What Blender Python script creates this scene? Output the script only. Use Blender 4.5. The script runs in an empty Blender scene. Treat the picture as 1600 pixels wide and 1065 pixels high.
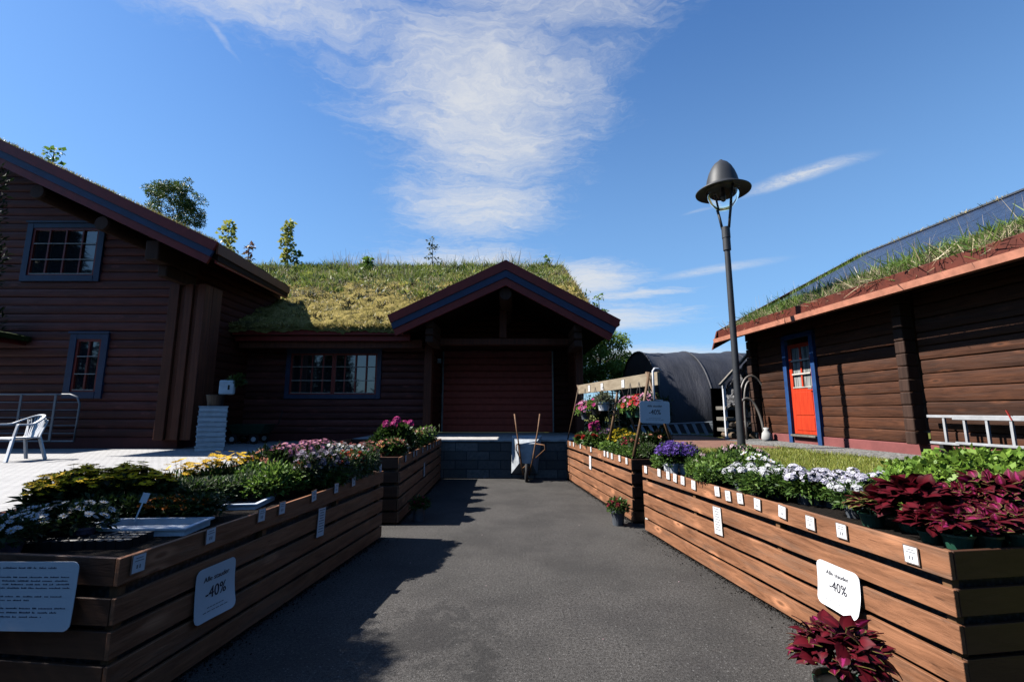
import bpy, math, random
import numpy as np
from mathutils import Vector, Matrix, noise as mnoise

random.seed(7)
rng = np.random.default_rng(7)
SC = bpy.context.scene
COL = SC.collection
R = math.radians

# ------------------------------------------------------------------ camera
CAM_H = 1.65
PITCH = R(8.64)
FPX = 711.0
cp, sp = math.cos(PITCH), math.sin(PITCH)
cam_d = bpy.data.cameras.new('camera')
cam_d.lens = 16.0
cam_d.sensor_width = 36.0
cam_d.clip_end = 3000
cam_d.clip_start = 0.05
cam = bpy.data.objects.new('camera', cam_d)
COL.objects.link(cam)
cam.location = (0, 0, CAM_H)
cam.rotation_euler = (R(90) + PITCH, 0, 0)
SC.camera = cam


def ray(x, y):
    u = (x - 800) / FPX
    v = (532.5 - y) / FPX
    return u, cp - v * sp, sp + v * cp


def W(x, y, Y):
    """point at depth Y measured from a survey of the photograph"""
    a, b, c = ray(x, y)
    return Vector((a / b * Y, Y, CAM_H + c / b * Y))


def G(x, y, z):
    a, b, c = ray(x, y)
    Y = (z - CAM_H) / c * b
    return Vector((a / b * Y, Y, z))


# ------------------------------------------------------------------ materials
MATS = {}


class NT:
    def __init__(self, tree):
        self.t = tree
        self.n = tree.nodes
        self.l = tree.links

    def new(self, kind, **kw):
        nd = self.n.new(kind)
        for k, v in kw.items():
            setattr(nd, k, v)
        return nd

    def val(self, sock, v):
        if hasattr(v, 'is_output') or hasattr(v, 'links'):
            self.l.new(v, sock)
        else:
            sock.default_value = v

    def math(self, op, a, b=None, c=None, clamp=False):
        nd = self.new('ShaderNodeMath', operation=op)
        nd.use_clamp = clamp
        self.val(nd.inputs[0], a)
        if b is not None:
            self.val(nd.inputs[1], b)
        if c is not None:
            self.val(nd.inputs[2], c)
        return nd.outputs[0]

    def mix(self, f, a, b, blend='MIX'):
        nd = self.new('ShaderNodeMix', data_type='RGBA', blend_type=blend)
        self.val(nd.inputs[0], f)
        self.val(nd.inputs[6], a if not isinstance(a, tuple) else (*a, 1)[:4])
        self.val(nd.inputs[7], b if not isinstance(b, tuple) else (*b, 1)[:4])
        return nd.outputs[2]

    def ramp(self, f, stops, interp='LINEAR'):
        nd = self.new('ShaderNodeValToRGB')
        nd.color_ramp.interpolation = interp
        el = nd.color_ramp.elements
        while len(el) < len(stops):
            el.new(0.5)
        for e, (p, c) in zip(el, stops):
            e.position = p
            e.color = (*c, 1) if len(c) == 3 else c
        self.val(nd.inputs[0], f)
        return nd.outputs[0]

    def mapr(self, v, a, b, c=0.0, d=1.0, smooth=True):
        nd = self.new('ShaderNodeMapRange')
        nd.interpolation_type = 'SMOOTHSTEP' if smooth else 'LINEAR'
        self.val(nd.inputs[0], v)
        for i, x in enumerate((a, b, c, d)):
            self.val(nd.inputs[i + 1], x)
        return nd.outputs[0]

    def pos(self, scale=(1, 1, 1), loc=(0, 0, 0), coord='pos', rot=(0, 0, 0)):
        if coord == 'pos':
            o = self.new('ShaderNodeNewGeometry').outputs['Position']
        elif coord == 'obj':
            o = self.new('ShaderNodeTexCoord').outputs['Object']
        elif coord == 'uv':
            o = self.new('ShaderNodeTexCoord').outputs['UV']
        else:
            o = coord
        m = self.new('ShaderNodeMapping')
        self.l.new(o, m.inputs[0])
        m.inputs['Location'].default_value = loc
        m.inputs['Rotation'].default_value = rot
        m.inputs['Scale'].default_value = scale
        return m.outputs[0]

    def noise(self, vec, scale=1.0, detail=4.0, rough=0.5, dist=0.0):
        nd = self.new('ShaderNodeTexNoise')
        if vec is not None:
            self.l.new(vec, nd.inputs['Vector'])
        nd.inputs['Scale'].default_value = scale
        nd.inputs['Detail'].default_value = detail
        nd.inputs['Roughness'].default_value = rough
        nd.inputs['Distortion'].default_value = dist
        return nd.outputs['Fac']

    def voro(self, vec, scale=1.0, feature='F1', out='Distance'):
        nd = self.new('ShaderNodeTexVoronoi', feature=feature)
        if vec is not None:
            self.l.new(vec, nd.inputs['Vector'])
        nd.inputs['Scale'].default_value = scale
        return nd.outputs[out]

    def island(self):
        return self.new('ShaderNodeNewGeometry').outputs['Random Per Island']

    def bump(self, h, strength=0.3, dist=0.02):
        nd = self.new('ShaderNodeBump')
        nd.inputs['Strength'].default_value = strength
        nd.inputs['Distance'].default_value = dist
        self.l.new(h, nd.inputs['Height'])
        return nd.outputs[0]


def mat(name):
    m = bpy.data.materials.new(name)
    m.use_nodes = True
    t = NT(m.node_tree)
    p = t.n['Principled BSDF']
    MATS[name] = m
    return m, t, p


def setc(t, p, col, rough=0.6, nrm=None, spec=0.5, metal=0.0):
    t.val(p.inputs['Base Color'], col if not isinstance(col, tuple) else (*col, 1))
    t.val(p.inputs['Roughness'], rough)
    p.inputs['Specular IOR Level'].default_value = spec
    p.inputs['Metallic'].default_value = metal
    if nrm is not None:
        t.l.new(nrm, p.inputs['Normal'])


def m_wood(name, c1, c2, axis='x', rough=0.6, grain=1.0, knots=False, var=0.35, spec=0.3, bump=0.25, weather=None):
    m, t, p = mat(name)
    s = {'x': (1.2, 22, 22), 'y': (22, 1.2, 22), 'z': (22, 22, 1.2)}[axis]
    isl = t.island()
    off = t.math('MULTIPLY', isl, 37.0)
    ge = t.new('ShaderNodeNewGeometry').outputs['Position']
    add = t.new('ShaderNodeVectorMath', operation='ADD')
    cmb = t.new('ShaderNodeCombineXYZ')
    for i in range(3):
        t.l.new(off, cmb.inputs[i])
    t.l.new(ge, add.inputs[0])
    t.l.new(cmb.outputs[0], add.inputs[1])
    v = t.pos(scale=s, coord=add.outputs[0])
    n1 = t.noise(v, 1.0 * grain, 7, 0.62, 0.6)
    v2 = t.pos(scale=(1.4, 1.4, 1.4), coord=add.outputs[0])
    n2 = t.noise(v2, 1.3, 3, 0.5)
    f = t.math('ADD', t.math('MULTIPLY', n1, 0.75), t.math('MULTIPLY', n2, 0.35))
    col = t.ramp(f, [(0.32, c1), (0.72, c2)])
    br = t.mapr(isl, 0, 1, 1 - var, 1 + var, smooth=False)
    hsv = t.new('ShaderNodeHueSaturation')
    t.l.new(col, hsv.inputs['Color'])
    t.l.new(br, hsv.inputs['Value'])
    col = hsv.outputs[0]
    if knots:
        sk = {'x': (1.6, 5, 5), 'y': (5, 1.6, 5), 'z': (5, 5, 1.6)}[axis]
        vk = t.pos(scale=sk, coord=add.outputs[0])
        d = t.voro(vk, 1.0)
        k = t.mapr(d, 0.03, 0.12, 1, 0)
        k2 = t.mapr(d, 0.08, 0.26, 0.75, 0)
        col = t.mix(k2, col, tuple(min(1, x * 1.55) for x in c2))
        col = t.mix(t.math('MULTIPLY', k, 0.7), col, tuple(x * 0.5 for x in c1))
    if weather:
        sw = {'x': (0.5, 9, 9), 'y': (9, 0.5, 9), 'z': (9, 9, 0.5)}[axis]
        nw_ = t.noise(t.pos(scale=sw, coord=add.outputs[0]), 1.0, 6, 0.7, 0.5)
        col = t.mix(t.mapr(nw_, 0.48, 0.72, 0, 0.65), col, weather)
        sd_ = {'x': (0.9, 60, 60), 'y': (60, 0.9, 60), 'z': (60, 60, 0.9)}[axis]
        nd_ = t.noise(t.pos(scale=sd_, coord=add.outputs[0]), 1.0, 4, 0.6)
        col = t.mix(t.mapr(nd_, 0.60, 0.72, 0, 0.5), col, tuple(x * 0.35 for x in c1))
    nr = t.bump(n1, bump, 0.01)
    setc(t, p, col, rough, nr, spec)
    return m


def m_paint(name, c, rough=0.5, var=0.15, spec=0.4, bump=0.1, dirt=0.25, scale=6.0):
    m, t, p = mat(name)
    n = t.noise(t.pos(), scale, 6, 0.6)
    n2 = t.noise(t.pos(), scale * 8, 3, 0.6)
    col = t.ramp(n, [(0.3, tuple(x * (1 - dirt) for x in c)), (0.65, tuple(min(1, x * (1 + var)) for x in c))])
    setc(t, p, col, rough, t.bump(n2, bump, 0.004), spec)
    return m


def m_leaf(name, cols, trans=0.3, rough=0.5, spec=0.3, patch=None):
    m, t, p = mat(name)
    isl = t.island()
    k = len(cols)
    col = t.ramp(isl, [(i / max(1, k - 1), c) for i, c in enumerate(cols)])
    if patch:
        nz = t.noise(t.pos(), patch[0], 3, 0.5)
        f = t.mapr(nz, patch[2], patch[3])
        col = t.mix(f, col, patch[1])
    setc(t, p, col, rough, None, spec)
    if trans > 0:
        tr = t.new('ShaderNodeBsdfTranslucent')
        t.l.new(col, tr.inputs['Color'])
        mx = t.new('ShaderNodeMixShader')
        mx.inputs[0].default_value = trans
        t.l.new(p.outputs[0], mx.inputs[1])
        t.l.new(tr.outputs[0], mx.inputs[2])
        t.l.new(mx.outputs[0], t.n['Material Output'].inputs[0])
    return m


def m_coleus(name, centre, midc, edge, cw=0.25, ew=0.75):
    m, t, p = mat(name)
    uv = t.new('ShaderNodeTexCoord').outputs['UV']
    s = t.new('ShaderNodeSeparateXYZ')
    t.l.new(uv, s.inputs[0])
    n = t.noise(t.pos(), 60, 3, 0.6)
    f = t.math('ADD', s.outputs[0], t.math('MULTIPLY', t.math('SUBTRACT', n, 0.5), 0.35))
    isl = t.island()
    f = t.math('ADD', f, t.math('MULTIPLY', t.math('SUBTRACT', isl, 0.5), 0.35))
    col = t.ramp(f, [(0.0, centre), (cw, centre), (cw + 0.2, midc), (ew, midc), (min(1, ew + 0.15), edge)])
    setc(t, p, col, 0.55, None, 0.12)
    tr = t.new('ShaderNodeBsdfTranslucent')
    t.l.new(col, tr.inputs['Color'])
    mx = t.new('ShaderNodeMixShader')
    mx.inputs[0].default_value = 0.3
    t.l.new(p.outputs[0], mx.inputs[1])
    t.l.new(tr.outputs[0], mx.inputs[2])
    t.l.new(mx.outputs[0], t.n['Material Output'].inputs[0])
    return m


# walls
m_wood('log_stain_front', (0.017, 0.0055, 0.0050), (0.068, 0.0205, 0.0165), 'x', 0.6, 1.0, knots=True, var=0.42, spec=0.18, bump=0.7, weather=(0.064, 0.028, 0.025))
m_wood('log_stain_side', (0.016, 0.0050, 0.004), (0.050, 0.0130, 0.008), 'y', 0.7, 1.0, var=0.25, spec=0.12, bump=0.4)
m_wood('trim_stain', (0.018, 0.0065, 0.0045), (0.080, 0.025, 0.012), 'z', 0.6, 0.8, var=0.3, spec=0.2)
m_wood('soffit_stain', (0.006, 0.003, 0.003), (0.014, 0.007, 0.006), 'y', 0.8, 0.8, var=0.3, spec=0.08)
m_wood('log_brown', (0.022, 0.0085, 0.005), (0.125, 0.047, 0.022), 'y', 0.62, 1.0, knots=True, var=0.38, spec=0.2, bump=0.7, weather=(0.085, 0.05, 0.038))
m_wood('post_brown', (0.03, 0.016, 0.012), (0.09, 0.05, 0.036), 'z', 0.7, 0.7, var=0.2, spec=0.15)
m_wood('planter_wood', (0.100, 0.040, 0.018), (0.40, 0.180, 0.092), 'y', 0.6, 1.0, knots=True, var=0.32, spec=0.25, bump=0.6, weather=(0.16, 0.105, 0.075))
m_wood('planter_wood_shade_end', (0.055, 0.022, 0.011), (0.17, 0.075, 0.04), 'x', 0.55, 1.0, knots=True, var=0.22, spec=0.3, bump=0.35)  # same wood with cross grain, darkened for the end faces in shade
m_wood('planter_post', (0.16, 0.075, 0.035), (0.42, 0.22, 0.11), 'z', 0.6, 0.8, var=0.2, spec=0.2)
m_wood('raw_plank', (0.36, 0.28, 0.19), (0.62, 0.52, 0.38), 'y', 0.7, 0.8, var=0.15, spec=0.2)
m_wood('pole_wood', (0.10, 0.055, 0.03), (0.32, 0.19, 0.10), 'z', 0.6, 0.8, var=0.25, spec=0.25)
m_wood('weathered_plank', (0.16, 0.14, 0.12), (0.42, 0.39, 0.34), 'x', 0.8, 0.8, var=0.3, spec=0.1)
m_wood('lattice_wood', (0.30, 0.20, 0.11), (0.52, 0.38, 0.24), 'z', 0.7, 0.8, var=0.2, spec=0.2)
m_paint('fascia_red', (0.17, 0.017, 0.012), 0.5, spec=0.25)
m_paint('fascia_blue', (0.018, 0.035, 0.085), 0.5, spec=0.25)
m_paint('frame_blue', (0.018, 0.05, 0.125), 0.5, spec=0.3)
m_paint('sash_red', (0.16, 0.012, 0.009), 0.45, spec=0.35)
m_paint('ledge_white', (0.55, 0.5, 0.45), 0.5)
m_paint('roof_fascia', (0.16, 0.030, 0.014), 0.6, dirt=0.45, spec=0.25)
m_paint('gutter_salmon', (0.50, 0.205, 0.13), 0.55, dirt=0.3)
m_paint('blue_bright', (0.025, 0.085, 0.26), 0.5, spec=0.3)
m_paint('foundation_pink', (0.30, 0.085, 0.080), 0.8, dirt=0.25, bump=0.5, scale=3)
m_paint('foundation_dark', (0.09, 0.018, 0.015), 0.8, bump=0.4)
m_paint('garage_red', (0.20, 0.036, 0.024), 0.5, spec=0.15, dirt=0.2)
m_paint('silver', (0.42, 0.44, 0.46), 0.35, spec=0.6)
m_paint('white_plastic', (0.72, 0.72, 0.73), 0.4, dirt=0.1, spec=0.4)
m_paint('white_box', (0.66, 0.68, 0.70), 0.6, dirt=0.15)
m_paint('card_white', (0.80, 0.81, 0.83), 0.5, dirt=0.03, var=0.02, bump=0.0)
m_paint('ink', (0.02, 0.02, 0.03), 0.7, bump=0.0)
m_paint('ink_grey', (0.32, 0.33, 0.37), 0.7, bump=0.0)
m_paint('ink_blue', (0.07, 0.08, 0.16), 0.7, bump=0.0)
m_paint('card_sleeve', (0.30, 0.22, 0.19), 0.25, bump=0.0, spec=0.6)
m_paint('lamp_grey', (0.030, 0.033, 0.038), 0.55, spec=0.3, dirt=0.15)
m_paint('lamp_inner', (0.35, 0.33, 0.30), 0.5)
m_paint('pot_green', (0.030, 0.135, 0.085), 0.45, spec=0.4)
m_paint('pot_grey', (0.16, 0.18, 0.21), 0.5, spec=0.35)
m_paint('pot_mauve', (0.17, 0.14, 0.22), 0.5, spec=0.4)
m_paint('pot_white', (0.70, 0.72, 0.76), 0.45, spec=0.4)
m_paint('pot_black', (0.012, 0.013, 0.015), 0.5, spec=0.35)
m_paint('pot_terracotta', (0.34, 0.10, 0.045), 0.7)
m_paint('tray_white', (0.62, 0.68, 0.76), 0.35, spec=0.5)
m_paint('tray_black', (0.010, 0.011, 0.014), 0.4, spec=0.4)
m_paint('cart_green', (0.014, 0.085, 0.055), 0.45)
m_paint('rubber', (0.012, 0.012, 0.013), 0.8)
m_paint('gate_metal', (0.20, 0.21, 0.23), 0.5, spec=0.5)
m_paint('rust', (0.32, 0.14, 0.05), 0.7, dirt=0.5)
m_paint('barrow_steel', (0.52, 0.56, 0.60), 0.45, dirt=0.3, spec=0.5)
m_paint('aluminium', (0.62, 0.64, 0.67), 0.35, spec=0.6)
m_paint('strap_red', (0.45, 0.03, 0.02), 0.6)
m_paint('bag_white', (0.7, 0.7, 0.68), 0.7)
m_paint('hoop_metal', (0.22, 0.20, 0.18), 0.45, spec=0.5)
m_paint('debris_brown', (0.22, 0.15, 0.09), 0.9, dirt=0.5)
m_paint('debris_pale', (0.50, 0.50, 0.46), 0.8, dirt=0.4)
m_paint('rail_grey', (0.34, 0.38, 0.42), 0.5)
m_paint('stem', (0.07, 0.11, 0.03), 0.6, bump=0)
m_paint('bark', (0.06, 0.045, 0.032), 0.9, dirt=0.4, bump=0.6)
m_paint('interior_dark', (0.004, 0.004, 0.005), 0.9, spec=0.0)
m_paint('curtain', (0.55, 0.55, 0.53), 0.9)

m, t, p = mat('door_red')
n = t.noise(t.pos(scale=(4, 14, 1.2)), 2.0, 5, 0.6)
w = t.noise(t.pos(scale=(30, 30, 2)), 1.0, 4, 0.6)
col = t.ramp(n, [(0.3, (0.42, 0.030, 0.010)), (0.7, (0.58, 0.052, 0.016))])
col = t.mix(t.mapr(w, 0.68, 0.74, 0, 0.75), col, (0.12, 0.012, 0.006))
setc(t, p, col, 0.45, None, 0.35)

m, t, p = mat('glass')
setc(t, p, (0.012, 0.014, 0.018), 0.03, None, 0.9)
p.inputs['IOR'].default_value = 1.62
m, t, p = mat('glass_curtain')
n = t.noise(t.pos(scale=(1, 16, 0.6)), 2, 3, 0.5)
setc(t, p, t.ramp(n, [(0.35, (0.16, 0.17, 0.16)), (0.65, (0.62, 0.62, 0.60))]), 0.08, None, 0.5)
m, t, p = mat('lamp_glass')
setc(t, p, (0.95, 0.95, 0.95), 0.05, None, 0.5)
p.inputs['Transmission Weight'].default_value = 1.0
p.inputs['IOR'].default_value = 1.15

m, t, p = mat('asphalt')
v = t.pos()
s1 = t.math('ADD', t.math('MULTIPLY', t.noise(v, 150, 3, 0.75), 0.62), t.math('MULTIPLY', t.noise(v, 48, 4, 0.75), 0.42))
s2 = t.noise(v, 1.1, 6, 0.6)
s3 = t.voro(v, 120)
col = t.ramp(s1, [(0.38, (0.014, 0.0135, 0.0132)), (0.50, (0.076, 0.068, 0.061)), (0.61, (0.24, 0.228, 0.216))])
col = t.mix(t.mapr(s2, 0.35, 0.68, 0.0, 0.55), col, (0.036, 0.034, 0.033))
vc = t.voro(v, 36)
vr = t.new('ShaderNodeSeparateXYZ')
t.l.new(t.voro(v, 36, out='Color'), vr.inputs[0])
chip = t.math('MULTIPLY', t.mapr(vc, 0.16, 0.26, 1, 0), t.mapr(vr.outputs[0], 0.70, 0.74))
col = t.mix(t.math('MULTIPLY', chip, 0.8), col, (0.26, 0.25, 0.24))
pit = t.math('MULTIPLY', t.mapr(vc, 0.2, 0.32, 1, 0), t.mapr(vr.outputs[1], 0.66, 0.70))
col = t.mix(t.math('MULTIPLY', pit, 0.75), col, (0.012, 0.012, 0.012))
sx = t.new('ShaderNodeSeparateXYZ')
t.l.new(v, sx.inputs[0])
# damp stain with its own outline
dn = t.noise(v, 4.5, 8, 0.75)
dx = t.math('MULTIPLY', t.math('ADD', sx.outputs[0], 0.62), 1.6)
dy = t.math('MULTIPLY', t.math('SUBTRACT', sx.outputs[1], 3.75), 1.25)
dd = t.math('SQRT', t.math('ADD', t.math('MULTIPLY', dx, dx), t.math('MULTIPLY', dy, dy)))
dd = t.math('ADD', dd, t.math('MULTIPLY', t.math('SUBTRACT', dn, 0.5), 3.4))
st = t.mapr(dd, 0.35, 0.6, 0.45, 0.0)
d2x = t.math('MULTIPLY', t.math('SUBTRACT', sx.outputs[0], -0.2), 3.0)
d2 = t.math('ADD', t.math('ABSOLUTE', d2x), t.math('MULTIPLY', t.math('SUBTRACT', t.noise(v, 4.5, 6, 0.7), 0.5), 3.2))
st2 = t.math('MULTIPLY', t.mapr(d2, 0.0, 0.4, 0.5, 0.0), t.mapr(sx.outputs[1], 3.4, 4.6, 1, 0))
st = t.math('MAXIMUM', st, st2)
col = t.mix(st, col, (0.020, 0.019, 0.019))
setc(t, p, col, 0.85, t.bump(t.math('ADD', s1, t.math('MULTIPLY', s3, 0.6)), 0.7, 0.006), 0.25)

m, t, p = mat('patio_pavers')
v = t.pos()
br = t.new('ShaderNodeTexBrick')
t.l.new(v, br.inputs['Vector'])
br.inputs['Scale'].default_value = 1.0
br.inputs['Brick Width'].default_value = 0.13
br.inputs['Row Height'].default_value = 0.085
br.inputs['Mortar Size'].default_value = 0.006
br.inputs['Mortar Smooth'].default_value = 0.5
br.inputs['Color1'].default_value = (0.56, 0.555, 0.55, 1)
br.inputs['Color2'].default_value = (0.50, 0.495, 0.50, 1)
br.inputs['Mortar'].default_value = (0.30, 0.295, 0.29, 1)
nz = t.noise(v, 2.2, 6, 0.6)
col = t.mix(t.mapr(nz, 0.4, 0.7, 0, 0.35), br.outputs[0], (0.34, 0.335, 0.34))
setc(t, p, col, 0.8, t.bump(t.math('SUBTRACT', t.noise(v, 30, 4, 0.6), t.math('MULTIPLY', br.outputs[1], 1.5)), 0.5, 0.01), 0.3)

m, t, p = mat('dock_block')
v = t.pos(rot=(R(90), 0, 0))
br = t.new('ShaderNodeTexBrick')
t.l.new(v, br.inputs['Vector'])
br.inputs['Scale'].default_value = 1.0
br.inputs['Brick Width'].default_value = 0.56
br.inputs['Row Height'].default_value = 0.215
br.inputs['Mortar Size'].default_value = 0.008
br.inputs['Color1'].default_value = (0.12, 0.105, 0.095, 1)
br.inputs['Color2'].default_value = (0.055, 0.047, 0.042, 1)
br.inputs['Mortar'].default_value = (0.01, 0.01, 0.01, 1)
nz = t.noise(t.pos(), 14, 5, 0.65)
col = t.mix(t.mapr(nz, 0.35, 0.7, 0, 0.6), br.outputs[0], (0.04, 0.04, 0.042))
setc(t, p, col, 0.9, t.bump(t.math('SUBTRACT', nz, t.math('MULTIPLY', br.outputs[1], 1.3)), 0.9, 0.03), 0.2)
m_paint('dock_top', (0.42, 0.40, 0.39), 0.85, dirt=0.3, bump=0.3)

m, t, p = mat('terracotta_paving')
v = t.pos()
br = t.new('ShaderNodeTexBrick')
t.l.new(v, br.inputs['Vector'])
br.inputs['Scale'].default_value = 1.0
br.inputs['Brick Width'].default_value = 0.2
br.inputs['Row Height'].default_value = 0.1
br.inputs['Mortar Size'].default_value = 0.006
br.inputs['Color1'].default_value = (0.40, 0.20, 0.14, 1)
br.inputs['Color2'].default_value = (0.30, 0.14, 0.10, 1)
br.inputs['Mortar'].default_value = (0.2, 0.16, 0.13, 1)
setc(t, p, br.outputs[0], 0.85, None, 0.2)

m, t, p = mat('gravel')
v = t.pos()
d = t.voro(v, 38, out='Color')
dd = t.voro(v, 38)
hs = t.new('ShaderNodeSeparateXYZ')
t.l.new(d, hs.inputs[0])
col = t.ramp(hs.outputs[0], [(0.0, (0.10, 0.10, 0.095)), (0.5, (0.26, 0.255, 0.245)), (1.0, (0.52, 0.51, 0.49))])
setc(t, p, col, 0.9, t.bump(dd, -1.0, 0.03), 0.2)

m, t, p = mat('soil')
n = t.noise(t.pos(), 30, 5, 0.7)
setc(t, p, t.ramp(n, [(0.3, (0.008, 0.006, 0.005)), (0.7, (0.035, 0.026, 0.02))]), 0.95, t.bump(n, 1.0, 0.03), 0.1)

m, t, p = mat('membrane')
d = t.voro(t.pos(), 34)
setc(t, p, t.ramp(d, [(0.1, (0.045, 0.05, 0.055)), (0.55, (0.012, 0.013, 0.014))]), 0.5, t.bump(d, -1.0, 0.02), 0.5)

m, t, p = mat('terrain')
n = t.noise(t.pos(), 0.6, 6, 0.6)
setc(t, p, t.ramp(n, [(0.3, (0.05, 0.07, 0.02)), (0.7, (0.11, 0.13, 0.04))]), 0.95, None, 0.1)

m, t, p = mat('lawn_soil')
n = t.noise(t.pos(), 2.0, 6, 0.65)
n2 = t.noise(t.pos(), 45, 4, 0.6)
col = t.ramp(n, [(0.3, (0.10, 0.125, 0.025)), (0.5, (0.15, 0.17, 0.035)), (0.7, (0.20, 0.18, 0.06))])
setc(t, p, col, 0.95, t.bump(n2, 0.8, 0.02), 0.1)


def m_turf(name, moss, dry, green, dark, zlo, zhi):
    m, t, p = mat(name)
    v = t.pos()
    s = t.new('ShaderNodeSeparateXYZ')
    t.l.new(v, s.inputs[0])
    n1 = t.noise(v, 1.1, 6, 0.65)
    n2 = t.noise(v, 5.5, 6, 0.7)
    n3 = t.noise(v, 30, 5, 0.7)
    col = t.ramp(n2, [(0.25, tuple(x * 0.55 for x in moss)), (0.5, moss), (0.75, dry)])
    h = t.mapr(s.outputs[2], zlo, zhi)
    h = t.math('ADD', h, t.math('MULTIPLY', t.math('SUBTRACT', n1, 0.5), 1.4), clamp=True)
    col = t.mix(t.mapr(h, 0.3, 0.75, 0, 0.85), col, green)
    col = t.mix(t.mapr(n1, 0.58, 0.7, 0, 0.7), col, dark)
    col = t.mix(t.mapr(n3, 0.5, 0.75, 0, 0.5), col, tuple(x * 0.4 for x in moss))
    setc(t, p, col, 0.95, t.bump(t.math('ADD', n3, n2), 1.0, 0.08), 0.1)
    return m


m_turf('roof_turf', (0.25, 0.20, 0.055), (0.42, 0.31, 0.13), (0.12, 0.14, 0.035), (0.07, 0.055, 0.035), 5.6, 8.4)
m_turf('roof_turf_green', (0.10, 0.13, 0.03), (0.26, 0.22, 0.10), (0.08, 0.12, 0.025), (0.06, 0.05, 0.03), 3.0, 3.5)

m_leaf('turf_blade_green', [(0.08, 0.115, 0.02), (0.13, 0.18, 0.03), (0.21, 0.23, 0.05)], 0.3)
m_leaf('turf_blade_dry', [(0.20, 0.17, 0.045), (0.34, 0.26, 0.10), (0.26, 0.21, 0.05), (0.14, 0.13, 0.03)], 0.2)
m_leaf('turf_dark', [(0.035, 0.03, 0.02), (0.07, 0.055, 0.03), (0.05, 0.055, 0.02)], 0.1)
m_leaf('turf_straw', [(0.34, 0.27, 0.15), (0.50, 0.42, 0.27)], 0.2)
m_leaf('lawn_blade', [(0.09, 0.12, 0.018), (0.15, 0.175, 0.026), (0.23, 0.22, 0.05)], 0.35)
m_leaf('fresh_grass', [(0.06, 0.12, 0.015), (0.12, 0.20, 0.03), (0.18, 0.25, 0.05)], 0.35)
m_leaf('leaf_dark', [(0.012, 0.026, 0.006), (0.022, 0.045, 0.010), (0.035, 0.065, 0.014)], 0.25)
m_leaf('leaf_mid', [(0.026, 0.06, 0.012), (0.05, 0.10, 0.018), (0.075, 0.14, 0.026)], 0.3)
m_leaf('leaf_light', [(0.05, 0.11, 0.016), (0.10, 0.18, 0.028), (0.16, 0.24, 0.05)], 0.35)
m_leaf('leaf_grey', [(0.06, 0.085, 0.045), (0.11, 0.13, 0.075), (0.16, 0.17, 0.11)], 0.3)
m_leaf('leaf_yellow', [(0.16, 0.19, 0.03), (0.26, 0.27, 0.05), (0.34, 0.33, 0.08)], 0.35)
m_leaf('leaf_red', [(0.12, 0.06, 0.03), (0.20, 0.10, 0.06), (0.14, 0.13, 0.04)], 0.3)
m_leaf('needle_dark', [(0.007, 0.014, 0.005), (0.013, 0.026, 0.008), (0.020, 0.036, 0.011)], 0.12, 0.7, 0.15)
m_leaf('tree_leaf', [(0.06, 0.12, 0.018), (0.11, 0.18, 0.028), (0.17, 0.24, 0.045)], 0.4)
m_leaf('birch_leaf', [(0.03, 0.055, 0.012), (0.05, 0.085, 0.018), (0.08, 0.12, 0.028)], 0.3)
PETALS = {
    'white': [(0.66, 0.68, 0.72), (0.80, 0.80, 0.82)],
    'lilacwhite': [(0.55, 0.52, 0.72), (0.74, 0.72, 0.82), (0.80, 0.79, 0.84)],
    'gold': [(0.55, 0.33, 0.012), (0.70, 0.46, 0.02)],
    'yellow': [(0.75, 0.42, 0.012), (0.82, 0.55, 0.03)],
    'lemon': [(0.78, 0.60, 0.02), (0.85, 0.66, 0.05)],
    'orange': [(0.55, 0.12, 0.01), (0.68, 0.22, 0.015)],
    'pink': [(0.55, 0.16, 0.34), (0.70, 0.30, 0.48), (0.62, 0.22, 0.32)],
    'palepink': [(0.66, 0.42, 0.46), (0.74, 0.56, 0.58)],
    'magenta': [(0.50, 0.02, 0.18), (0.66, 0.06, 0.28)],
    'red': [(0.42, 0.015, 0.02), (0.56, 0.03, 0.035)],
    'darkred': [(0.22, 0.012, 0.03), (0.36, 0.03, 0.06)],
    'scarlet': [(0.55, 0.04, 0.02), (0.65, 0.10, 0.04)],
    'redpink': [(0.50, 0.06, 0.08), (0.62, 0.20, 0.20), (0.70, 0.36, 0.34)],
    'salmon': [(0.62, 0.22, 0.12), (0.70, 0.32, 0.20)],
    'violet': [(0.10, 0.05, 0.36), (0.18, 0.09, 0.48), (0.26, 0.15, 0.56)],
    'lilacgrey': [(0.30, 0.25, 0.34), (0.42, 0.36, 0.45)],
    'cream': [(0.72, 0.62, 0.36), (0.80, 0.74, 0.55)],
    'primula': [(0.78, 0.60, 0.10), (0.60, 0.05, 0.06), (0.80, 0.70, 0.45), (0.68, 0.10, 0.12), (0.80, 0.66, 0.30)],
    'purple': [(0.07, 0.03, 0.12), (0.14, 0.07, 0.2)],
}
for k_, c_ in PETALS.items():
    m_leaf('petal_' + k_, c_, 0.25, 0.6, 0.15)
m_paint('flower_eye', (0.45, 0.25, 0.02), 0.8, bump=0)
m_paint('flower_eye_dark', (0.05, 0.025, 0.01), 0.8, bump=0)
m_coleus('coleus_pink', (0.46, 0.03, 0.17), (0.13, 0.010, 0.028), (0.22, 0.20, 0.055), 0.06, 0.82)
m_coleus('coleus_burgundy', (0.17, 0.010, 0.020), (0.10, 0.006, 0.013), (0.07, 0.006, 0.011), 0.3, 0.8)
m_coleus('coleus_lime', (0.16, 0.02, 0.03), (0.085, 0.022, 0.022), (0.27, 0.26, 0.07), 0.25, 0.58)

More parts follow.
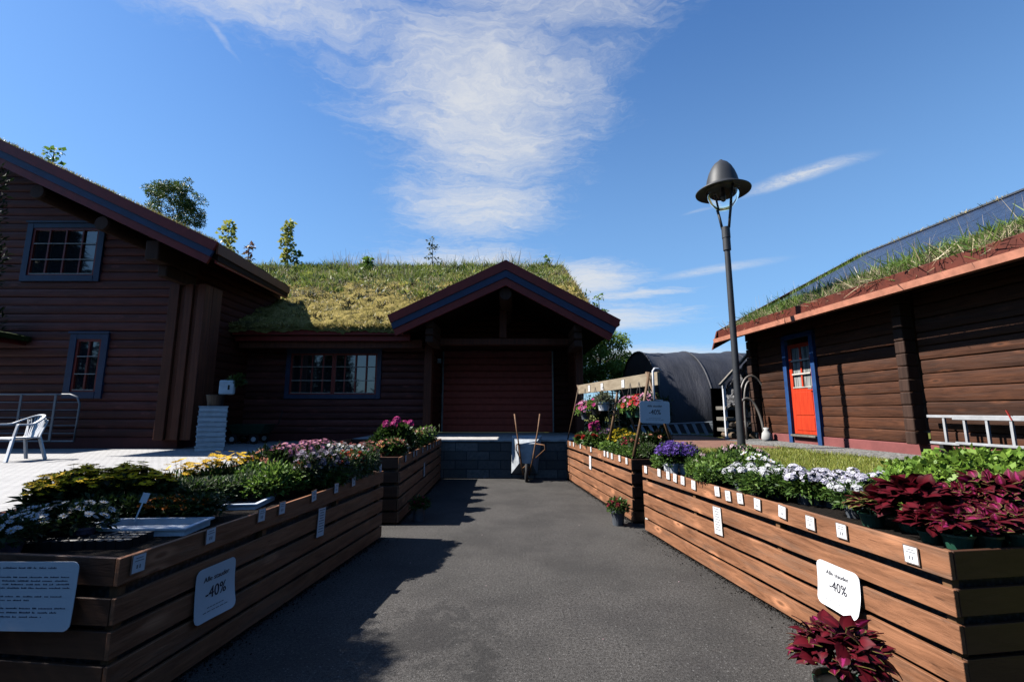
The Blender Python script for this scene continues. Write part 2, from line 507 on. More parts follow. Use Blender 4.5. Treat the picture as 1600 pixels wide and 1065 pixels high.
m, t, p = mat('tunnel_cloth')
v = t.pos(scale=(6, 1, 1.2))
n = t.noise(v, 1.3, 6, 0.65, 0.8)
n2 = t.noise(t.pos(), 1.2, 5, 0.6)
setc(t, p, t.ramp(n2, [(0.3, (0.020, 0.022, 0.030)), (0.7, (0.042, 0.045, 0.060))]), 0.62, t.bump(n, 0.3, 0.08), 0.35)
m, t, p = mat('net_black')
v = t.pos()
n = t.voro(v, 16, 'DISTANCE_TO_EDGE')
n2 = t.noise(v, 9, 6, 0.7, 1.5)
setc(t, p, t.ramp(n2, [(0.35, (0.015, 0.015, 0.017)), (0.55, (0.06, 0.06, 0.062)), (0.72, (0.30, 0.30, 0.31))]), 0.5, t.bump(n2, 1.0, 0.08), 0.5)
m, t, p = mat('solar_blue')
v = t.pos(scale=(1, 1, 1), coord='obj')
wv = t.new('ShaderNodeTexWave', wave_type='BANDS', bands_direction='Y')
t.l.new(v, wv.inputs[0])
wv.inputs['Scale'].default_value = 3.2
wv.inputs['Distortion'].default_value = 0.0
nz = t.noise(t.pos(), 7, 6, 0.7)
col = t.mix(t.mapr(nz, 0.5, 0.75, 0, 0.35), (0.016, 0.02, 0.034), (0.10, 0.11, 0.14))
setc(t, p, col, 0.22, t.bump(t.math('ADD', wv.outputs[1], t.math('MULTIPLY', nz, 0.2)), 0.45, 0.03), 0.7)


# ------------------------------------------------------------------ mesh builder
class MB:
    def __init__(self, M=None):
        self.v, self.f, self.mi = [], [], []
        self.M = M or Matrix.Identity(4)
        self.cur = 0

    def add(self, vs, fs):
        b = len(self.v)
        self.v += [self.M @ Vector(x) for x in vs]
        self.f += [tuple(b + i for i in f) for f in fs]
        self.mi += [self.cur] * len(fs)
        return self

    def box(self, x0, x1, y0, y1, z0, z1):
        vs = [(x, y, z) for z in (z0, z1) for y in (y0, y1) for x in (x0, x1)]
        return self.add(vs, [(0, 2, 3, 1), (4, 5, 7, 6), (0, 1, 5, 4), (1, 3, 7, 5), (3, 2, 6, 7), (2, 0, 4, 6)])

    def bar(self, p0, p1, w, h, up=(0, 0, 1)):
        p0, p1 = Vector(p0), Vector(p1)
        d = (p1 - p0).normalized()
        up = Vector(up)
        if abs(d.dot(up)) > 0.98:
            up = Vector((0, 1, 0))
        s = d.cross(up).normalized() * (w / 2)
        u = s.cross(d).normalized() * (h / 2)
        vs = []
        for p_ in (p0, p1):
            vs += [p_ - s - u, p_ + s - u, p_ + s + u, p_ - s + u]
        return self.add(vs, [(3, 2, 1, 0), (4, 5, 6, 7), (0, 1, 5, 4), (1, 2, 6, 5), (2, 3, 7, 6), (3, 0, 4, 7)])

    def tube(self, pts, r, n=8, caps=True):
        pts = [Vector(q) for q in pts]
        rs = r if isinstance(r, (list, tuple)) else [r] * len(pts)
        vs, fs = [], []
        prev = None
        for i, q in enumerate(pts):
            d = (pts[min(i + 1, len(pts) - 1)] - pts[max(i - 1, 0)]).normalized()
            if prev is None:
                a = d.cross(Vector((0, 0, 1)))
                if a.length < 0.05:
                    a = d.cross(Vector((0, 1, 0)))
                a.normalize()
            else:
                a = (prev - d * prev.dot(d)).normalized()
            prev = a
            b = d.cross(a)
            for k in range(n):
                th = 2 * math.pi * k / n
                vs.append(q + (a * math.cos(th) + b * math.sin(th)) * rs[i])
        for i in range(len(pts) - 1):
            for k in range(n):
                k2 = (k + 1) % n
                fs.append((i * n + k, i * n + k2, (i + 1) * n + k2, (i + 1) * n + k))
        if caps:
            fs.append(tuple(range(n - 1, -1, -1)))
            fs.append(tuple((len(pts) - 1) * n + k for k in range(n)))
        return self.add(vs, fs)

    def lathe(self, prof, n=20, o=(0, 0, 0), cap0=False, cap1=False):
        vs, fs = [], []
        for (r, z) in prof:
            for k in range(n):
                th = 2 * math.pi * k / n
                vs.append((o[0] + r * math.cos(th), o[1] + r * math.sin(th), o[2] + z))
        for i in range(len(prof) - 1):
            for k in range(n):
                k2 = (k + 1) % n
                fs.append((i * n + k, i * n + k2, (i + 1) * n + k2, (i + 1) * n + k))
        if cap0:
            fs.append(tuple(range(n - 1, -1, -1)))
        if cap1:
            fs.append(tuple((len(prof) - 1) * n + k for k in range(n)))
        return self.add(vs, fs)

    def prism(self, poly, a, b, axis='y'):
        """poly: 2-D outline; extruded from a to b along the axis"""
        n = len(poly)
        def q(u, v, w):
            return {'y': (u, w, v), 'x': (w, u, v), 'z': (u, v, w)}[axis]
        vs = [q(u, v, a) for u, v in poly] + [q(u, v, b) for u, v in poly]
        fs = [tuple(range(n)), tuple(range(2 * n - 1, n - 1, -1))]
        for i in range(n):
            j = (i + 1) % n
            fs.append((i, j, n + j, n + i))
        return self.add(vs, fs)

    def planks(self, x0, x1, z0, z1, pitch=0.2, depth=0.09, holes=(), clip=None, jit=0.006, gap=0.012, prof='log'):
        """a stack of horizontal logs, front at y=0 facing -y"""
        n = max(1, round((z1 - z0) / pitch))
        ph = (z1 - z0) / n
        for i in range(n):
            a, b = z0 + i * ph, z0 + (i + 1) * ph
            segs = [(x0, x1)]
            if clip:
                c = clip(b)
                segs = [(max(x0, c[0]), min(x1, c[1]))]
            for (hx0, hx1, hz0, hz1) in holes:
                if b > hz0 + 0.01 and a < hz1 - 0.01:
                    out = []
                    for s0, s1 in segs:
                        if hx0 > s0:
                            out.append((s0, min(s1, hx0)))
                        if hx1 < s1:
                            out.append((max(s0, hx1), s1))
                        if hx1 <= s0 or hx0 >= s1:
                            pass
                    segs = out
            for s0, s1 in segs:
                if s1 - s0 < 0.02:
                    continue
                j = random.uniform(-jit, jit)
                k = 8 if s1 - s0 > 1 else 2
                fl = 0.35 if prof == 'board' else 1.0
                sec = [(0.03, a), (0.006 * fl, a + gap), (-0.010 * fl, a + ph * 0.3), (-0.012 * fl, a + ph * 0.65), (0.0, b - gap * 1.3), (0.022, b - 0.002), (depth, b + 0.006), (depth, a)]
                vs, fs = [], []
                m_ = len(sec)
                for q in range(k + 1):
                    xx = s0 + (s1 - s0) * q / k
                    wob = random.uniform(-0.003, 0.003)
                    for (yy, zz) in sec:
                        vs.append((xx, yy + j + wob, zz + (wob if 0 < q < k else 0)))
                for q in range(k):
                    for w_ in range(m_):
                        w2 = (w_ + 1) % m_
                        fs.append((q * m_ + w_, (q + 1) * m_ + w_, (q + 1) * m_ + w2, q * m_ + w2))
                fs.append(tuple(range(m_)))
                fs.append(tuple(k * m_ + w_ for w_ in range(m_ - 1, -1, -1)))
                self.add(vs, fs)
        return self

    def build(self, name, mats, parent=None, smooth=False, bevel=0.0, local=False):
        me = bpy.data.meshes.new(name)
        me.from_pydata([tuple(x) for x in self.v], [], self.f)
        if not isinstance(mats, (list, tuple)):
            mats = [mats]
        for m_ in mats:
            me.materials.append(MATS[m_])
        if len(mats) > 1:
            me.polygons.foreach_set('material_index', self.mi)
        if smooth:
            me.polygons.foreach_set('use_smooth', [True] * len(me.polygons))
        me.update()
        o = bpy.data.objects.new(name, me)
        COL.objects.link(o)
        if bevel:
            b = o.modifiers.new('bevel', 'BEVEL')
            b.width = bevel
            b.segments = 2
            b.limit_method = 'ANGLE'
        if smooth:
            pass
        adopt(o, parent, local)
        return o


def adopt(o, parent, local=False):
    if parent is not None:
        o.parent = parent
        if not local and parent.type == 'EMPTY':
            o.matrix_parent_inverse = parent.matrix_basis.inverted()


def tag(o, label, cat, group=None, kind=None):
    if label:
        o['label'] = label
    if cat:
        o['category'] = cat
    if group:
        o['group'] = group
    if kind:
        o['kind'] = kind
    return o


def thing(name, label, cat, loc=(0, 0, 0), rz=0.0, group=None):
    o = bpy.data.objects.new(name, None)
    o.empty_display_size = 0.2
    COL.objects.link(o)
    o.location = loc
    o.rotation_euler = (0, 0, rz)
    return tag(o, label, cat, group)


def struct(o):
    o['kind'] = 'structure'
    return o


def dup(root, loc, rz=0.0, sc=1.0, label=None, group=None, rot=None):
    r = root.copy()
    COL.objects.link(r)
    r.location = loc
    r.rotation_euler = rot if rot else (0, 0, rz)
    r.scale = (sc, sc, sc) if not isinstance(sc, tuple) else sc
    if label:
        r['label'] = label
    if group:
        r['group'] = group
    for ch in list(root.children):
        c = ch.copy()
        COL.objects.link(c)
        c.parent = r
        for g in list(ch.children):
            d = g.copy()
            COL.objects.link(d)
            d.parent = c
    return r


# ---------------- bulk meshes of leaves
def arr_mesh(name, V, faces_list, mats, parent=None, local=False, uv=None, mi=None, smooth=False):
    """faces_list: list of (n,k) int arrays"""
    me = bpy.data.meshes.new(name)
    V = np.asarray(V, dtype=np.float32)
    me.vertices.add(len(V))
    me.vertices.foreach_set('co', V.ravel())
    loops = np.concatenate([f.ravel() for f in faces_list]).astype(np.int32)
    tot = np.concatenate([np.full(len(f), f.shape[1], dtype=np.int32) for f in faces_list])
    start = np.concatenate([[0], np.cumsum(tot)[:-1]]).astype(np.int32)
    me.loops.add(len(loops))
    me.loops.foreach_set('vertex_index', loops)
    me.polygons.add(len(tot))
    me.polygons.foreach_set('loop_start', start)
    if not isinstance(mats, (list, tuple)):
        mats = [mats]
    for m_ in mats:
        me.materials.append(MATS[m_])
    if mi is not None:
        me.polygons.foreach_set('material_index', np.concatenate(mi).astype(np.int32))
    if smooth:
        me.polygons.foreach_set('use_smooth', np.ones(len(tot), dtype=bool))
    if uv is not None:
        l = me.uv_layers.new(name='UVMap')
        l.data.foreach_set('uv', np.asarray(uv, dtype=np.float32)[loops].ravel())
    me.update(calc_edges=True)
    me.validate()
    o = bpy.data.objects.new(name, me)
    COL.objects.link(o)
    adopt(o, parent, local)
    return o


def norm(a):
    return a / np.maximum(np.linalg.norm(a, axis=-1, keepdims=True), 1e-9)


def frames(d, nrm):
    """rotation matrices with local y along d and local z near nrm"""
    d = norm(d)
    x = norm(np.cross(d, nrm))
    z = np.cross(x, d)
    return np.stack([x, d, z], axis=-1)


class Bulk:
    def __init__(self):
        self.V, self.F, self.MI, self.UV, self.n = [], [], [], [], 0

    def put(self, tv, tf, pos, Rm, sc, mi=0, uv=None):
        """tv (k,3) template verts; tf list of index lists (same size)"""
        tv = np.asarray(tv, float)
        tf = np.asarray(tf, int)
        N, k = len(pos), len(tv)
        if N == 0:
            return self
        sc = np.broadcast_to(np.asarray(sc, float), (N,))
        V = np.einsum('nij,kj->nki', Rm, tv) * sc[:, None, None] + np.asarray(pos)[:, None, :]
        F = tf[None] + (np.arange(N) * k)[:, None, None] + self.n
        self.V.append(V.reshape(-1, 3))
        self.F.append(F.reshape(-1, tf.shape[1]))
        self.MI.append(np.full(N * len(tf), mi))
        if uv is None:
            uv = np.zeros((k, 2))
        self.UV.append(np.tile(np.asarray(uv, float), (N, 1)))
        self.n += N * k
        return self

    def build(self, name, mats, parent=None, local=False, smooth=False):
        return arr_mesh(name, np.concatenate(self.V), self.F, mats, parent, local, np.concatenate(self.UV), self.MI, smooth)


LEAF = ([(0, 0, 0), (0.5, 0.45, 0.12), (0, 1, -0.08), (-0.5, 0.45, 0.12)], [(0, 1, 2, 3)])
BLADE = ([(-0.5, 0, 0), (0.5, 0, 0), (0.32, 0.55, 0.0), (-0.32, 0.55, 0.0), (0, 1, -0.15)], [(0, 1, 2, 3)])


def leaf_t(w):
    return (np.array(LEAF[0]) * np.array([w, 1, 1])), LEAF[1]


def blade_t(w, bend=0.2):
    return np.array([(-w / 2, 0, 0), (w / 2, 0, 0), (w * 0.12, 1, -bend), (-w * 0.12, 1, -bend)]), [(0, 1, 2, 3)]


def coleus_t():
    st = [(0.0, 0.03), (0.18, 0.30), (0.38, 0.40), (0.60, 0.34), (0.82, 0.18), (1.0, 0.01)]
    vs, uv, fs = [], [], []
    for i, (y, w) in enumerate(st):
        dz = 0.10 * math.sin(y * 3.0) - 0.16 * y * y
        ser = 1.12 if i % 2 else 0.95
        for s in (-1, -0.55, 0, 0.55, 1):
            vs.append((s * w * (ser if abs(s) == 1 else 1), y, dz + 0.09 * abs(s) - (0.06 if abs(s) == 1 else 0)))
            uv.append((abs(s), y))
    for i in range(len(st) - 1):
        for k in range(4):
            fs.append((i * 5 + k, i * 5 + k + 1, (i + 1) * 5 + k + 1, (i + 1) * 5 + k))
    return np.array(vs), fs, np.array(uv)


def rand_dirs(n, zmin=-0.1):
    z = rng.uniform(zmin, 1, n)
    a = rng.uniform(0, 2 * np.pi, n)
    r = np.sqrt(np.maximum(0, 1 - z * z))
    return np.stack([r * np.cos(a), r * np.sin(a), z], -1)


def put_leaves(B, n, c, rad, L, w, zmin=-0.1, fill=0.45, up=0.35, mi=0, droop=0.0, sj=0.35):
    d = rand_dirs(n, zmin)
    rr = rng.uniform(0, 1, n) ** fill
    pos = np.asarray(c) + d * np.asarray(rad) * rr[:, None]
    ld = norm(d + rng.normal(0, 0.5, (n, 3)) + np.array([0, 0, up - droop]))
    nr = norm(d * 0.5 + rng.normal(0, 0.5, (n, 3)) + np.array([0, 0, 0.9]))
    tv, tf = leaf_t(w)
    B.put(tv, tf, pos, frames(ld, nr), L * rng.uniform(1 - sj, 1 + sj, n), mi)


def daisy_t(npet, w=0.35, cup=0.25, r0=0.12):
    vs, fs = [], []
    for i in range(npet):
        a = 2 * math.pi * i / npet
        ca, sa = math.cos(a), math.sin(a)
        px, py = -sa, ca
        b = len(vs)
        def q(rad, side, z):
            return (ca * rad + px * side, sa * rad + py * side, z)
        vs += [q(r0, 0, 0), q(0.6, w / 2, cup * 0.6), q(1.0, 0, cup), q(0.6, -w / 2, cup * 0.6)]
        fs.append((b, b + 1, b + 2, b + 3))
    return np.array(vs), fs


EYE = (np.array([(0.24 * math.cos(2 * math.pi * k / 6), 0.24 * math.sin(2 * math.pi * k / 6), 0.05) for k in range(6)] + [(0, 0, 0.17)]),
       [(k, (k + 1) % 6, 6) for k in range(6)])


def up_frames(nv):
    """local z along nv"""
    nv = norm(nv)
    a = rng.normal(0, 1, nv.shape)
    x = norm(np.cross(a, nv))
    y = np.cross(nv, x)
    return np.stack([x, y, nv], -1)


def put_heads(B, pos, nv, size, npet=8, w=0.42, cup=0.2, rings=1, mi=0, eye=1):
    n = len(pos)
    Rm = up_frames(nv)
    size = np.asarray(size) * rng.uniform(0.8, 1.2, n)
    for k in range(rings):
        tv, tf = daisy_t(npet - k, w, cup + 0.28 * k)
        tv = tv * np.array([1 - 0.25 * k, 1 - 0.25 * k, 1])
        B.put(tv, tf, pos, Rm, size, mi)
    if eye is not None:
        B.put(EYE[0], EYE[1], pos, Rm, size, eye)


def put_stems(B, a, b, r=0.003, mi=0):
    d = b - a
    L = np.linalg.norm(d, axis=1)
    tv = np.array([(-1, 0, 0), (1, 0, 0), (0.7, 1, 0), (-0.7, 1, 0)], float)
    Rm = frames(d, rng.normal(0, 1, d.shape) + np.array([0, 0, 0.01]))
    n = len(a)
    V = np.einsum('nij,nkj->nki', Rm, tv[None] * np.stack([np.full(n, r), L, np.ones(n)], -1)[:, None, :]) + a[:, None, :]
    F = np.array([(0, 1, 2, 3)])[None] + (np.arange(n) * 4)[:, None, None] + B.n
    B.V.append(V.reshape(-1, 3))
    B.F.append(F.reshape(-1, 4))
    B.MI.append(np.full(n, mi))
    B.UV.append(np.zeros((n * 4, 2)))
    B.n += n * 4


# ------------------------------------------------------------------ text
def text_geo(body, size):
    cu = bpy.data.curves.new('lettering_curve', 'FONT')
    cu.body = body
    cu.size = size
    cu.align_x = 'CENTER'
    cu.align_y = 'CENTER'
    cu.resolution_u = 3
    o = bpy.data.objects.new('lettering_curve', cu)
    COL.objects.link(o)
    bpy.context.view_layer.update()
    dg = bpy.context.evaluated_depsgraph_get()
    me = bpy.data.meshes.new_from_object(o.evaluated_get(dg))
    vs = [tuple(v.co) for v in me.vertices]
    fs = [tuple(p_.vertices) for p_ in me.polygons]
    bpy.data.objects.remove(o)
    bpy.data.curves.remove(cu)
    bpy.data.meshes.remove(me)
    return vs, fs


TEXT = {}


def text_put(mb, body, size, ox, oy, z, sx=1.0, bold=0.0):
    key = (body, size)
    if key not in TEXT:
        TEXT[key] = text_geo(body, size)
    vs, fs = TEXT[key]
    offs = [(0, 0)] if not bold else [(-bold, 0), (bold, 0), (0, bold * 0.7)]
    for i, (dx, dy) in enumerate(offs):
        mb.add([(x * sx + ox + dx, y + oy + dy, z + 0.0002 * i) for x, y, _ in vs], fs)


exec_parts = []

# ================================================================== SETTING
RW = Matrix.Rotation(R(-90), 4, 'Z')   # wall facing -x
RE = Matrix.Rotation(R(90), 4, 'Z')    # wall facing +x
T = Matrix.Translation


def sheet(name, poly, z, m, kind=True, zbase=None):
    mb = MB()
    if zbase is None:
        mb.add([(x, y, z) for x, y in poly], [tuple(range(len(poly)))])
    else:
        mb.prism(poly, zbase, z, 'z')
    o = mb.build(name, m)
    if kind:
        struct(o)
    return o


sheet('ground', [(-500, -500), (500, -500), (500, 900), (-500, 900)], -0.06, 'terrain')
sheet('road', [(-4.6, -24), (4.4, -24), (3.9, 2.6), (2.9, 11.9), (-4.6, 11.9)], 0.0, 'asphalt')
sheet('patio', [(-40, -24), (-4.12, -24), (-4.12, 14.0), (-40, 14.0)], 0.75, 'patio_pavers', zbase=-0.05)
LAWN_Z = 0.92
sheet('lawn', [(4.6, -24), (3.62, 2.4), (3.05, 6.7), (2.98, 7.0), (2.5, 11.6), (2.5, 70), (90, 70), (90, -24)], LAWN_Z, 'lawn_soil', zbase=-0.05)
# gravel strip along the brown building, terracotta paving round the lamp
BA = math.atan(0.0834)
BM = T((7.126, 0, 0)) @ Matrix.Rotation(BA, 4, 'Z')


def BL(x, y, z=0.0):
    return BM @ Vector((x, y, z))


gp = []
for i in range(41):
    yy = 11.6 - i * 0.4
    gp.append(BL(-1.05 + 0.16 * math.sin(i * 1.3) - 0.35 * max(0, (6.5 - yy) / 8), yy))
mb = MB()
for i in range(40):
    a, b = gp[i], gp[i + 1]
    c, d = BL(0.2, 11.6 - (i + 1) * 0.4), BL(0.2, 11.6 - i * 0.4)
    mb.add([(a.x, a.y, LAWN_Z + 0.008), (b.x, b.y, LAWN_Z + 0.008), (c.x, c.y, LAWN_Z + 0.03), (d.x, d.y, LAWN_Z + 0.03)], [(3, 2, 1, 0)])
struct(mb.build('gravel_strip', 'gravel'))
tp = [(3.2, 9.25), (4.0, 8.75), (5.2, 9.0), (5.75, 9.9), (5.9, 11.6), (5.2, 13.5), (2.7, 13.5), (2.7, 10.0)]
sheet('terracotta_paving', tp, LAWN_Z + 0.006, 'terracotta_paving')
mb = MB()
for i in range(24):
    pass
mb.M = T((-4.1, 0, 0)) @ RE
for k in range(4):
    mb.box(-10 + k * 6.2, -10 + k * 6.2 + 6.19, -0.04, 0.04, 0.0, 0.84)
o = mb.build('edging_wall', 'trim_stain')
tag(o, 'dark timber edging wall holding the white paved patio behind the left flower boxes', 'edging wall')

# grass: uncountable
def seg_in(poly, x, y):
    c = np.zeros(len(x), bool)
    n = len(poly)
    for i in range(n):
        x0, y0 = poly[i]
        x1, y1 = poly[(i + 1) % n]
        cond = ((y0 > y) != (y1 > y)) & (x < (x1 - x0) * (y - y0) / (y1 - y0 + 1e-12) + x0)
        c ^= cond
    return c


gx = rng.uniform(2.6, 8, 60000)
gy = rng.uniform(3.0, 12, 60000)
lp = [(3.5, 3.0), (3.05, 6.7), (2.98, 7.0), (2.7, 10.0), (3.2, 9.2), (4.0, 8.7), (5.2, 8.95), (5.35, 9.6), (5.6, 7.0), (5.5, 3.0)]
k = seg_in(lp, gx, gy)
gx, gy = gx[k], gy[k]
B = Bulk()
n = len(gx)
tv, tf = blade_t(0.16, 0.35)
d = norm(rng.normal(0, 0.45, (n, 3)) * np.array([1, 1, 0.2]) + np.array([0, 0, 1]))
B.put(tv, tf, np.stack([gx, gy, np.full(n, LAWN_Z)], -1), frames(d, rng.normal(0, 1, (n, 3))), rng.uniform(0.025, 0.065, n))
tag(B.build('lawn_grass', 'lawn_blade'), 'short sunlit grass between the right flower box and the brown building', 'grass', kind='stuff')


# ------------------------------------------------------------------ turf helpers
def turf_patch(name, m, parent, P0, U, V, nu, nv, amp, skirt=0.18, local=False, sc=2.2, cut=None):
    P0, U, V = Vector(P0), Vector(U), Vector(V)
    N = U.cross(V).normalized()
    if N.z < 0:
        N = -N
    mb = MB()
    vs, fs = [], []
    for j in range(nv + 1):
        for i in range(nu + 1):
            q = P0 + U * (i / nu) + V * (j / nv)
            h = mnoise.noise(q * sc) * amp + mnoise.noise(q * sc * 4.1) * amp * 0.6 + mnoise.noise(q * 0.6) * amp * 0.8
            vs.append(q + N * h)
    for j in range(nv):
        for i in range(nu):
            a = j * (nu + 1) + i
            if cut and cut((vs[a] + vs[a + nu + 2]) / 2):
                continue
            fs.append((a, a + 1, a + nu + 2, a + nu + 1))
    # skirt
    ring = [i for i in range(nu + 1)] + [j * (nu + 1) + nu for j in range(1, nv + 1)] + [nv * (nu + 1) + i for i in range(nu - 1, -1, -1)] + [j * (nu + 1) for j in range(nv - 1, 0, -1)]
    b = len(vs)
    for r_ in ring:
        vs.append(vs[r_] - Vector((0, 0, skirt)))
    for i in range(len(ring)):
        j = (i + 1) % len(ring)
        if cut and cut(vs[ring[i]]):
            continue
        fs.append((ring[i], b + i, b + j, ring[j]))
    mb.add(vs, fs)
    return mb.build(name, m, parent, smooth=True, local=local)


def gable_keep(p):
    return ~((p[:, 0] > -3.1) & (p[:, 0] < 2.8) & (p[:, 2] < 5.50 - 0.49 * np.abs(p[:, 0] + 0.16) - 0.05) & (p[:, 1] > 11.4) & (p[:, 1] < 17))


def blades_on(B, n, P0, U, V, L, w, mi=0, lean=0.4, dens=None, thick=0.0, up=(0, 0, 1), bend=0.3, lj=0.5):
    P0, U, V = map(np.array, (P0, U, V))
    uv = rng.uniform(0, 1, (n, 2))
    if dens is not None:
        keep = rng.uniform(0, 1, n) < dens(uv)
        uv = uv[keep]
    n = len(uv)
    pos = P0 + uv[:, :1] * U + uv[:, 1:] * V
    pos = pos[gable_keep(pos)]
    n = len(pos)
    d = norm(rng.normal(0, lean, (n, 3)) + np.array(up))
    tv, tf = blade_t(w, bend)
    B.put(tv, tf, pos, frames(d, rng.normal(0, 1, (n, 3))), L * rng.uniform(1 - lj, 1 + lj, n), mi)
    return pos


def nz2(p, s, seed=0.0):
    return np.array([mnoise.noise(Vector((q[0] * s + seed, q[1] * s, q[2] * s))) for q in p])


def bands(parent, A, Tt, Tb, t, Y, dy, fr, cols, xz=1):
    """three stepped barge boards from apex A to tip (top Tt, bottom Tb)"""
    out = []
    for k in range(3):
        f0, f1 = fr[k], fr[k + 1]
        a0 = (A[0], A[1] - t * f0)
        a1 = (A[0], A[1] - t * f1)
        t0 = (Tt[0] + (Tb[0] - Tt[0]) * f0, Tt[1] + (Tb[1] - Tt[1]) * f0)
        t1 = (Tt[0] + (Tb[0] - Tt[0]) * f1, Tt[1] + (Tb[1] - Tt[1]) * f1)
        out.append((k, [a0, t0, t1, a1]))
    return out


def window(parent, M, x0, x1, z0, z1, cols, rows, frame='frame_blue', sash='sash_red', fw=0.11, mid=None, pane='glass', label=None):
    mb = MB(M)
    f = fw
    mb.box(x0 - f, x0, -0.055, 0.08, z0 - f, z1 + f)
    mb.box(x1, x1 + f, -0.055, 0.08, z0 - f, z1 + f)
    mb.box(x0, x1, -0.05, 0.08, z1, z1 + f)
    mb.box(x0, x1, -0.065, 0.08, z0 - f, z0)
    mb.box(x0 - f - 0.03, x1 + f + 0.03, -0.085, -0.066, z1 + f - 0.02, z1 + f + 0.03)
    fr = mb.build('window', frame, parent, bevel=0.004)
    s = MB(M)
    sw = 0.055
    groups = mid or [(x0, x1, cols)]
    for (a, b, c) in groups:
        s.box(a, a + sw, -0.03, 0.05, z0, z1)
        s.box(b - sw, b, -0.03, 0.05, z0, z1)
        s.box(a + sw, b - sw, -0.028, 0.05, z1 - sw, z1)
        s.box(a + sw, b - sw, -0.028, 0.05, z0, z0 + sw * 0.8)
        for i in range(1, c):
            xx = a + (b - a) * i / c
            s.box(xx - 0.02, xx + 0.02, -0.022, 0.05, z0 + sw * 0.8, z1 - sw)
        for j in range(rows):
            zz = z0 + (z1 - z0) * j / rows + (sw * 0.8 if j == 0 else 0)
            hb = MB(M)
            hb.box(a + sw, b - sw, -0.036 if j else -0.04, -0.0225, zz - 0.006, zz + 0.014)
            hb.build('glazing_ledge', 'ledge_white', fr)
    s.build('sash', sash, fr)
    g = MB(M)
    g.add([(x0 + 0.01, 0.02, z0 + 0.01), (x1 - 0.01, 0.02, z0 + 0.01), (x1 - 0.01, 0.02, z1 - 0.01), (x0 + 0.01, 0.02, z1 - 0.01)], [(0, 1, 2, 3)])
    g.build('pane', pane, fr)
    return fr


# ================================================================== LEFT LOG HOUSE
LH = thing('log_house', 'two-storey dark log house with turf roof and red-blue barge boards, behind the patio', 'house', (-11, 11.1, 0.75))
LY = 11.1
topz = lambda x: 5.24 + 0.47 * (-6.36 - x)


def lh_clip(z):
    return (-16.5, min(-8.0, -6.36 - (z + 0.24 - 5.24) / 0.47))


F = T((0, LY, 0))
# windows, from the photograph
a, b = W(38, 420, LY), W(150, 355, LY)
uw = (W(40, 432, LY).x + 0.05, W(148, 432, LY).x, W(90, 431, LY).z, W(90, 357, LY).z)
lw = (W(110, 617, LY).x, W(150, 617, LY).x, W(130, 612, LY).z, W(130, 530, LY).z)
mb = MB(F)
mb.planks(-16.5, -8.0, 1.0, 9.4, 0.215, 0.12, holes=[(uw[0], uw[1], uw[2], uw[3]), (lw[0], lw[1], lw[2], lw[3])], clip=lh_clip, jit=0.010)
mb.build('front_wall', 'log_stain_front', LH, bevel=0.006)
mb = MB(T((-8.0, 0, 0)) @ RE)
mb.planks(LY, 15.3, 1.0, 5.62, 0.215, 0.12, jit=0.01)
mb.build('side_wall', 'log_stain_side', LH, bevel=0.006)
mb = MB()
mb.box(-16.5, -7.97, LY - 0.03, 13.68, 0.70, 0.998)
mb.build('foundation', 'foundation_dark', LH)
window(LH, F, *uw[:2], uw[2], uw[3], 4, 3, fw=0.15)
window(LH, F, *lw[:2], lw[2], lw[3], 2, 3, fw=0.16)
# boxed log corner
mb = MB()
cx = [(-8.36, -8.12, 0.0), (-8.12, -7.98, 0.07), (-7.98, -7.80, 0.02), (-7.80, -7.66, 0.08), (-7.66, -7.48, 0.0)]
for (x0, x1, dy) in cx:
    mb.box(x0, x1 - 0.004, LY - 0.30 + dy, LY - 0.013, 0.96, 4.72 + random.uniform(-0.02, 0.02))
mb.box(-7.66, -7.479, LY - 0.01, LY + 0.35, 0.96, 4.7)
mb.build('corner_boards', 'trim_stain', LH, bevel=0.012)
mb = MB()
q = W(262, 400, 10.2)
mb.box(q.x - 0.17, q.x + 0.14, 9.75, LY, q.z - 0.24, q.z + 0.22)
mb.box(q.x - 0.12, q.x + 0.10, 10.1, LY, q.z - 0.52, q.z - 0.245)
mb.build('bracket', 'post_brown', LH, bevel=0.03)
for (px, py) in ((60, 300), (160, 349)):
    q = W(px, py, 9.65)
    mb = MB()
    mb.tube([(q.x, 9.62, q.z), (q.x, 9.66, q.z), (q.x, LY, q.z)], [0.15, 0.17, 0.17], 18)
    mb.build('purlin', 'post_brown', LH)
# roof
A = (-16.0, topz(-16.0))
for k, poly in bands(LH, A, (-6.36, 5.24), (-6.60, 4.78), 0.60, 9.4, 0, (0, 0.40, 0.68, 1.0), None):
    mb = MB()
    mb.prism(poly, 9.40 + 0.03 * k, 9.46 + 0.03 * k, 'y')
    mb.build('barge_board', ['fascia_red', 'fascia_blue', 'fascia_red'][k], LH)
mb = MB()
# the eave runs back to the valley where the house roof meets the barn roof
rc = [(-16.0, 9.55), (-6.42, 9.55), (-7.66, 15.15), (-16.0, 15.15)]
vs = [(x, y, topz(x) - 0.06) for x, y in rc] + [(x, y, topz(x) - 0.40) for x, y in rc]
mb.add(vs, [(0, 1, 2, 3), (7, 6, 5, 4), (0, 4, 5, 1), (1, 5, 6, 2), (2, 6, 7, 3), (3, 7, 4, 0)])
roof = mb.build('roof', 'soffit_stain', LH)
mb = MB()
mb.bar((-6.40, 9.47, topz(-6.40) - 0.14), (-7.64, 15.15, topz(-7.64) - 0.14), 0.045, 0.24)
mb.build('eave_board', 'trim_stain', roof)
mb = MB()
mb.bar((-6.48, 9.58, topz(-6.42) - 0.36), (-7.70, 15.1, topz(-7.66) - 0.36), 0.05, 0.17)
mb.build('eave_board', 'fascia_red', roof)
P0, U, V = (-16, 9.44, topz(-16.0) - 0.0), (9.60, 0, -0.47 * 9.60), (-1.24, 5.72, 0.47 * 1.24)
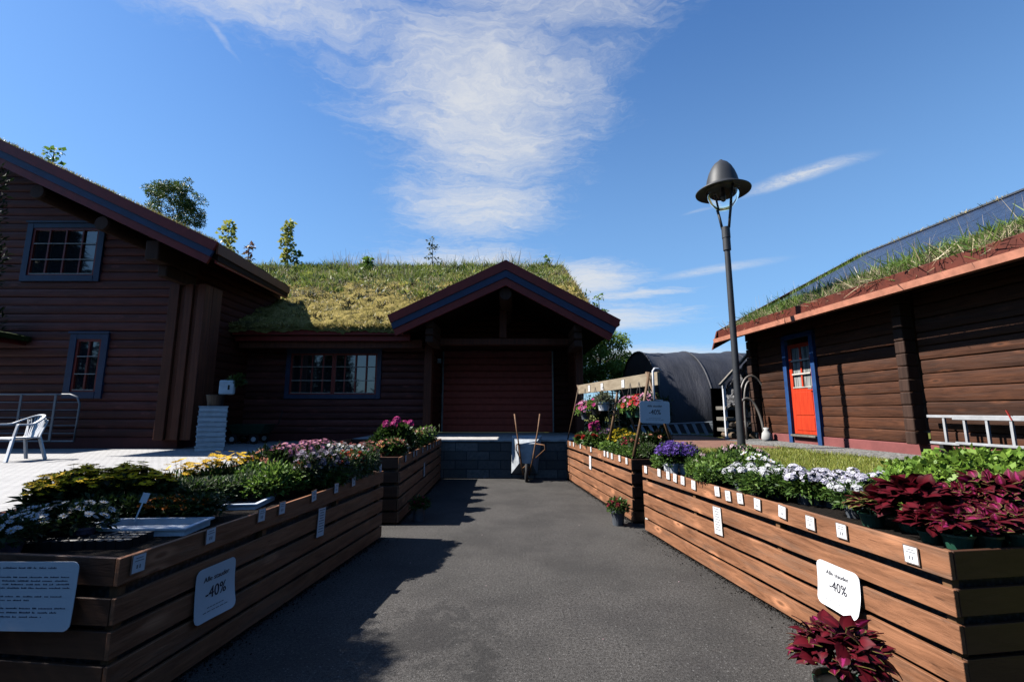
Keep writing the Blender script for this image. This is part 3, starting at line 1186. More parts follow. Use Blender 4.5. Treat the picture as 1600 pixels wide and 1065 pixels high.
turf_patch('turf', 'roof_turf_green', roof, P0, U, V, 150, 80, 0.03, 0.10)
B = Bulk()
blades_on(B, 12000, P0, U, V, 0.05, 0.2, 0, 0.5)
blades_on(B, 3000, P0, U, V, 0.08, 0.12, 1, 0.5)
blades_on(B, 2200, (-16, 9.40, topz(-16.0) - 0.01), U, (0, 0.12, 0), 0.055, 0.2, 1, 0.4)
o = B.build('turf_grass', ['turf_blade_green', 'turf_blade_dry'], roof)
o['kind'] = 'stuff'
mb = MB()
mb.box(-16.5, -8.14, 12.86, 12.98, 0.75, 5.0)
mb.box(-16.5, -16.4, LY + 0.13, 12.859, 0.75, 8.6)
mb.box(-8.13, -8.125, LY + 0.13, 13.6, 0.75, 4.9)
mb.build('rear_wall', 'interior_dark', LH)
# small turf porch at the far left
mb = MB()
mb.prism([(-15.6, 3.95), (-11.95, 3.42), (-11.95, 3.22), (-15.6, 3.7)], 9.9, LY - 0.02, 'y')
pr = mb.build('porch_roof', 'fascia_red', LH)
turf_patch('turf', 'roof_turf_green', pr, (-15.6, 9.85, 4.0), (3.75, 0, -0.55), (0, 1.25, 0), 40, 14, 0.03, 0.12)

# ================================================================== GARAGE BARN
GB = thing('turf_roof_garage', 'long garage barn with mossy turf roof and red roller door in its porch gable', 'garage', (-2.5, 13.7, 0.75))
WY = 13.7
F = T((0, WY, 0))
ww = (W(452, 612, WY).x, W(588, 612, WY).x, W(520, 616, WY).z, W(520, 552, WY).z)
mb = MB(F)
mb.planks(-8.0, -2.55, 0.97, 4.0, 0.20, 0.12, holes=[ww], jit=0.01)
mb.build('wing_wall', 'log_stain_front', GB, bevel=0.006)
mb = MB()
mb.box(-7.98, -2.5, WY - 0.03, WY + 0.3, 0.70, 0.968)
mb.build('foundation', 'foundation_dark', GB)
xm = (ww[0] + ww[1]) / 2
window(GB, F, ww[0], ww[1], ww[2], ww[3], 8, 3, fw=0.13, mid=[(ww[0], xm - 0.004, 4), (xm + 0.004, ww[1], 4)])
# wing eave
mb = MB()
mb.box(-7.92, -2.9, 12.70, 12.76, 3.76, 3.95)
mb.box(-7.88, -2.9, 12.80, 12.86, 3.60, 3.757)
mb.build('eave_board', 'fascia_red', GB)
mb = MB()
mb.box(-7.9, -2.9, 12.87, 13.68, 3.66, 3.72)
mb.build('soffit', 'soffit_stain', GB)
mb = MB()
mb.box(-7.85, -2.6, 12.95, 13.15, 3.42, 3.655)
mb.build('wall_plate', 'trim_stain', GB)
mb = MB()
mb.box(-16.9, -8.14, WY + 0.02, WY + 0.12, 0.75, 4.3)
mb.box(-8.139, -2.5, WY + 0.14, WY + 0.2, 0.75, 4.3)
mb.box(-16.9, -16.8, WY + 0.13, 31, 0.75, 4.3)
mb.box(-16.9, 2.0, 31.0, 31.1, 0.75, 4.6)
mb.build('rear_wall', 'interior_dark', GB)
# recess with the door
DY = 15.0
dx0, dx1, dz0, dz1 = -2.24, 1.31, 0.955, 3.58
mb = MB(T((-2.36, 0, 0)) @ RE)
mb.planks(13.45, 15.0, 0.945, 4.6, 0.21, 0.1)
mb.build('recess_wall', 'log_stain_side', GB)
mb = MB(T((1.86, 0, 0)) @ RW)
mb.planks(-15.0, -13.45, 0.945, 4.6, 0.21, 0.1)
mb.build('recess_wall', 'log_stain_side', GB)
mb = MB(T((2.04, 0, 0)) @ RE)
mb.planks(13.45, 31, 0.93, 4.2, 0.21, 0.1)
mb.build('outer_wall', 'log_stain_side', GB)
mb = MB(T((0, DY + 0.06, 0)))
mb.planks(-2.36, 1.86, 0.945, 5.9, 0.21, 0.1, holes=[(dx0, dx1, dz0, dz1)], clip=lambda z: (-0.2 - (5.42 - z) / 0.5, -0.2 + (5.42 - z) / 0.5))
mb.build('gable_wall', 'log_stain_side', GB)
mb = MB()
for i in range(12):
    h = (dz1 - dz0) / 12
    z0 = dz0 + i * h
    mb.add([(dx0, DY, z0 + 0.008), (dx1, DY, z0 + 0.008), (dx1, DY - 0.014, z0 + 0.03), (dx0, DY - 0.014, z0 + 0.03),
            (dx1, DY - 0.014, z0 + h - 0.03), (dx0, DY - 0.014, z0 + h - 0.03), (dx1, DY, z0 + h - 0.004), (dx0, DY, z0 + h - 0.004),
            (dx0, DY + 0.02, z0 + h + 0.004), (dx1, DY + 0.02, z0 + h + 0.004)],
           [(0, 1, 2, 3), (3, 2, 4, 5), (5, 4, 6, 7), (7, 6, 9, 8)])
mb.box(dx0 - 0.02, dx1 + 0.02, DY + 0.025, DY + 0.055, dz0 - 0.01, dz1 + 0.02)
door = mb.build('garage_door', 'garage_red', GB)
mb = MB()
mb.box(dx0 - 0.05, dx0 - 0.005, DY - 0.05, DY - 0.01, dz0, dz1)
mb.build('door_track', 'silver', door)
mb = MB()
mb.box(dx1 + 0.005, dx1 + 0.05, DY - 0.05, DY - 0.01, dz0, dz1)
mb.build('door_track', 'silver', door)
mb = MB()
mb.box(-2.36, -2.24, 14.25, 14.33, 3.12, 3.26)
tag(mb.build('wall_lamp', 'white_box', GB), None, None)
# porch posts, tie beam, king post, log ends
for (x0, x1) in ((-2.55, -2.32), (1.84, 2.06)):
    mb = MB()
    mb.box(x0, x1, 13.15, 13.44, 0.945, 3.62)
    mb.build('post', 'trim_stain', GB, bevel=0.02)
mb = MB()
mb.box(-2.40, 2.0, 12.95, 13.14, 3.50, 3.70)
mb.build('tie_beam', 'trim_stain', GB, bevel=0.02)
mb = MB()
q0, q1 = W(786, 530, 12.9), W(786, 470, 12.9)
mb.box(q0.x - 0.11, q0.x + 0.11, 12.92, 13.1, 3.705, q1.z + 0.1)
mb.build('king_post', 'trim_stain', GB, bevel=0.02)
q = W(790, 459, 11.65)
mb = MB()
mb.tube([(q.x, 11.62, q.z), (q.x, 11.66, q.z), (q.x, 15.0, q.z)], [0.155, 0.18, 0.18], 20)
mb.build('ridge_log', 'post_brown', GB)
for (px, py) in ((670, 520), (904, 527)):
    q = W(px, py, 11.75)
    mb = MB()
    for i in range(3):
        mb.box(q.x - 0.105, q.x + 0.105, 11.75 + 0.03 * i, 13.14, q.z + 0.16 - 0.2 * i, q.z + 0.345 - 0.2 * i)
    mb.build('log_end', 'post_brown', GB, bevel=0.03)
# porch gable barge boards
AP = (-0.16, 5.52)
for (Tt, Tb) in (((-3.19, 4.05), (-2.97, 3.53)), ((2.78, 3.93), (2.49, 3.40))):
    for k, poly in bands(GB, AP, Tt, Tb, 0.67, 11.4, 0, (0, 0.385, 0.68, 1.0), None):
        mb = MB()
        mb.prism(poly, 11.40 + 0.03 * k, 11.47 + 0.03 * k, 'y')
        mb.build('barge_board', ['fascia_red', 'fascia_blue', 'fascia_red'][k], GB)
mb = MB()
mb.prism([(AP[0], AP[1] - 0.05), (-3.14, 4.02), (-3.04, 3.76), (AP[0], AP[1] - 0.42), (2.64, 3.66), (2.74, 3.90)], 11.53, 16.6, 'y')
proof = mb.build('porch_roof', 'soffit_stain', GB)
for (s0, s1) in ((AP, (-3.16, 4.04)), (AP, (2.76, 3.91))):
    turf_patch('turf', 'roof_turf', proof, (s0[0], 11.44, s0[1] - 0.03), (s1[0] - s0[0], 0, s1[1] - s0[1]), (0, 5.1, 0), 40, 46, 0.02, 0.08)
# main roof
SL = 0.493
RX0, RX1, RY0, RY1 = -17.0, 2.55, 12.66, 22.6
RZ0 = 4.04
mb = MB()
zr = RZ0 + SL * (RY1 - RY0)
mb.prism([(RY0 + 0.08, RZ0 - 0.10), (RY1, zr - 0.06), (RY1 + 9, zr - 0.06 - SL * 9), (RY1 + 9, zr - 0.4 - SL * 9), (RY1, zr - 0.4), (RY0 + 0.08, RZ0 - 0.30)], RX0, -3.02, 'x')
yg = 15.9
zg = RZ0 + SL * (yg - RY0)
mb.prism([(yg, zg - 0.10), (RY1, zr - 0.06), (RY1 + 9, zr - 0.06 - SL * 9), (RY1 + 9, zr - 0.4 - SL * 9), (RY1, zr - 0.4), (yg, zg - 0.40)], -3.019, RX1 - 0.05, 'x')
mroof = mb.build('roof', 'soffit_stain', GB)
P0, U, V = (RX0, RY0, RZ0), (RX1 - RX0, 0, 0), (0, RY1 - RY0, zr - RZ0)
def under_gable(q):
    return q.x > -3.1 and q.x < 2.8 and q.z < 5.50 - 0.49 * abs(q.x + 0.16) - 0.10


turf_patch('turf', 'roof_turf', mroof, P0, U, V, 340, 190, 0.12, 0.2, sc=2.4, cut=under_gable)
B = Bulk()
Pv, Uv, Vv = (-14.0, RY0, RZ0), (RX1 + 14.0, 0, 0), V
Nv = (0, -0.44, 0.90)
# short dry moss and grass low down
def patchy(uv):
    p = np.stack([uv[:, 0] * 12, uv[:, 1] * 11, np.zeros(len(uv))], -1)
    return np.clip(0.5 + 1.6 * nz2(p, 0.8, 3.0), 0, 1)
blades_on(B, 42000, Pv, Uv, Vv, 0.055, 0.35, 1, 0.8, dens=lambda uv: np.clip(1.1 - uv[:, 1] * 0.9, 0, 1) * patchy(uv))
blades_on(B, 13000, Pv, Uv, Vv, 0.07, 0.25, 4, 0.8, dens=lambda uv: np.clip(1.0 - uv[:, 1] * 0.7, 0, 1) * (1 - patchy(uv)))
blades_on(B, 10000, Pv, Uv, Vv, 0.11, 0.14, 0, 0.5, dens=lambda uv: np.clip(-0.1 + uv[:, 1] * 1.3, 0, 1))
# tussocks
def tuss(n, P0, U, V, k, rad, L, w, mi, dens=None, lean=0.6):
    P0, U, V = map(np.array, (P0, U, V))
    uv = rng.uniform(0, 1, (n, 2))
    if dens is not None:
        uv = uv[rng.uniform(0, 1, n) < dens(uv)]
    c = P0 + uv[:, :1] * U + uv[:, 1:] * V
    c = c[gable_keep(c)]
    s = np.repeat(rng.uniform(0.5, 1.3, len(c)), k)
    c = np.repeat(c, k, 0)
    off = rng.normal(0, 1, (len(c), 3)) * rad * s[:, None] * np.array([1, 1, 0.35])
    d = norm(rng.normal(0, lean, (len(c), 3)) + off / rad * 0.35 + np.array([0, -0.1, 1]))
    tv, tf = blade_t(w, 0.35)
    B.put(tv, tf, c + off, frames(d, rng.normal(0, 1, (len(c), 3))), L * s * rng.uniform(0.5, 1.3, len(c)), mi)
up_d = lambda uv: np.clip((uv[:, 1] - 0.28) * 2.2, 0, 1)
tuss(800, Pv, Uv, Vv, 40, 0.16, 0.20, 0.16, 0, up_d)
tuss(340, Pv, Uv, Vv, 30, 0.14, 0.18, 0.12, 2, up_d)
tuss(260, Pv, Uv, Vv, 26, 0.15, 0.14, 0.25, 3, lambda uv: np.clip(0.15 + uv[:, 1], 0, 1))
tuss(520, Pv, Uv, Vv, 26, 0.10, 0.09, 0.3, 1)
tuss(420, Pv, Uv, Vv, 30, 0.10, 0.10, 0.4, 4, lambda uv: np.clip(0.35 + uv[:, 1] * 0.8, 0, 1))
tuss(90, Pv, Uv, Vv, 40, 0.20, 0.13, 0.6, 5, lambda uv: np.clip((uv[:, 1] - 0.2) * 1.6, 0, 1))
tuss(46, Pv, Uv, Vv, 30, 0.15, 0.14, 0.6, 6, lambda uv: np.clip((uv[:, 1] - 0.25) * 1.6, 0, 1))
tuss(130, (-13, RY1 - 0.6, zr - 0.3), (15.5, 0, 0), (0, 0.6, 0.3), 26, 0.16, 0.26, 0.10, 0)
tuss(60, (-9.5, RY1 - 0.4, zr - 0.2), (11.5, 0, 0), (0, 0.4, 0.2), 12, 0.1, 0.6, 0.03, 2, None, 0.25)
# moss curl over the eave and the right verge
blades_on(B, 3500, (RX0 + 8, RY0 - 0.02, RZ0 - 0.08), (RX1 - RX0 - 8, 0, 0), (0, 0.12, 0.10), 0.09, 0.25, 1, 0.7, up=(0, -0.7, 0.3))
blades_on(B, 2500, (RX1 - 0.08, RY0, RZ0), (0.1, 0, 0), V, 0.12, 0.2, 1, 0.5)
o = B.build('turf_grass', ['turf_blade_green', 'turf_blade_dry', 'turf_straw', 'leaf_grey', 'turf_dark', 'leaf_mid', 'leaf_yellow'], mroof)
o['kind'] = 'stuff'

# loading dock
LD = thing('loading_dock', 'low grey block-built loading dock below the red garage door', 'loading dock', (0, 11.5, 0))
mb = MB()
mb.box(-4.05, 2.45, 11.52, 15.1, -0.02, 0.875)
mb.build('block_wall', 'dock_block', LD, bevel=0.012)
mb = MB()
mb.box(-4.05, 2.45, 11.49, 15.05, 0.877, 0.94)
mb.build('top_slab', 'dock_top', LD, bevel=0.012)

# ================================================================== BROWN BUILDING (right)
RB = thing('timber_store', 'brown timber building on the right with grassy roof, solar panels and red door', 'building', (7.126, 0, 0), BA)
I4 = Matrix.Identity(4)
by0, by1 = -6.0, 11.52
dY0, dY1 = 9.56, 10.30
MW = RW  # wall coords x = -local y
mb = MB(MW)
post_y = 7.36
hol = [(-dY1, -dY0, 1.12, 3.2)]
mb.planks(-by1, -post_y - 0.1, 1.12, 3.75, 0.205, 0.12, holes=hol, jit=0.008, gap=0.010, prof='board')
mb.planks(-post_y + 0.1, -by0, 1.12, 3.75, 0.225, 0.12, jit=0.010, gap=0.012, prof='board')
mb.build('log_wall', 'log_brown', RB, bevel=0.006, local=True)
mb = MB()
mb.box(0.0, 6.5, by1 - 0.1, by1 + 0.05, 1.12, 3.9)
mb.prism([(0.0, 3.75), (3.62, 5.6), (7.2, 3.75)], by1 - 0.08, by1 + 0.03, 'y')
mb.build('end_wall', 'log_stain_side', RB, local=True)
mb = MB()
mb.box(-0.03, 0.3, by0, by1 + 0.06, 0.85, 1.117)
mb.build('foundation', 'foundation_pink', RB, local=True, bevel=0.01)
mb = MB()
for i in range(13):
    z0 = 1.119 + i * 0.205
    e = random.uniform(-0.012, 0.012)
    mb.box(-0.24 + e, -0.014, post_y - 0.085 + e * 0.5, post_y + 0.085 + e * 0.5, z0 + 0.004, z0 + 0.2)
mb.build('log_corner', 'post_brown', RB, local=True, bevel=0.018)
mb = MB()
for i in range(13):
    z0 = 1.119 + i * 0.205
    e = random.uniform(-0.01, 0.01)
    mb.box(-0.20 + e, -0.014, by1 - 0.12, by1 + 0.06, z0 + 0.004, z0 + 0.2)
mb.build('log_corner', 'post_brown', RB, local=True, bevel=0.018)
# door
mb = MB(MW)
mb.box(-dY1, -dY0, -0.005, 0.05, 1.14, 2.13)
mb.box(-dY1, -dY1 + 0.09, -0.005, 0.05, 2.131, 3.10)
mb.box(-dY0 - 0.09, -dY0, -0.005, 0.05, 2.131, 3.10)
mb.box(-dY1 + 0.09, -dY0 - 0.09, -0.005, 0.05, 3.02, 3.10)
mb.box(-(dY0 + dY1) / 2 - 0.022, -(dY0 + dY1) / 2 + 0.022, -0.005, 0.05, 2.131, 3.02)
mb.box(-dY1 + 0.10, -dY0 - 0.10, -0.014, -0.0052, 1.22, 1.50)
mb.box(-dY1 + 0.10, -dY0 - 0.10, -0.014, -0.0052, 1.55, 2.04)
dr = mb.build('door', 'door_red', RB, local=True, bevel=0.006)
for j in range(3):
    z = 2.131 + 0.297 * j
    mb = MB(MW)
    mb.box(-dY1 + 0.09, -dY0 - 0.09, -0.02, 0.0, z + (0.0 if j == 0 else -0.012), z + 0.024)
    mb.build('glazing_ledge', 'ledge_white', dr, local=True)
mb = MB(MW)
mb.add([(-dY1 + 0.08, 0.025, 2.12), (-dY0 - 0.08, 0.025, 2.12), (-dY0 - 0.08, 0.025, 3.03), (-dY1 + 0.08, 0.025, 3.03)], [(0, 1, 2, 3)])
mb.build('pane', 'glass_curtain', dr, local=True)
mb = MB(MW)
mb.tube([(-dY0 - 0.045, -0.005, 2.10), (-dY0 - 0.045, -0.06, 2.10), (-dY0 - 0.14, -0.06, 2.10)], 0.011, 8)
mb.build('handle', 'silver', dr, local=True)
mb = MB(MW)
mb.box(-dY1 - 0.115, -dY1 - 0.003, -0.075, 0.02, 0.93, 3.22)
mb.box(-dY0 + 0.003, -dY0 + 0.115, -0.075, 0.02, 0.93, 3.22)
mb.box(-dY1 - 0.12, -dY0 + 0.12, -0.07, 0.02, 3.223, 3.32)
mb.build('door_frame', 'blue_bright', RB, local=True, bevel=0.006)
mb = MB(MW)
mb.box(-dY1 + 0.0, -dY0 - 0.0, -0.12, 0.0, 1.085, 1.13)
mb.build('door_sill', 'weathered_plank', RB, local=True, bevel=0.01)
# roof
ez = 3.62
rs = 0.52
rx = 3.62
rz = lambda x: ez + rs * (x + 0.66)
RE0, RE1 = -6.5, 11.95
mb = MB()
mb.prism([(-0.62, rz(-0.62) - 0.02), (rx, rz(rx) - 0.02), (7.9, rz(rx) - 0.02 - rs * 4.28), (7.9, rz(rx) - 0.22 - rs * 4.28), (rx, rz(rx) - 0.22), (-0.62, rz(-0.62) - 0.22)], RE0, RE1, 'y')
rf = mb.build('roof', 'soffit_stain', RB, local=True)
mb = MB()
ys = [RE0, -2.2, 1.9, 6.1, 9.4, RE1 + 0.01]
for i in range(5):
    mb.box(-0.69, -0.625, ys[i], ys[i + 1] - 0.004, 3.515, 3.715)
mb.build('eave_board', 'roof_fascia', rf, local=True, bevel=0.008)
mb = MB()
gys = [RE0, 1.0, 5.0, 9.2, RE1 + 0.05]
for i in range(4):
    mb.prism([(-0.805, 3.40), (-0.70, 3.40), (-0.70, 3.412), (-0.795, 3.412), (-0.808, 3.488), (-0.70, 3.488), (-0.70, 3.50), (-0.822, 3.50)], gys[i], gys[i + 1] - 0.006, 'y')
    mb.box(-0.828, -0.695, gys[i] - 0.012 if i else gys[i], gys[i] + 0.012, 3.394, 3.504)
for yy in np.arange(-6, 11.5, 0.9):
    mb.box(-0.70, -0.6905, yy, yy + 0.03, 3.44, 3.52)
mb.build('gutter', 'gutter_salmon', rf, local=True)
mb = MB()
mb.prism([(-0.86, rz(-0.86) - 0.30), (-0.70, rz(-0.70) + 0.12), (rx, rz(rx) + 0.12), (rx, rz(rx) - 0.3)], RE1 + 0.02, RE1 + 0.08, 'y')
mb.build('barge_board', 'roof_fascia', rf, local=True)
P0, U, V = (-0.64, RE0, rz(-0.64) + 0.04), (0, RE1 - RE0, 0), (1.15, 0, 1.15 * rs)
turf_patch('turf', 'roof_turf_green', rf, P0, U, V, 160, 14, 0.03, 0.1, local=True)
turf_patch('turf', 'roof_turf_green', rf, (0.5, RE1 - 0.42, rz(0.5) + 0.04), (0, 0.42, 0), (rx - 0.5, 0, (rx - 0.5) * rs), 8, 40, 0.03, 0.1, local=True)
B = Bulk()
Pg = (-0.64, -1, rz(-0.64) + 0.03)
Ug = (0, RE1 + 1, 0)
blades_on(B, 15000, Pg, Ug, (0.9, 0, 0.9 * rs), 0.13, 0.085, 0, 0.45)
blades_on(B, 5200, Pg, Ug, (0.35, 0, 0.35 * rs), 0.15, 0.06, 2, 0.6, up=(-0.5, 0, 0.6))
blades_on(B, 300, Pg, Ug, (0.9, 0, 0.9 * rs), 0.34, 0.015, 2, 0.2)
tuss(130, Pg, Ug, (0.7, 0, 0.7 * rs), 60, 0.13, 0.20, 0.07, 0)
tuss(36, Pg, Ug, (0.3, 0, 0.3 * rs), 60, 0.12, 0.22, 0.05, 2, None, 0.8)
for yy in (4.3, 3.9):
    tuss(5, (-0.6, yy, rz(-0.6)), (0, 0.5, 0), (0.3, 0, 0.3 * rs), 130, 0.13, 0.22, 0.05, 2, None, 0.9)
blades_on(B, 1800, (0.5, RE1 - 0.35, rz(0.5)), (0, 0.35, 0), (rx - 0.5, 0, (rx - 0.5) * rs), 0.12, 0.10, 0, 0.5)
blades_on(B, 900, (rx - 0.15, -1, rz(rx) + 0.0), Ug, (0.2, 0, 0.05), 0.10, 0.15, 1, 0.5)
# tufts caught behind the gutter
blades_on(B, 1100, (-0.72, 1, 3.47), (0, 10.5, 0), (0.02, 0, 0), 0.05, 0.3, 0, 0.6, dens=lambda uv: (np.sin(uv[:, 0] * 31) * np.sin(uv[:, 0] * 12.3 + 1) > 0.15) * 1.0)
o = B.build('turf_grass', ['fresh_grass', 'turf_blade_dry', 'turf_straw'], rf, local=True)
o['kind'] = 'stuff'
# solar panels lying on the roof
sp0 = None
slope_len = (rx - 0.42) * math.sqrt(1 + rs * rs)
ang = math.atan(rs)
for r_ in range(2):
    for c_ in range(9):
        if sp0 is None:
            mb = MB()
            mb.box(0.01, slope_len / 2 - 0.01, 0.004, 1.84, 0.0, 0.045)
            sp0 = mb.build('solar_panel', 'solar_blue', rf, local=True)
            s_ = sp0
        else:
            s_ = sp0.copy()
            COL.objects.link(s_)
        x_ = 0.40 + r_ * (rx - 0.42) / 2
        s_.location = (x_, RE1 - 0.45 - 1.85 * (c_ + 1), rz(x_) + 0.03)
        s_.rotation_euler = (0, -ang, 0)
mb = MB()
mb.prism([(rx - 0.16, rz(rx) + 0.02), (rx, rz(rx) + 0.12), (rx + 0.2, rz(rx) + 0.0), (rx, rz(rx) - 0.02)], RE0, RE1, 'y')
mb.build('ridge_cap', 'membrane', rf, local=True)

# ladder on the wall
LA = thing('ladder', 'two-section silver aluminium ladder hung sideways on the brown log wall', 'ladder', tuple(BL(-0.13, 7.0, 1.15)), BA)
mb = MB()
for (dx, y1, y0, z0, z1) in ((-0.02, 0.12, -3.6, 0.0, 0.43), (-0.075, -0.30, -4.2, 0.02, 0.425)):
    mb.box(dx - 0.022, dx + 0.022, y0, y1, z0, z0 + 0.035)
    mb.box(dx - 0.022, dx + 0.022, y0, y1, z1 - (0.06 if dx < -0.05 else 0.04), z1)
mb.build('rail', 'aluminium', LA, local=True, bevel=0.004)
for i in range(12):
    y_ = -0.12 - 0.285 * i
    mb = MB()
    mb.box(-0.035, -0.005, y_ - 0.016, y_ + 0.016, 0.035, 0.392)
    mb.build('rung', 'aluminium', LA, local=True)
    if i > 0:
        mb = MB()
        mb.box(-0.09, -0.06, y_ - 0.06, y_ - 0.03, 0.055, 0.366)
        mb.build('rung', 'aluminium', LA, local=True)
for y_, dz in ((-1.05, 0.07), (-1.42, 0.10)):
    mb = MB()
    mb.bar((-0.10, y_, 0.37), (-0.10, y_ + 0.05, 0.43 + dz), 0.02, 0.012)
    mb.build('strap', 'strap_red', LA, local=True)
for y_ in (-0.05, -0.55, -2.9):
    mb = MB()
    mb.box(-0.05, 0.128, y_ - 0.03, y_ + 0.03, -0.09, -0.002)
    mb.build('bracket', 'rubber', LA, local=True)

# ================================================================== LAMP POST
LP = thing('street_lamp', 'tall dark grey lamp post with an egg-shaped hood and glass bowl', 'street lamp', (4.39, 8.9, LAWN_Z))
lx, ly = 4.39, 8.9
mb = MB()
mb.lathe([(0.10, 0.90), (0.10, 0.98), (0.075, 1.0), (0.067, 1.6), (0.055, 5.05)], 20, (lx, ly, 0), True, True)
mb.build('pole', 'lamp_grey', LP, smooth=False)
mb = MB()
mb.lathe([(0.062, 4.86), (0.075, 4.87), (0.075, 5.12), (0.066, 5.125), (0.082, 5.13), (0.082, 5.36), (0.05, 5.37)], 20, (lx, ly, 0), True, True)
mb.build('collar', 'lamp_grey', LP)
for sx in (-1, 1):
    mb = MB()
    mb.tube([(lx + sx * 0.05, ly - 0.04 * sx, 5.34), (lx + sx * 0.075, ly - 0.07 * sx, 5.6), (lx + sx * 0.085, ly - 0.16 * sx, 5.9), (lx + sx * 0.10, ly - 0.24 * sx, 6.22)], 0.026, 10)
    mb.build('arm', 'lamp_grey', LP, smooth=True)
mb = MB()
prof = [(0.53, 6.125), (0.535, 6.14), (0.50, 6.165), (0.40, 6.20), (0.335, 6.23), (0.318, 6.30), (0.295, 6.42), (0.255, 6.55), (0.20, 6.67), (0.135, 6.76), (0.07, 6.81), (0.045, 6.83), (0.035, 6.845), (0.0, 6.85)]
mb.lathe(prof, 40, (lx, ly, 0))
mb.lathe([(0.53, 6.125), (0.40, 6.165), (0.33, 6.17)], 40, (lx, ly, 0))
mb.build('hood', 'lamp_grey', LP, smooth=True)
mb = MB()
mb.lathe([(0.33, 6.17), (0.30, 6.20), (0.0, 6.26)], 30, (lx, ly, 0))
mb.build('reflector', 'lamp_inner', LP, smooth=True)
mb = MB()
mb.lathe([(0.325, 6.16), (0.31, 6.05), (0.25, 5.90), (0.16, 5.79), (0.10, 5.755), (0.0, 5.745)], 30, (lx, ly, 0))
mb.build('glass_bowl', 'lamp_glass', LP, smooth=True)
mb = MB()
mb.lathe([(0.04, 6.22), (0.045, 6.1), (0.06, 6.02), (0.05, 5.93), (0.0, 5.9)], 14, (lx, ly, 0))
mb.build('bulb', 'pot_white', LP, smooth=True)

# ================================================================== FLOWER BOXES
class Planter:
    def __init__(s, name, label, A, Bp, H, depth, side, boards, top_z, back=None):
        s.A, s.B, s.H, s.side = Vector((*A, 0)), Vector((*Bp, 0)), H, side
        d = s.B - s.A
        s.L = d.length
        s.rz = math.atan2(-d.x, d.y)
        s.root = thing(name, label, 'flower box', tuple(s.A), s.rz)
        s.M = T(s.A) @ Matrix.Rotation(s.rz, 4, 'Z')
        s.boards = boards
        sg = side
        tk = 0.028
        for (z0, z1) in boards:
            mb = MB()
            n = 10
            vs, fs = [], []
            w0 = random.uniform(-0.004, 0.004)
            for i in range(n + 1):
                y = s.L * i / n
                e = random.uniform(-0.003, 0.003)
                for (xx, zz) in ((0, z0), (0, z1), (sg * tk, z1), (sg * tk, z0)):
                    vs.append((xx + e + w0, y, zz + e + random.uniform(-0.0015, 0.0015)))
            for i in range(n):
                for k in range(4):
                    k2 = (k + 1) % 4
                    f = (i * 4 + k, i * 4 + k2, (i + 1) * 4 + k2, (i + 1) * 4 + k)
                    fs.append(f if sg > 0 else f[::-1])
            cap0, cap1 = (3, 2, 1, 0), tuple(n * 4 + k for k in range(4))
            fs += [cap0, cap1] if sg > 0 else [cap0[::-1], cap1[::-1]]
            mb.add(vs, fs)
            mb.build('slat', 'planter_wood', s.root, local=True, bevel=0.004)
        for e, y in enumerate((0.0, s.L)):
            for (z0, z1) in boards:
                mb = MB()
                j = random.uniform(-0.004, 0.004)
                ya, yb = (y + 0.002 + j, y + tk + j) if e == 0 else (y - tk + j, y - 0.002 + j)
                xa, xb = sg * 0.032, sg * depth
                mb.box(min(xa, xb), max(xa, xb), ya, yb, z0 + j, z1 + j)
                mb.build('end_slat', 'planter_wood_shade_end', s.root, local=True, bevel=0.004)
        # corner posts
        for y in (0.035, s.L * 0.34, s.L * 0.67, s.L - 0.085):
            mb = MB()
            xa, xb = sg * 0.034, sg * 0.085
            mb.box(min(xa, xb), max(xa, xb), y, y + 0.05, 0.0, H - 0.012)
            mb.build('post', 'planter_post', s.root, local=True, bevel=0.004)
        mb = MB()
        xa, xb = sg * 0.090, sg * (depth - 0.02)
        mb.box(min(xa, xb), max(xa, xb), 0.09, s.L - 0.09, 0.03, top_z - 0.004)
        mb.build('liner', 'membrane', s.root, local=True)
        mb = MB()
        xa, xb = sg * 0.036, sg * (depth - 0.015)
        mb.box(min(xa, xb), max(xa, xb), 0.036, s.L - 0.036, top_z - 0.003, top_z + 0.012)
        mb.build('bed', 'soil', s.root, local=True)
        mb = MB()
        xa, xb = sg * (depth - 0.01), sg * (depth + 0.02)
        mb.box(min(xa, xb), max(xa, xb), 0, s.L, H - 0.16, H)
        mb.build('back_board', 'planter_wood', s.root, local=True)
        s.top = top_z + 0.012
        s.zmax = 1.2 if side > 0 else 1.45

    def front(s, x, y):
        """where the pixel meets the front face: distance along, height"""
        a, b, c = ray(x, y)
        r_ = a / b
        d = s.B - s.A
        t_ = (s.A.x - r_ * s.A.y) / (r_ * d.y - d.x)
        Y = s.A.y + t_ * d.y
        return t_ * s.L, CAM_H + c / b * Y

    def mount(s, dist, z, out=0.004, tilt=0.0):
        sg = s.side
        if sg > 0:
            Rm = Matrix(((0, 0, -1, 0), (-1, 0, 0, 0), (0, 1, 0, 0), (0, 0, 0, 1)))
        else:
            Rm = Matrix(((0, 0, 1, 0), (1, 0, 0, 0), (0, 1, 0, 0), (0, 0, 0, 1)))
        return s.M @ T((-sg * out, dist, z)) @ Rm @ Matrix.Rotation(tilt, 4, 'Z')


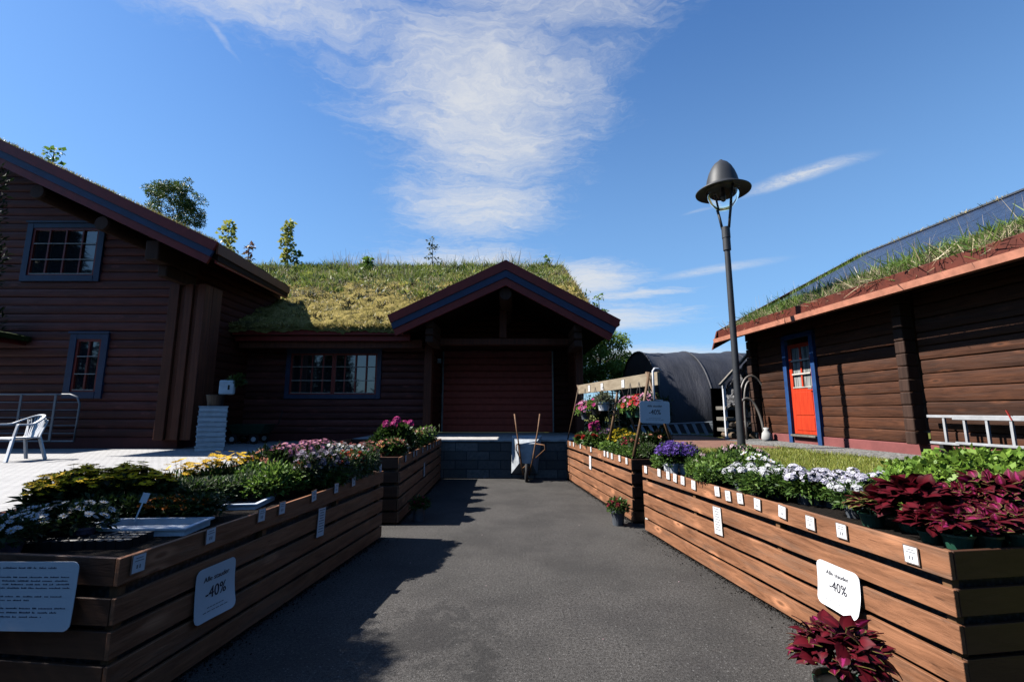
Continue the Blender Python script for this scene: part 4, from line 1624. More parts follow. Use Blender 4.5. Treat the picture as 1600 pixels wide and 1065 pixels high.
RH = 0.885
rb = [(0.735, 0.885), (0.545, 0.685), (0.36, 0.503), (0.19, 0.33), (0.025, 0.16)]
PR1 = Planter('flower_box', 'long slatted brown flower box nearest on the right, red leafy plants at its near end', (2.398, 2.646), (1.83, 6.59), RH, 1.25, 1, rb, 0.825)
rb2 = [(z0 * 0.915 / 0.885 + 0.005, z1 * 0.915 / 0.885 + 0.005) for z0, z1 in rb]
PR2 = Planter('flower_box', 'far right slatted flower box with hanging baskets over it, beside the dock', (1.785, 7.02), (1.335, 11.44), 0.92, 1.0, 1, rb2, 0.85)
lb = [(z0 * 0.855 / 0.885, z1 * 0.855 / 0.885) for z0, z1 in rb]
lb[1] = (0.52, 0.655)
PL1 = Planter('flower_box', 'shaded flower box nearest on the left, with a large white notice on its end', (-2.115, 2.61), (-1.70, 6.245), 0.855, 1.95, -1, lb, 0.79)
lb2 = [(z0 * 0.96 / 0.885, z1 * 0.96 / 0.885) for z0, z1 in rb]
PL2 = Planter('flower_box', 'far left slatted flower box in shade, tall pink flowers on top', (-1.66, 6.95), (-1.74, 11.44), 0.96, 2.2, -1, lb2, 0.88)
PL2.zmax = 1.15
for e, (P_, m_) in enumerate(((PL1, 'planter_wood_shade_end'),)):
    pass


# ---------------- cards and signs
def card_mesh(name, w, h, tall=False):
    mb = MB()
    mb.cur = 0
    mb.box(-w / 2 - 0.006, w / 2 + 0.006, -h / 2 - 0.006, h / 2 + 0.006, -0.003, 0.0)
    mb.cur = 1
    mb.add([(-w / 2, -h / 2, 0.0015), (w / 2, -h / 2, 0.0015), (w / 2, h / 2, 0.0015), (-w / 2, h / 2, 0.0015)], [(0, 1, 2, 3)])
    mb.cur = 2
    if tall:
        for i in range(9):
            y = h * (0.42 - 0.095 * i)
            l = w * random.uniform(0.25, 0.40)
            mb.add([(-l, y, 0.0025), (l, y, 0.0025), (l, y + h * 0.03, 0.0025), (-l, y + h * 0.03, 0.0025)], [(0, 1, 2, 3)])
    else:
        for i in range(2):
            y = h * (0.30 - 0.16 * i)
            l = w * random.uniform(0.25, 0.38)
            mb.add([(-l, y, 0.0025), (l, y, 0.0025), (l, y + h * 0.05, 0.0025), (-l, y + h * 0.05, 0.0025)], [(0, 1, 2, 3)])
        for xx in (-0.12, 0.1):
            mb.add([(w * xx - w * 0.06, -h * 0.28, 0.0025), (w * xx + w * 0.05, -h * 0.28, 0.0025), (w * xx + w * 0.06, -h * 0.06, 0.0025), (w * xx - w * 0.05, -h * 0.06, 0.0025)], [(0, 1, 2, 3)])
    return mb.build(name, ['card_sleeve', 'card_white', 'ink_grey'])


ORD = ['first', 'second', 'third', 'fourth', 'fifth', 'sixth', 'seventh', 'eighth', 'ninth', 'tenth', 'eleventh', 'twelfth', 'thirteenth', 'fourteenth', 'fifteenth']
card_proto = {}


def cards(P_, pts, where, group, wh=(0.078, 0.092), tall=False):
    for i, (x, y) in enumerate(pts):
        key = (wh, tall)
        if key not in card_proto:
            o = card_mesh('price_card', wh[0], wh[1], tall)
            card_proto[key] = o
        else:
            o = card_proto[key].copy()
            COL.objects.link(o)
        dd, z = P_.front(x, y)
        o.matrix_world = P_.mount(dd, z, 0.012, random.uniform(-0.11, 0.11))
        if tall:
            tag(o, where, 'price card')
        else:
            tag(o, 'small white price card on the %s, %s from its near end' % (where, ORD[i]), 'price card', group)


c_r1 = [(1426, 866), (1317, 829), (1268, 816), (1224, 799), (1185, 787), (1158, 778), (1139, 774), (1122, 767), (1085, 757), (1068, 750), (1056, 746), (1045, 742), (1031, 738), (1010, 733)]
cards(PR1, c_r1, 'near right flower box', 'price cards along the near right flower box')
c_r2 = [(980, 719.5), (969, 715.5), (957, 712), (950.5, 709.5), (945.5, 708), (924, 701.5), (907.5, 696.5), (897, 693.5), (891.5, 692.5), (886, 691)]
cards(PR2, c_r2, 'far right flower box', 'price cards along the far right flower box')
c_l1 = [(214, 879), (327, 836), (407, 804), (439, 793), (489, 774), (524, 762), (551, 752), (593, 731)]
cards(PL1, c_l1, 'near left flower box', 'price cards along the near left flower box')
c_l2 = [(632.7, 716), (645.5, 709), (650, 707), (659.7, 703), (667, 699), (671.6, 697), (676, 695), (681, 692.5), (685, 691)]
cards(PL2, c_l2, 'far left flower box', 'price cards along the far left flower box')
cards(PR1, [(1123, 813)], 'tall narrow white card hung mid-height on the near right flower box', None, (0.13, 0.26), True)
cards(PR2, [(923, 722)], 'tall narrow white card hung mid-height on the far right flower box', None, (0.13, 0.26), True)
cards(PL1, [(500, 815)], 'tall narrow white card hung mid-height on the near left flower box', None, (0.13, 0.26), True)
cards(PL2, [(662, 733)], 'tall narrow white card hung mid-height on the far left flower box', None, (0.13, 0.26), True)


def sign(name, label, M, w, h, rad, curl, txt, cat='sign', back=None, rows=16):
    root = thing(name, label, cat)
    root.matrix_world = M
    def zf(x, y):
        tt = max(0.0, (-y / h + 0.18))
        return 0.004 + curl * tt * tt * (0.4 + 0.6 * (x / w + 0.5)) * 2.2 + 0.004 * math.sin(x / w * 5 + y * 3)
    mb = MB()
    vs, fs = [], []
    ys = sorted(set([-h / 2 + h * i / rows for i in range(rows + 1)] + [s_ * (h / 2 - rad * (1 - math.cos(k * math.pi / 10))) for k in range(6) for s_ in (-1, 1)]))
    cols = 8
    for y in ys:
        dy = max(0.0, abs(y) - (h / 2 - rad))
        hw = w / 2 - (rad - math.sqrt(max(0, rad * rad - dy * dy)))
        for i in range(cols + 1):
            x = -hw + 2 * hw * i / cols
            vs.append((x, y, zf(x, y)))
    n = len(ys)
    for j in range(n - 1):
        for i in range(cols):
            a = j * (cols + 1) + i
            fs.append((a, a + 1, a + cols + 2, a + cols + 1))
    b = len(vs)
    vs += [(x, y, z - 0.003) for x, y, z in vs]
    fs += [tuple(b + k for k in f[::-1]) for f in fs]
    ring = list(range(cols + 1)) + [j * (cols + 1) + cols for j in range(1, n)] + [(n - 1) * (cols + 1) + i for i in range(cols - 1, -1, -1)] + [j * (cols + 1) for j in range(n - 2, 0, -1)]
    for i in range(len(ring)):
        p_, q_ = ring[i], ring[(i + 1) % len(ring)]
        fs.append((q_, p_, b + p_, b + q_))
    mb.add(vs, fs)
    mb.build('board', 'card_white', root, local=True, smooth=False)
    for nm_, fn in txt:
        tb = MB()
        fn(tb, w, h)
        tb.v = [Vector((v.x, v.y, v.z + zf(v.x, v.y) + 0.0015)) for v in tb.v]
        tb.build(nm_, ['ink', 'ink_grey', 'ink_blue'], root, local=True)
    return root


def txt_head(tb, w, h):
    text_put(tb, 'Alle stauder', h * 0.135, 0.0, h * 0.27, 0, sx=min(1.0, w / h * 1.0), bold=h * 0.003)


def txt_price(tb, w, h):
    text_put(tb, '-40%', h * 0.31, 0.0, -h * 0.01, 0, sx=0.86 * min(1.0, w / h * 1.05), bold=h * 0.004)


def txt_small(tb, w, h):
    tb.cur = 1
    for i, l in enumerate((0.20, 0.30)):
        y = -h * (0.28 + 0.07 * i)
        n = 6
        for k in range(n):
            x0 = -w * l + 2 * w * l * k / n
            tb.add([(x0, y, 0), (x0 + 2 * w * l / n * 0.8, y, 0), (x0 + 2 * w * l / n * 0.8, y + h * 0.016, 0), (x0, y + h * 0.016, 0)], [(0, 1, 2, 3)])


price_txt = [('headline', txt_head), ('price', txt_price), ('small_print', txt_small)]


def sign_on(P_, corners, label, curl):
    pts = [P_.front(*c) for c in corners]
    dd = [p_[0] for p_ in pts]
    zz = [p_[1] for p_ in pts]
    w = abs((dd[1] + dd[2]) / 2 - (dd[0] + dd[3]) / 2)
    h = ((zz[0] + zz[1]) - (zz[2] + zz[3])) / 2
    cz, cd = sum(zz) / 4, sum(dd) / 4
    print('SIGN', w, h, cd, cz)
    return sign('price_sign', label, P_.mount(cd, cz, 0.014, 0.0), w, h, 0.045, curl, price_txt, 'sign')


sign_on(PR1, [(1277, 866), (1346, 902), (1354, 974), (1284, 935)], 'white -40% sign on the side of the near right flower box', 0.05)
sign_on(PL1, [(304, 890), (364, 871), (360, 945), (298, 978)], 'white -40% sign on the side of the near left flower box', 0.03)


def notice_txt(tb, w, h):
    tb.cur = 2
    rnd = random.Random(5)
    lines = [(0.40, 0.36, 1.25), (0.265, 0.46, 1), (0.212, 0.45, 1), (0.16, 0.455, 1), (0.108, 0.46, 1), (-0.015, 0.42, 1), (-0.07, 0.20, 1), (-0.185, 0.45, 1.1), (-0.245, 0.40, 1.15), (-0.305, 0.30, 1.05)]
    for (fy, l, k) in lines:
        x = -l * w
        while x < l * w:
            ww_ = rnd.uniform(0.018, 0.075)
            ww_ = min(ww_, l * w - x)
            xx = x
            while xx < x + ww_ - 0.004:
                hh = h * 0.020 * k * rnd.choice([0.7, 0.7, 1.0, 0.75, 1.05])
                cw = 0.0075
                tb.add([(xx, fy * h, 0), (xx + cw * 0.72, fy * h, 0), (xx + cw * 0.72, fy * h + hh, 0), (xx, fy * h + hh, 0)], [(0, 1, 2, 3)])
                xx += cw
            x += ww_ + 0.012


q1 = W(117, 930, 2.585)
qt, qb = W(60, 877, 2.585).z, W(60, 985, 2.585).z
nw = 0.78
ME = T((q1.x - nw / 2, 2.592, (qt + qb) / 2)) @ Matrix(((1, 0, 0, 0), (0, 0, -1, 0), (0, 1, 0, 0), (0, 0, 0, 1)))
sign('notice_board', 'large white notice of blue text on the end of the near left flower box', ME, nw, qt - qb, 0.035, 0.008, [('lettering', notice_txt)], 'notice')
rq = W(1023, 643.5, 7.0)
MS = T(tuple(rq)) @ Matrix(((1, 0, 0, 0), (0, 0, -1, 0), (0, 1, 0, 0), (0, 0, 0, 1))) @ Matrix.Rotation(R(-1), 4, 'Z')
sign('price_sign', 'white -40% sign hung on the wooden poles of the hanging basket rack', MS, 0.455, 0.335, 0.04, 0.0, price_txt, 'sign')

# ================================================================== PLANTS
def pot_mb(r, h, n=18, rim=True):
    mb = MB()
    prof = [(r * 0.0, 0.0), (r * 0.74, 0.0), (r * 0.95, h * 0.84), (r * 1.06, h * 0.85), (r * 1.06, h), (r * 0.98, h), (r * 0.9, h * 0.88), (0.0, h * 0.88)]
    mb.lathe(prof, n)
    return mb


def pot(root, m, r=0.06, h=0.10):
    o = pot_mb(r, h).build('pot', m, root, local=True)
    return o


PROTO = {}


def bed(kind):
    """builds one plant of the kind at the origin: foliage, blossoms, pot"""
    root = thing('flower_pot', 'x', 'flower plant')
    k = KINDS[kind]
    pm, pr, ph = k.get('pot', ('pot_black', 0.055, 0.09))
    pot(root, pm, pr, ph)
    r, h, zc = k['r'], k['h'], k['zc'] + ph
    B = Bulk()
    lm = k['leaf'] if isinstance(k['leaf'], list) else [k['leaf']]
    n = k['n']
    if k.get('coleus'):
        tv, tf, uv = coleus_t()
        d = rand_dirs(n, 0.0)
        rr = rng.uniform(0.25, 1, n) ** 0.5
        pos = np.array([0, 0, zc]) + d * np.array([r, r, h]) * rr[:, None] * 0.72
        ld = norm(d * np.array([1, 1, 0.25]) + rng.normal(0, 0.28, (n, 3)) + np.array([0, 0, k.get('lift', 0.0)]))
        nr = norm(d * 0.6 + rng.normal(0, 0.4, (n, 3)) + np.array([0, 0, 0.9]))
        L = k['L'] * rng.uniform(0.6, 1.2, n)
        sel = rng.uniform(0, 1, n) < k.get('mixf', 1.0)
        Rm = frames(ld, nr)
        B.put(tv, tf, pos[sel], Rm[sel], L[sel], 0, uv)
        if (~sel).any():
            B.put(tv, tf, pos[~sel], Rm[~sel], L[~sel], 1, uv)
        put_stems(B, np.zeros((14, 3)) + np.array([0, 0, ph * 0.9]) + rng.normal(0, 0.012, (14, 3)) * np.array([1, 1, 0]), pos[:14], 0.004, len(lm))
        B.build('foliage', lm + ['stem'], root, local=True, smooth=True)
    else:
        put_leaves(B, n, (0, 0, zc), (r, r, h), k['L'], k['w'], k.get('zmin', -0.6), k.get('fill', 0.45), k.get('up', 0.35), 0)
        if len(lm) > 1:
            put_leaves(B, n // 2, (0, 0, zc), (r, r, h), k['L'], k['w'], k.get('zmin', -0.6), k.get('fill', 0.45), k.get('up', 0.35), 1)
        m_ = 24
        a = np.zeros((m_, 3)) + np.array([0, 0, ph * 0.9]) + rng.normal(0, pr * 0.3, (m_, 3)) * np.array([1, 1, 0])
        b = np.array([0, 0, zc]) + rand_dirs(m_, 0.1) * np.array([r, r, h]) * 0.7
        put_stems(B, a, b, 0.0028, len(lm))
        B.build('foliage', lm + ['stem'], root, local=True)
    for (pmat, cnt, size, npet, pw, cup, rings, rise, mode, eye) in k.get('flw', []):
        B = Bulk()
        if mode == 'cluster':
            nc, per, cr = cnt
            d = rand_dirs(nc, 0.25)
            c = np.array([0, 0, zc]) + d * np.array([r, r, h]) * rng.uniform(0.75, 1.0, nc)[:, None] + np.array([0, 0, 1.0]) * (rise * rng.uniform(0.6, 1.2, nc))[:, None]
            dd = rand_dirs(nc * per, -0.4)
            pos = np.repeat(c, per, 0) + dd * cr
            nv = norm(dd + np.array([0, 0, 0.2]))
            put_stems(B, np.array([0, 0, zc]) + d * np.array([r, r, h]) * 0.4, c, 0.003, 2)
        else:
            d = rand_dirs(cnt, 0.12 if mode == 'dome' else 0.45)
            rad = np.array([r, r, h])
            pos = np.array([0, 0, zc]) + d * rad * rng.uniform(0.86, 1.06, cnt)[:, None] + np.array([0, 0, 1.0]) * (rise * rng.uniform(0.3, 1.15, cnt))[:, None]
            nv = norm(d * 0.5 + rng.normal(0, 0.28, (cnt, 3)) + np.array([0, 0, 0.8]))
            if rise > 0.03:
                put_stems(B, np.array([0, 0, zc]) + d * rad * 0.6, pos, 0.0022, 2)
        put_heads(B, pos, nv, size, npet, pw, cup, rings, 0, 1 if eye else None)
        B.build('blossoms', ['petal_' + pmat, eye or 'flower_eye', 'stem'], root, local=True)
    return root


D = dict
KINDS = {
    # (petal, count, size, petals, petal width, cup, rings, rise, mode, eye)
    'white_daisy': D(leaf='leaf_dark', n=420, r=0.14, h=0.09, zc=0.03, L=0.045, w=0.45, pot=('pot_mauve', 0.065, 0.09),
                     flw=[('white', 26, 0.026, 11, 0.34, 0.12, 1, 0.03, 'dome', 'flower_eye')]),
    'rudbeckia': D(leaf='leaf_dark', n=480, r=0.18, h=0.17, zc=0.07, L=0.075, w=0.5, pot=('pot_black', 0.07, 0.10),
                   flw=[('gold', 64, 0.044, 11, 0.42, 0.0, 1, 0.09, 'top', 'flower_eye_dark')]),
    'foliage_dark': D(leaf='leaf_dark', n=620, r=0.18, h=0.14, zc=0.06, L=0.055, w=0.5, pot=('pot_black', 0.07, 0.09)),
    'marigold': D(leaf='leaf_dark', n=420, r=0.14, h=0.10, zc=0.05, L=0.045, w=0.4, flw=[('orange', 26, 0.028, 12, 0.5, 0.1, 3, 0.01, 'dome', None)]),
    'green_bushy': D(leaf=['leaf_mid', 'leaf_light'], n=560, r=0.16, h=0.13, zc=0.05, L=0.048, w=0.45),
    'green_grey': D(leaf=['leaf_mid', 'leaf_grey'], n=600, r=0.17, h=0.14, zc=0.05, L=0.05, w=0.3),
    'green_lime': D(leaf='leaf_light', n=620, r=0.15, h=0.13, zc=0.05, L=0.05, w=0.4),
    'coreopsis': D(leaf='leaf_mid', n=420, r=0.15, h=0.15, zc=0.07, L=0.06, w=0.2, up=1.0, flw=[('yellow', 26, 0.036, 9, 0.5, 0.12, 1, 0.14, 'top', 'flower_eye')]),
    'pink_daisy': D(leaf=['leaf_mid', 'leaf_grey'], n=420, r=0.15, h=0.14, zc=0.06, L=0.055, w=0.22, up=0.8, flw=[('pink', 44, 0.030, 10, 0.36, 0.12, 1, 0.06, 'dome', 'flower_eye')]),
    'lilac_daisy': D(leaf=['leaf_dark', 'leaf_grey'], n=420, r=0.14, h=0.13, zc=0.05, L=0.05, w=0.25, flw=[('lilacgrey', 34, 0.026, 10, 0.34, 0.1, 1, 0.03, 'dome', 'flower_eye_dark')]),
    'red_daisy': D(leaf='leaf_mid', n=460, r=0.14, h=0.13, zc=0.05, L=0.05, w=0.3, flw=[('scarlet', 40, 0.026, 9, 0.45, 0.2, 2, 0.02, 'dome', 'flower_eye_dark')]),
    'white_flower': D(leaf=['leaf_mid', 'leaf_grey'], n=460, r=0.15, h=0.14, zc=0.06, L=0.05, w=0.25, flw=[('white', 42, 0.030, 10, 0.38, 0.12, 1, 0.04, 'dome', 'flower_eye')]),
    'red_pink': D(leaf=['leaf_mid', 'leaf_grey'], n=440, r=0.15, h=0.14, zc=0.06, L=0.05, w=0.25, flw=[('redpink', 46, 0.028, 9, 0.42, 0.15, 1, 0.04, 'dome', 'flower_eye')]),
    'primula': D(leaf='leaf_mid', n=320, r=0.13, h=0.09, zc=0.05, L=0.07, w=0.55, flw=[('primula', 30, 0.040, 6, 0.8, 0.15, 2, 0.03, 'dome', None)], pot=('pot_terracotta', 0.075, 0.09)),
    'geranium_pink': D(leaf=['leaf_mid', 'leaf_dark'], n=420, r=0.16, h=0.17, zc=0.10, L=0.06, w=0.8, flw=[('magenta', (3, 26, 0.045), 0.024, 5, 0.8, 0.2, 1, 0.16, 'cluster', None)]),
    'yellow_pink': D(leaf='leaf_light', n=360, r=0.15, h=0.14, zc=0.08, L=0.06, w=0.5, flw=[('primula', 22, 0.040, 8, 0.6, 0.25, 2, 0.02, 'dome', None)]),
    'green_pink': D(leaf=['leaf_light', 'leaf_grey'], n=420, r=0.16, h=0.15, zc=0.08, L=0.06, w=0.4, flw=[('pink', 16, 0.034, 8, 0.5, 0.2, 1, 0.02, 'dome', 'flower_eye_dark')]),
    'violet_bell': D(leaf='leaf_mid', n=260, r=0.165, h=0.13, zc=0.07, L=0.04, w=0.5, pot=('pot_white', 0.075, 0.11), flw=[('violet', 210, 0.023, 5, 0.6, 0.45, 1, 0.02, 'dome', None)]),
    'pale_pink': D(leaf=['leaf_mid', 'leaf_light'], n=460, r=0.15, h=0.14, zc=0.06, L=0.05, w=0.45, flw=[('palepink', (7, 14, 0.035), 0.020, 5, 0.8, 0.15, 1, 0.02, 'cluster', None)]),
    'white_phlox': D(leaf='leaf_mid', n=460, r=0.15, h=0.15, zc=0.07, L=0.055, w=0.3, pot=('pot_grey', 0.065, 0.10), flw=[('white', (9, 15, 0.036), 0.019, 5, 0.85, 0.1, 1, 0.03, 'cluster', None)]),
    'lilac_phlox': D(leaf=['leaf_mid', 'leaf_light'], n=420, r=0.15, h=0.15, zc=0.07, L=0.055, w=0.3, pot=('pot_grey', 0.065, 0.10), flw=[('lilacwhite', (9, 22, 0.042), 0.020, 5, 0.85, 0.1, 1, 0.04, 'cluster', None)]),
    'white_petunia': D(leaf=['leaf_light', 'leaf_mid'], n=520, r=0.17, h=0.11, zc=0.04, L=0.05, w=0.5, flw=[('white', 24, 0.040, 6, 0.85, 0.2, 1, 0.02, 'dome', 'flower_eye')]),
    'coleus_lime': D(leaf=['coleus_lime', 'coleus_burgundy'], coleus=1, n=70, r=0.17, h=0.16, zc=0.05, L=0.095, mixf=0.85, pot=('pot_green', 0.08, 0.11)),
    'coleus_burgundy': D(leaf=['coleus_burgundy', 'coleus_pink'], coleus=1, n=200, r=0.22, h=0.25, zc=0.06, L=0.105, mixf=1.0, lift=0.12, pot=('pot_green', 0.09, 0.12)),
    'coleus_pink': D(leaf=['coleus_pink', 'coleus_burgundy'], coleus=1, n=130, r=0.18, h=0.15, zc=0.05, L=0.075, mixf=0.68, pot=('pot_green', 0.08, 0.11)),
    'coleus_ground': D(leaf=['coleus_pink', 'coleus_burgundy'], coleus=1, n=230, r=0.25, h=0.22, zc=0.10, L=0.095, mixf=0.62, pot=('pot_green', 0.125, 0.17)),
    'dahlia_red': D(leaf='leaf_mid', n=420, r=0.17, h=0.17, zc=0.09, L=0.075, w=0.5, flw=[('red', 9, 0.062, 12, 0.5, 0.15, 4, 0.04, 'dome', None)]),
    'magenta_tall': D(leaf='leaf_mid', n=420, r=0.16, h=0.19, zc=0.12, L=0.06, w=0.4, flw=[('magenta', (7, 18, 0.05), 0.028, 5, 0.7, 0.2, 1, 0.05, 'cluster', None)]),
    'purple_dark': D(leaf=['leaf_mid', 'leaf_dark'], n=420, r=0.16, h=0.15, zc=0.08, L=0.055, w=0.35, flw=[('purple', 34, 0.028, 5, 0.7, 0.2, 1, 0.03, 'dome', 'flower_eye')]),
    'lemon_daisy': D(leaf='leaf_mid', n=420, r=0.16, h=0.14, zc=0.07, L=0.06, w=0.4, flw=[('lemon', 30, 0.046, 10, 0.45, 0.15, 2, 0.03, 'dome', None)]),
    'orange_daisy': D(leaf='leaf_mid', n=420, r=0.15, h=0.14, zc=0.07, L=0.06, w=0.4, flw=[('yellow', 30, 0.042, 10, 0.45, 0.15, 2, 0.03, 'dome', None)]),
    'dark_red_daisy': D(leaf='leaf_mid', n=420, r=0.15, h=0.13, zc=0.06, L=0.055, w=0.4, flw=[('darkred', 34, 0.032, 9, 0.5, 0.2, 2, 0.02, 'dome', None)]),
    'salmon_flower': D(leaf='leaf_dark', n=480, r=0.19, h=0.17, zc=0.09, L=0.06, w=0.5, flw=[('salmon', 12, 0.036, 8, 0.6, 0.2, 2, 0.02, 'dome', None)]),
    'mum_red': D(leaf='leaf_mid', n=620, r=0.16, h=0.11, zc=0.04, L=0.05, w=0.45, pot=('pot_grey', 0.105, 0.215), flw=[('darkred', 42, 0.026, 10, 0.45, 0.2, 2, 0.01, 'dome', None)]),
}


def put(kind, x, y, P_, base_z, sc, label, group, cat='flower plant', Y=None):
    """stand a pot so that its foliage centre falls where the photograph has it"""
    k = KINDS[kind]
    ph = k.get('pot', ('pot_black', 0.055, 0.09))[2]
    zc = base_z + (k['zc'] + ph + k['h'] * 0.1) * sc
    q = G(x, y, zc)
    if Y is not None:
        q = W(x, y, Y)
        zs = (q.z - base_z) / (k['zc'] + ph + k['h'] * 0.1)
        zs = max(0.8 * sc, min((P_.zmax if P_ else 1.2) * sc, zs))
        sc = (sc, sc, zs)
    if P_ is not None:
        l = P_.M.inverted() @ q
        lx_ = max(l.x * P_.side, k.get('pot', (0, 0.055))[1] * (sc if Y is None else sc[0]) * 1.06 + 0.05)
        q = P_.M @ Vector((lx_ * P_.side, max(0.13, min(P_.L - 0.12, l.y)), l.z))
    rz = random.uniform(0, 6.28)
    if kind not in PROTO:
        o = bed(kind)
        PROTO[kind] = o
        o.location = (q.x, q.y, base_z)
        o.rotation_euler = (0, 0, rz)
        o.scale = (sc, sc, sc) if Y is None else sc
    else:
        f_ = random.uniform(0.93, 1.07)
        o = dup(PROTO[kind], (q.x, q.y, base_z), rz, sc * f_ if Y is None else tuple(a_ * f_ for a_ in sc))
    if 'group' in o:
        del o['group']
    tag(o, label, cat, group)
    return o


NUM = ['', 'the only one', 'two', 'three', 'four', 'five', 'six', 'seven', 'eight', 'nine', 'ten']


def row(kind, pts, P_, what, where, sc=1.0, base=None, Y=None):
    pts = sorted(pts)
    n = len(pts)
    for i, (x, y) in enumerate(pts):
        if n == 1:
            lab, grp = '%s %s' % (what, where), None
        else:
            lab = '%s %s, %s of %s from left' % (what, where, ORD[i], NUM[n])
            grp = '%ss %s' % (what, where)
        put(kind, x, y, P_, P_.top if base is None else base, sc, lab, grp, Y=None if Y is None else (Y[0] + (Y[1] - Y[0]) * i / max(1, n - 1) if isinstance(Y, tuple) else Y))


W1 = 'in the near left box'
row('white_daisy', [(20, 830), (45, 812), (75, 812), (105, 810), (135, 812)], PL1, 'pot of white daisies', W1)
row('rudbeckia', [(85, 788), (120, 773), (160, 771), (200, 764), (235, 770)], PL1, 'dark-leaved golden daisy plant', W1, 1.05, Y=(3.7, 4.0))
row('foliage_dark', [(150, 790), (183, 792), (215, 795), (318, 800)], PL1, 'shaded dark green plant', W1, 0.85, Y=3.7)
row('marigold', [(240, 800), (262, 796), (285, 794), (308, 792)], PL1, 'orange marigold plant', W1, 0.9, Y=3.7)
row('green_grey', [(262, 772), (290, 772), (315, 776), (340, 772), (365, 768), (390, 764), (345, 790)], PL1, 'grey-green leafy plant', W1, 1.05, Y=(4.1, 4.5))
row('coreopsis', [(283, 755), (310, 752), (335, 748), (358, 747), (376, 745)], PL1, 'tall yellow daisy plant', W1, 1.05, Y=(4.6, 4.9))
row('green_lime', [(400, 761), (422, 765), (446, 760), (432, 745)], PL1, 'lime green leafy plant', W1, 1.05, Y=(4.45, 4.7))
row('green_bushy', [(395, 747), (470, 752), (492, 750), (516, 743), (455, 770)], PL1, 'mid green bedding plant', W1, 1.05, Y=(4.7, 5.1))
row('salmon_flower', [(408, 729), (432, 727)], PL1, 'dark-leaved orange flower', W1, 0.9, Y=5.1)
row('pink_daisy', [(440, 727), (458, 722), (475, 716), (492, 713), (508, 712), (462, 734)], PL1, 'pink daisy plant', W1, 1.0, Y=(5.15, 5.75))
row('lilac_daisy', [(495, 725), (512, 731), (478, 731), (525, 733)], PL1, 'grey-lilac daisy plant', W1, 1.0, Y=(4.9, 5.2))
row('red_daisy', [(525, 712), (541, 711), (557, 711), (480, 738)], PL1, 'scarlet flower plant', W1, 0.95, Y=(5.0, 5.6))
row('white_flower', [(516, 705), (531, 701), (546, 703), (562, 707)], PL1, 'white daisy bush', W1, 0.95, Y=(5.7, 5.95))
row('red_pink', [(545, 692), (560, 694), (574, 698), (531, 691)], PL1, 'rose-red daisy plant', W1, 0.95, Y=(5.9, 6.05))
row('green_grey', [(540, 732), (556, 727), (571, 717), (582, 704), (586, 718), (528, 744)], PL1, 'far grey-green leafy plant', W1, 0.85, Y=(5.1, 5.95))
W2 = 'in the far left box'
row('primula', [(602, 695), (616, 692), (629, 692)], PL2, 'red and yellow primula', W2, 1.0, Y=7.3)
row('white_flower', [(637, 690)], PL2, 'white daisy bush', W2, 0.7, Y=7.5)
row('geranium_pink', [(606, 676), (628, 675)], PL2, 'tall magenta geranium', W2, 1.2, Y=8.0)
row('yellow_pink', [(649, 676)], PL2, 'yellow and red flower', W2, 1.05, Y=8.8)
row('green_pink', [(664, 677), (676, 679)], PL2, 'pale leafy pink flower', W2, 1.05, Y=(9.4, 10.2))
row('foliage_dark', [(590, 681), (641, 673), (655, 691), (678, 691)], PL2, 'dark green plant', W2, 0.95, Y=(8.0, 10.0))
W3 = 'in the near right box'
row('violet_bell', [(1028, 706), (1050, 705), (1068, 707)], PR1, 'white-potted violet bellflower', W3, 1.0, Y=6.05)
row('green_lime', [(1010, 719), (1085, 731)], PR1, 'small lime green plant', W3, 0.75, Y=(6.2, 5.5))
row('purple_dark', [(1078, 706)], PR1, 'dark purple flower', W3, 0.9, Y=6.3)
row('pale_pink', [(1093, 725), (1128, 712), (1148, 710), (1168, 712), (1183, 717)], PR1, 'pale pink cluster flower', W3, 1.0, Y=(5.8, 6.2))
row('green_lime', [(1108, 739), (1130, 742), (1150, 743), (1122, 730), (1142, 728)], PR1, 'bushy lime green plant', W3, 1.05, Y=(5.3, 5.6))
row('green_bushy', [(1102, 748), (1128, 751), (1172, 736), (1160, 724)], PR1, 'bushy mid green plant', W3, 0.95, Y=(5.1, 5.6))
row('white_petunia', [(1178, 728), (1198, 739), (1212, 746), (1186, 748)], PR1, 'white petunia plant', W3, 1.05, Y=(5.3, 4.8))
row('white_phlox', [(1160, 767), (1180, 760), (1205, 758), (1215, 772)], PR1, 'small white phlox', W3, 1.0, Y=(4.75, 4.4))
row('green_bushy', [(1187, 772), (1228, 775), (1240, 757)], PR1, 'green plant between white phlox', W3, 1.0, Y=(4.4, 4.3))
row('lilac_phlox', [(1255, 770), (1278, 768), (1300, 772), (1322, 770), (1345, 771), (1368, 769), (1262, 791), (1296, 798)], PR1, 'lilac-white phlox', W3, 1.05, Y=(4.2, 3.9))
row('white_phlox', [(1333, 790)], PR1, 'cream-white phlox beside the dark red coleus', W3, 0.95, Y=3.65)
row('coleus_lime', [(1362, 800)], PR1, 'bronze coleus with lime leaf edges', W3, 1.0, Y=3.4)
row('coleus_burgundy', [(1425, 795)], PR1, 'tall burgundy coleus in a green pot', W3, 1.12, Y=3.25)
row('coleus_pink', [(1480, 800), (1520, 792), (1560, 790), (1600, 795), (1640, 800), (1500, 780), (1545, 772), (1590, 772)], PR1, 'pink and burgundy coleus', W3, 1.1, Y=(3.35, 3.2))
row('coleus_pink', [(1495, 834), (1540, 840), (1590, 842), (1640, 842)], PR1, 'front-row pink coleus', W3, 1.0, Y=2.86)
row('coleus_burgundy', [(1452, 826)], PR1, 'small burgundy coleus in front of the tall one', W3, 0.72, Y=3.0)
W4 = 'in the far right box'
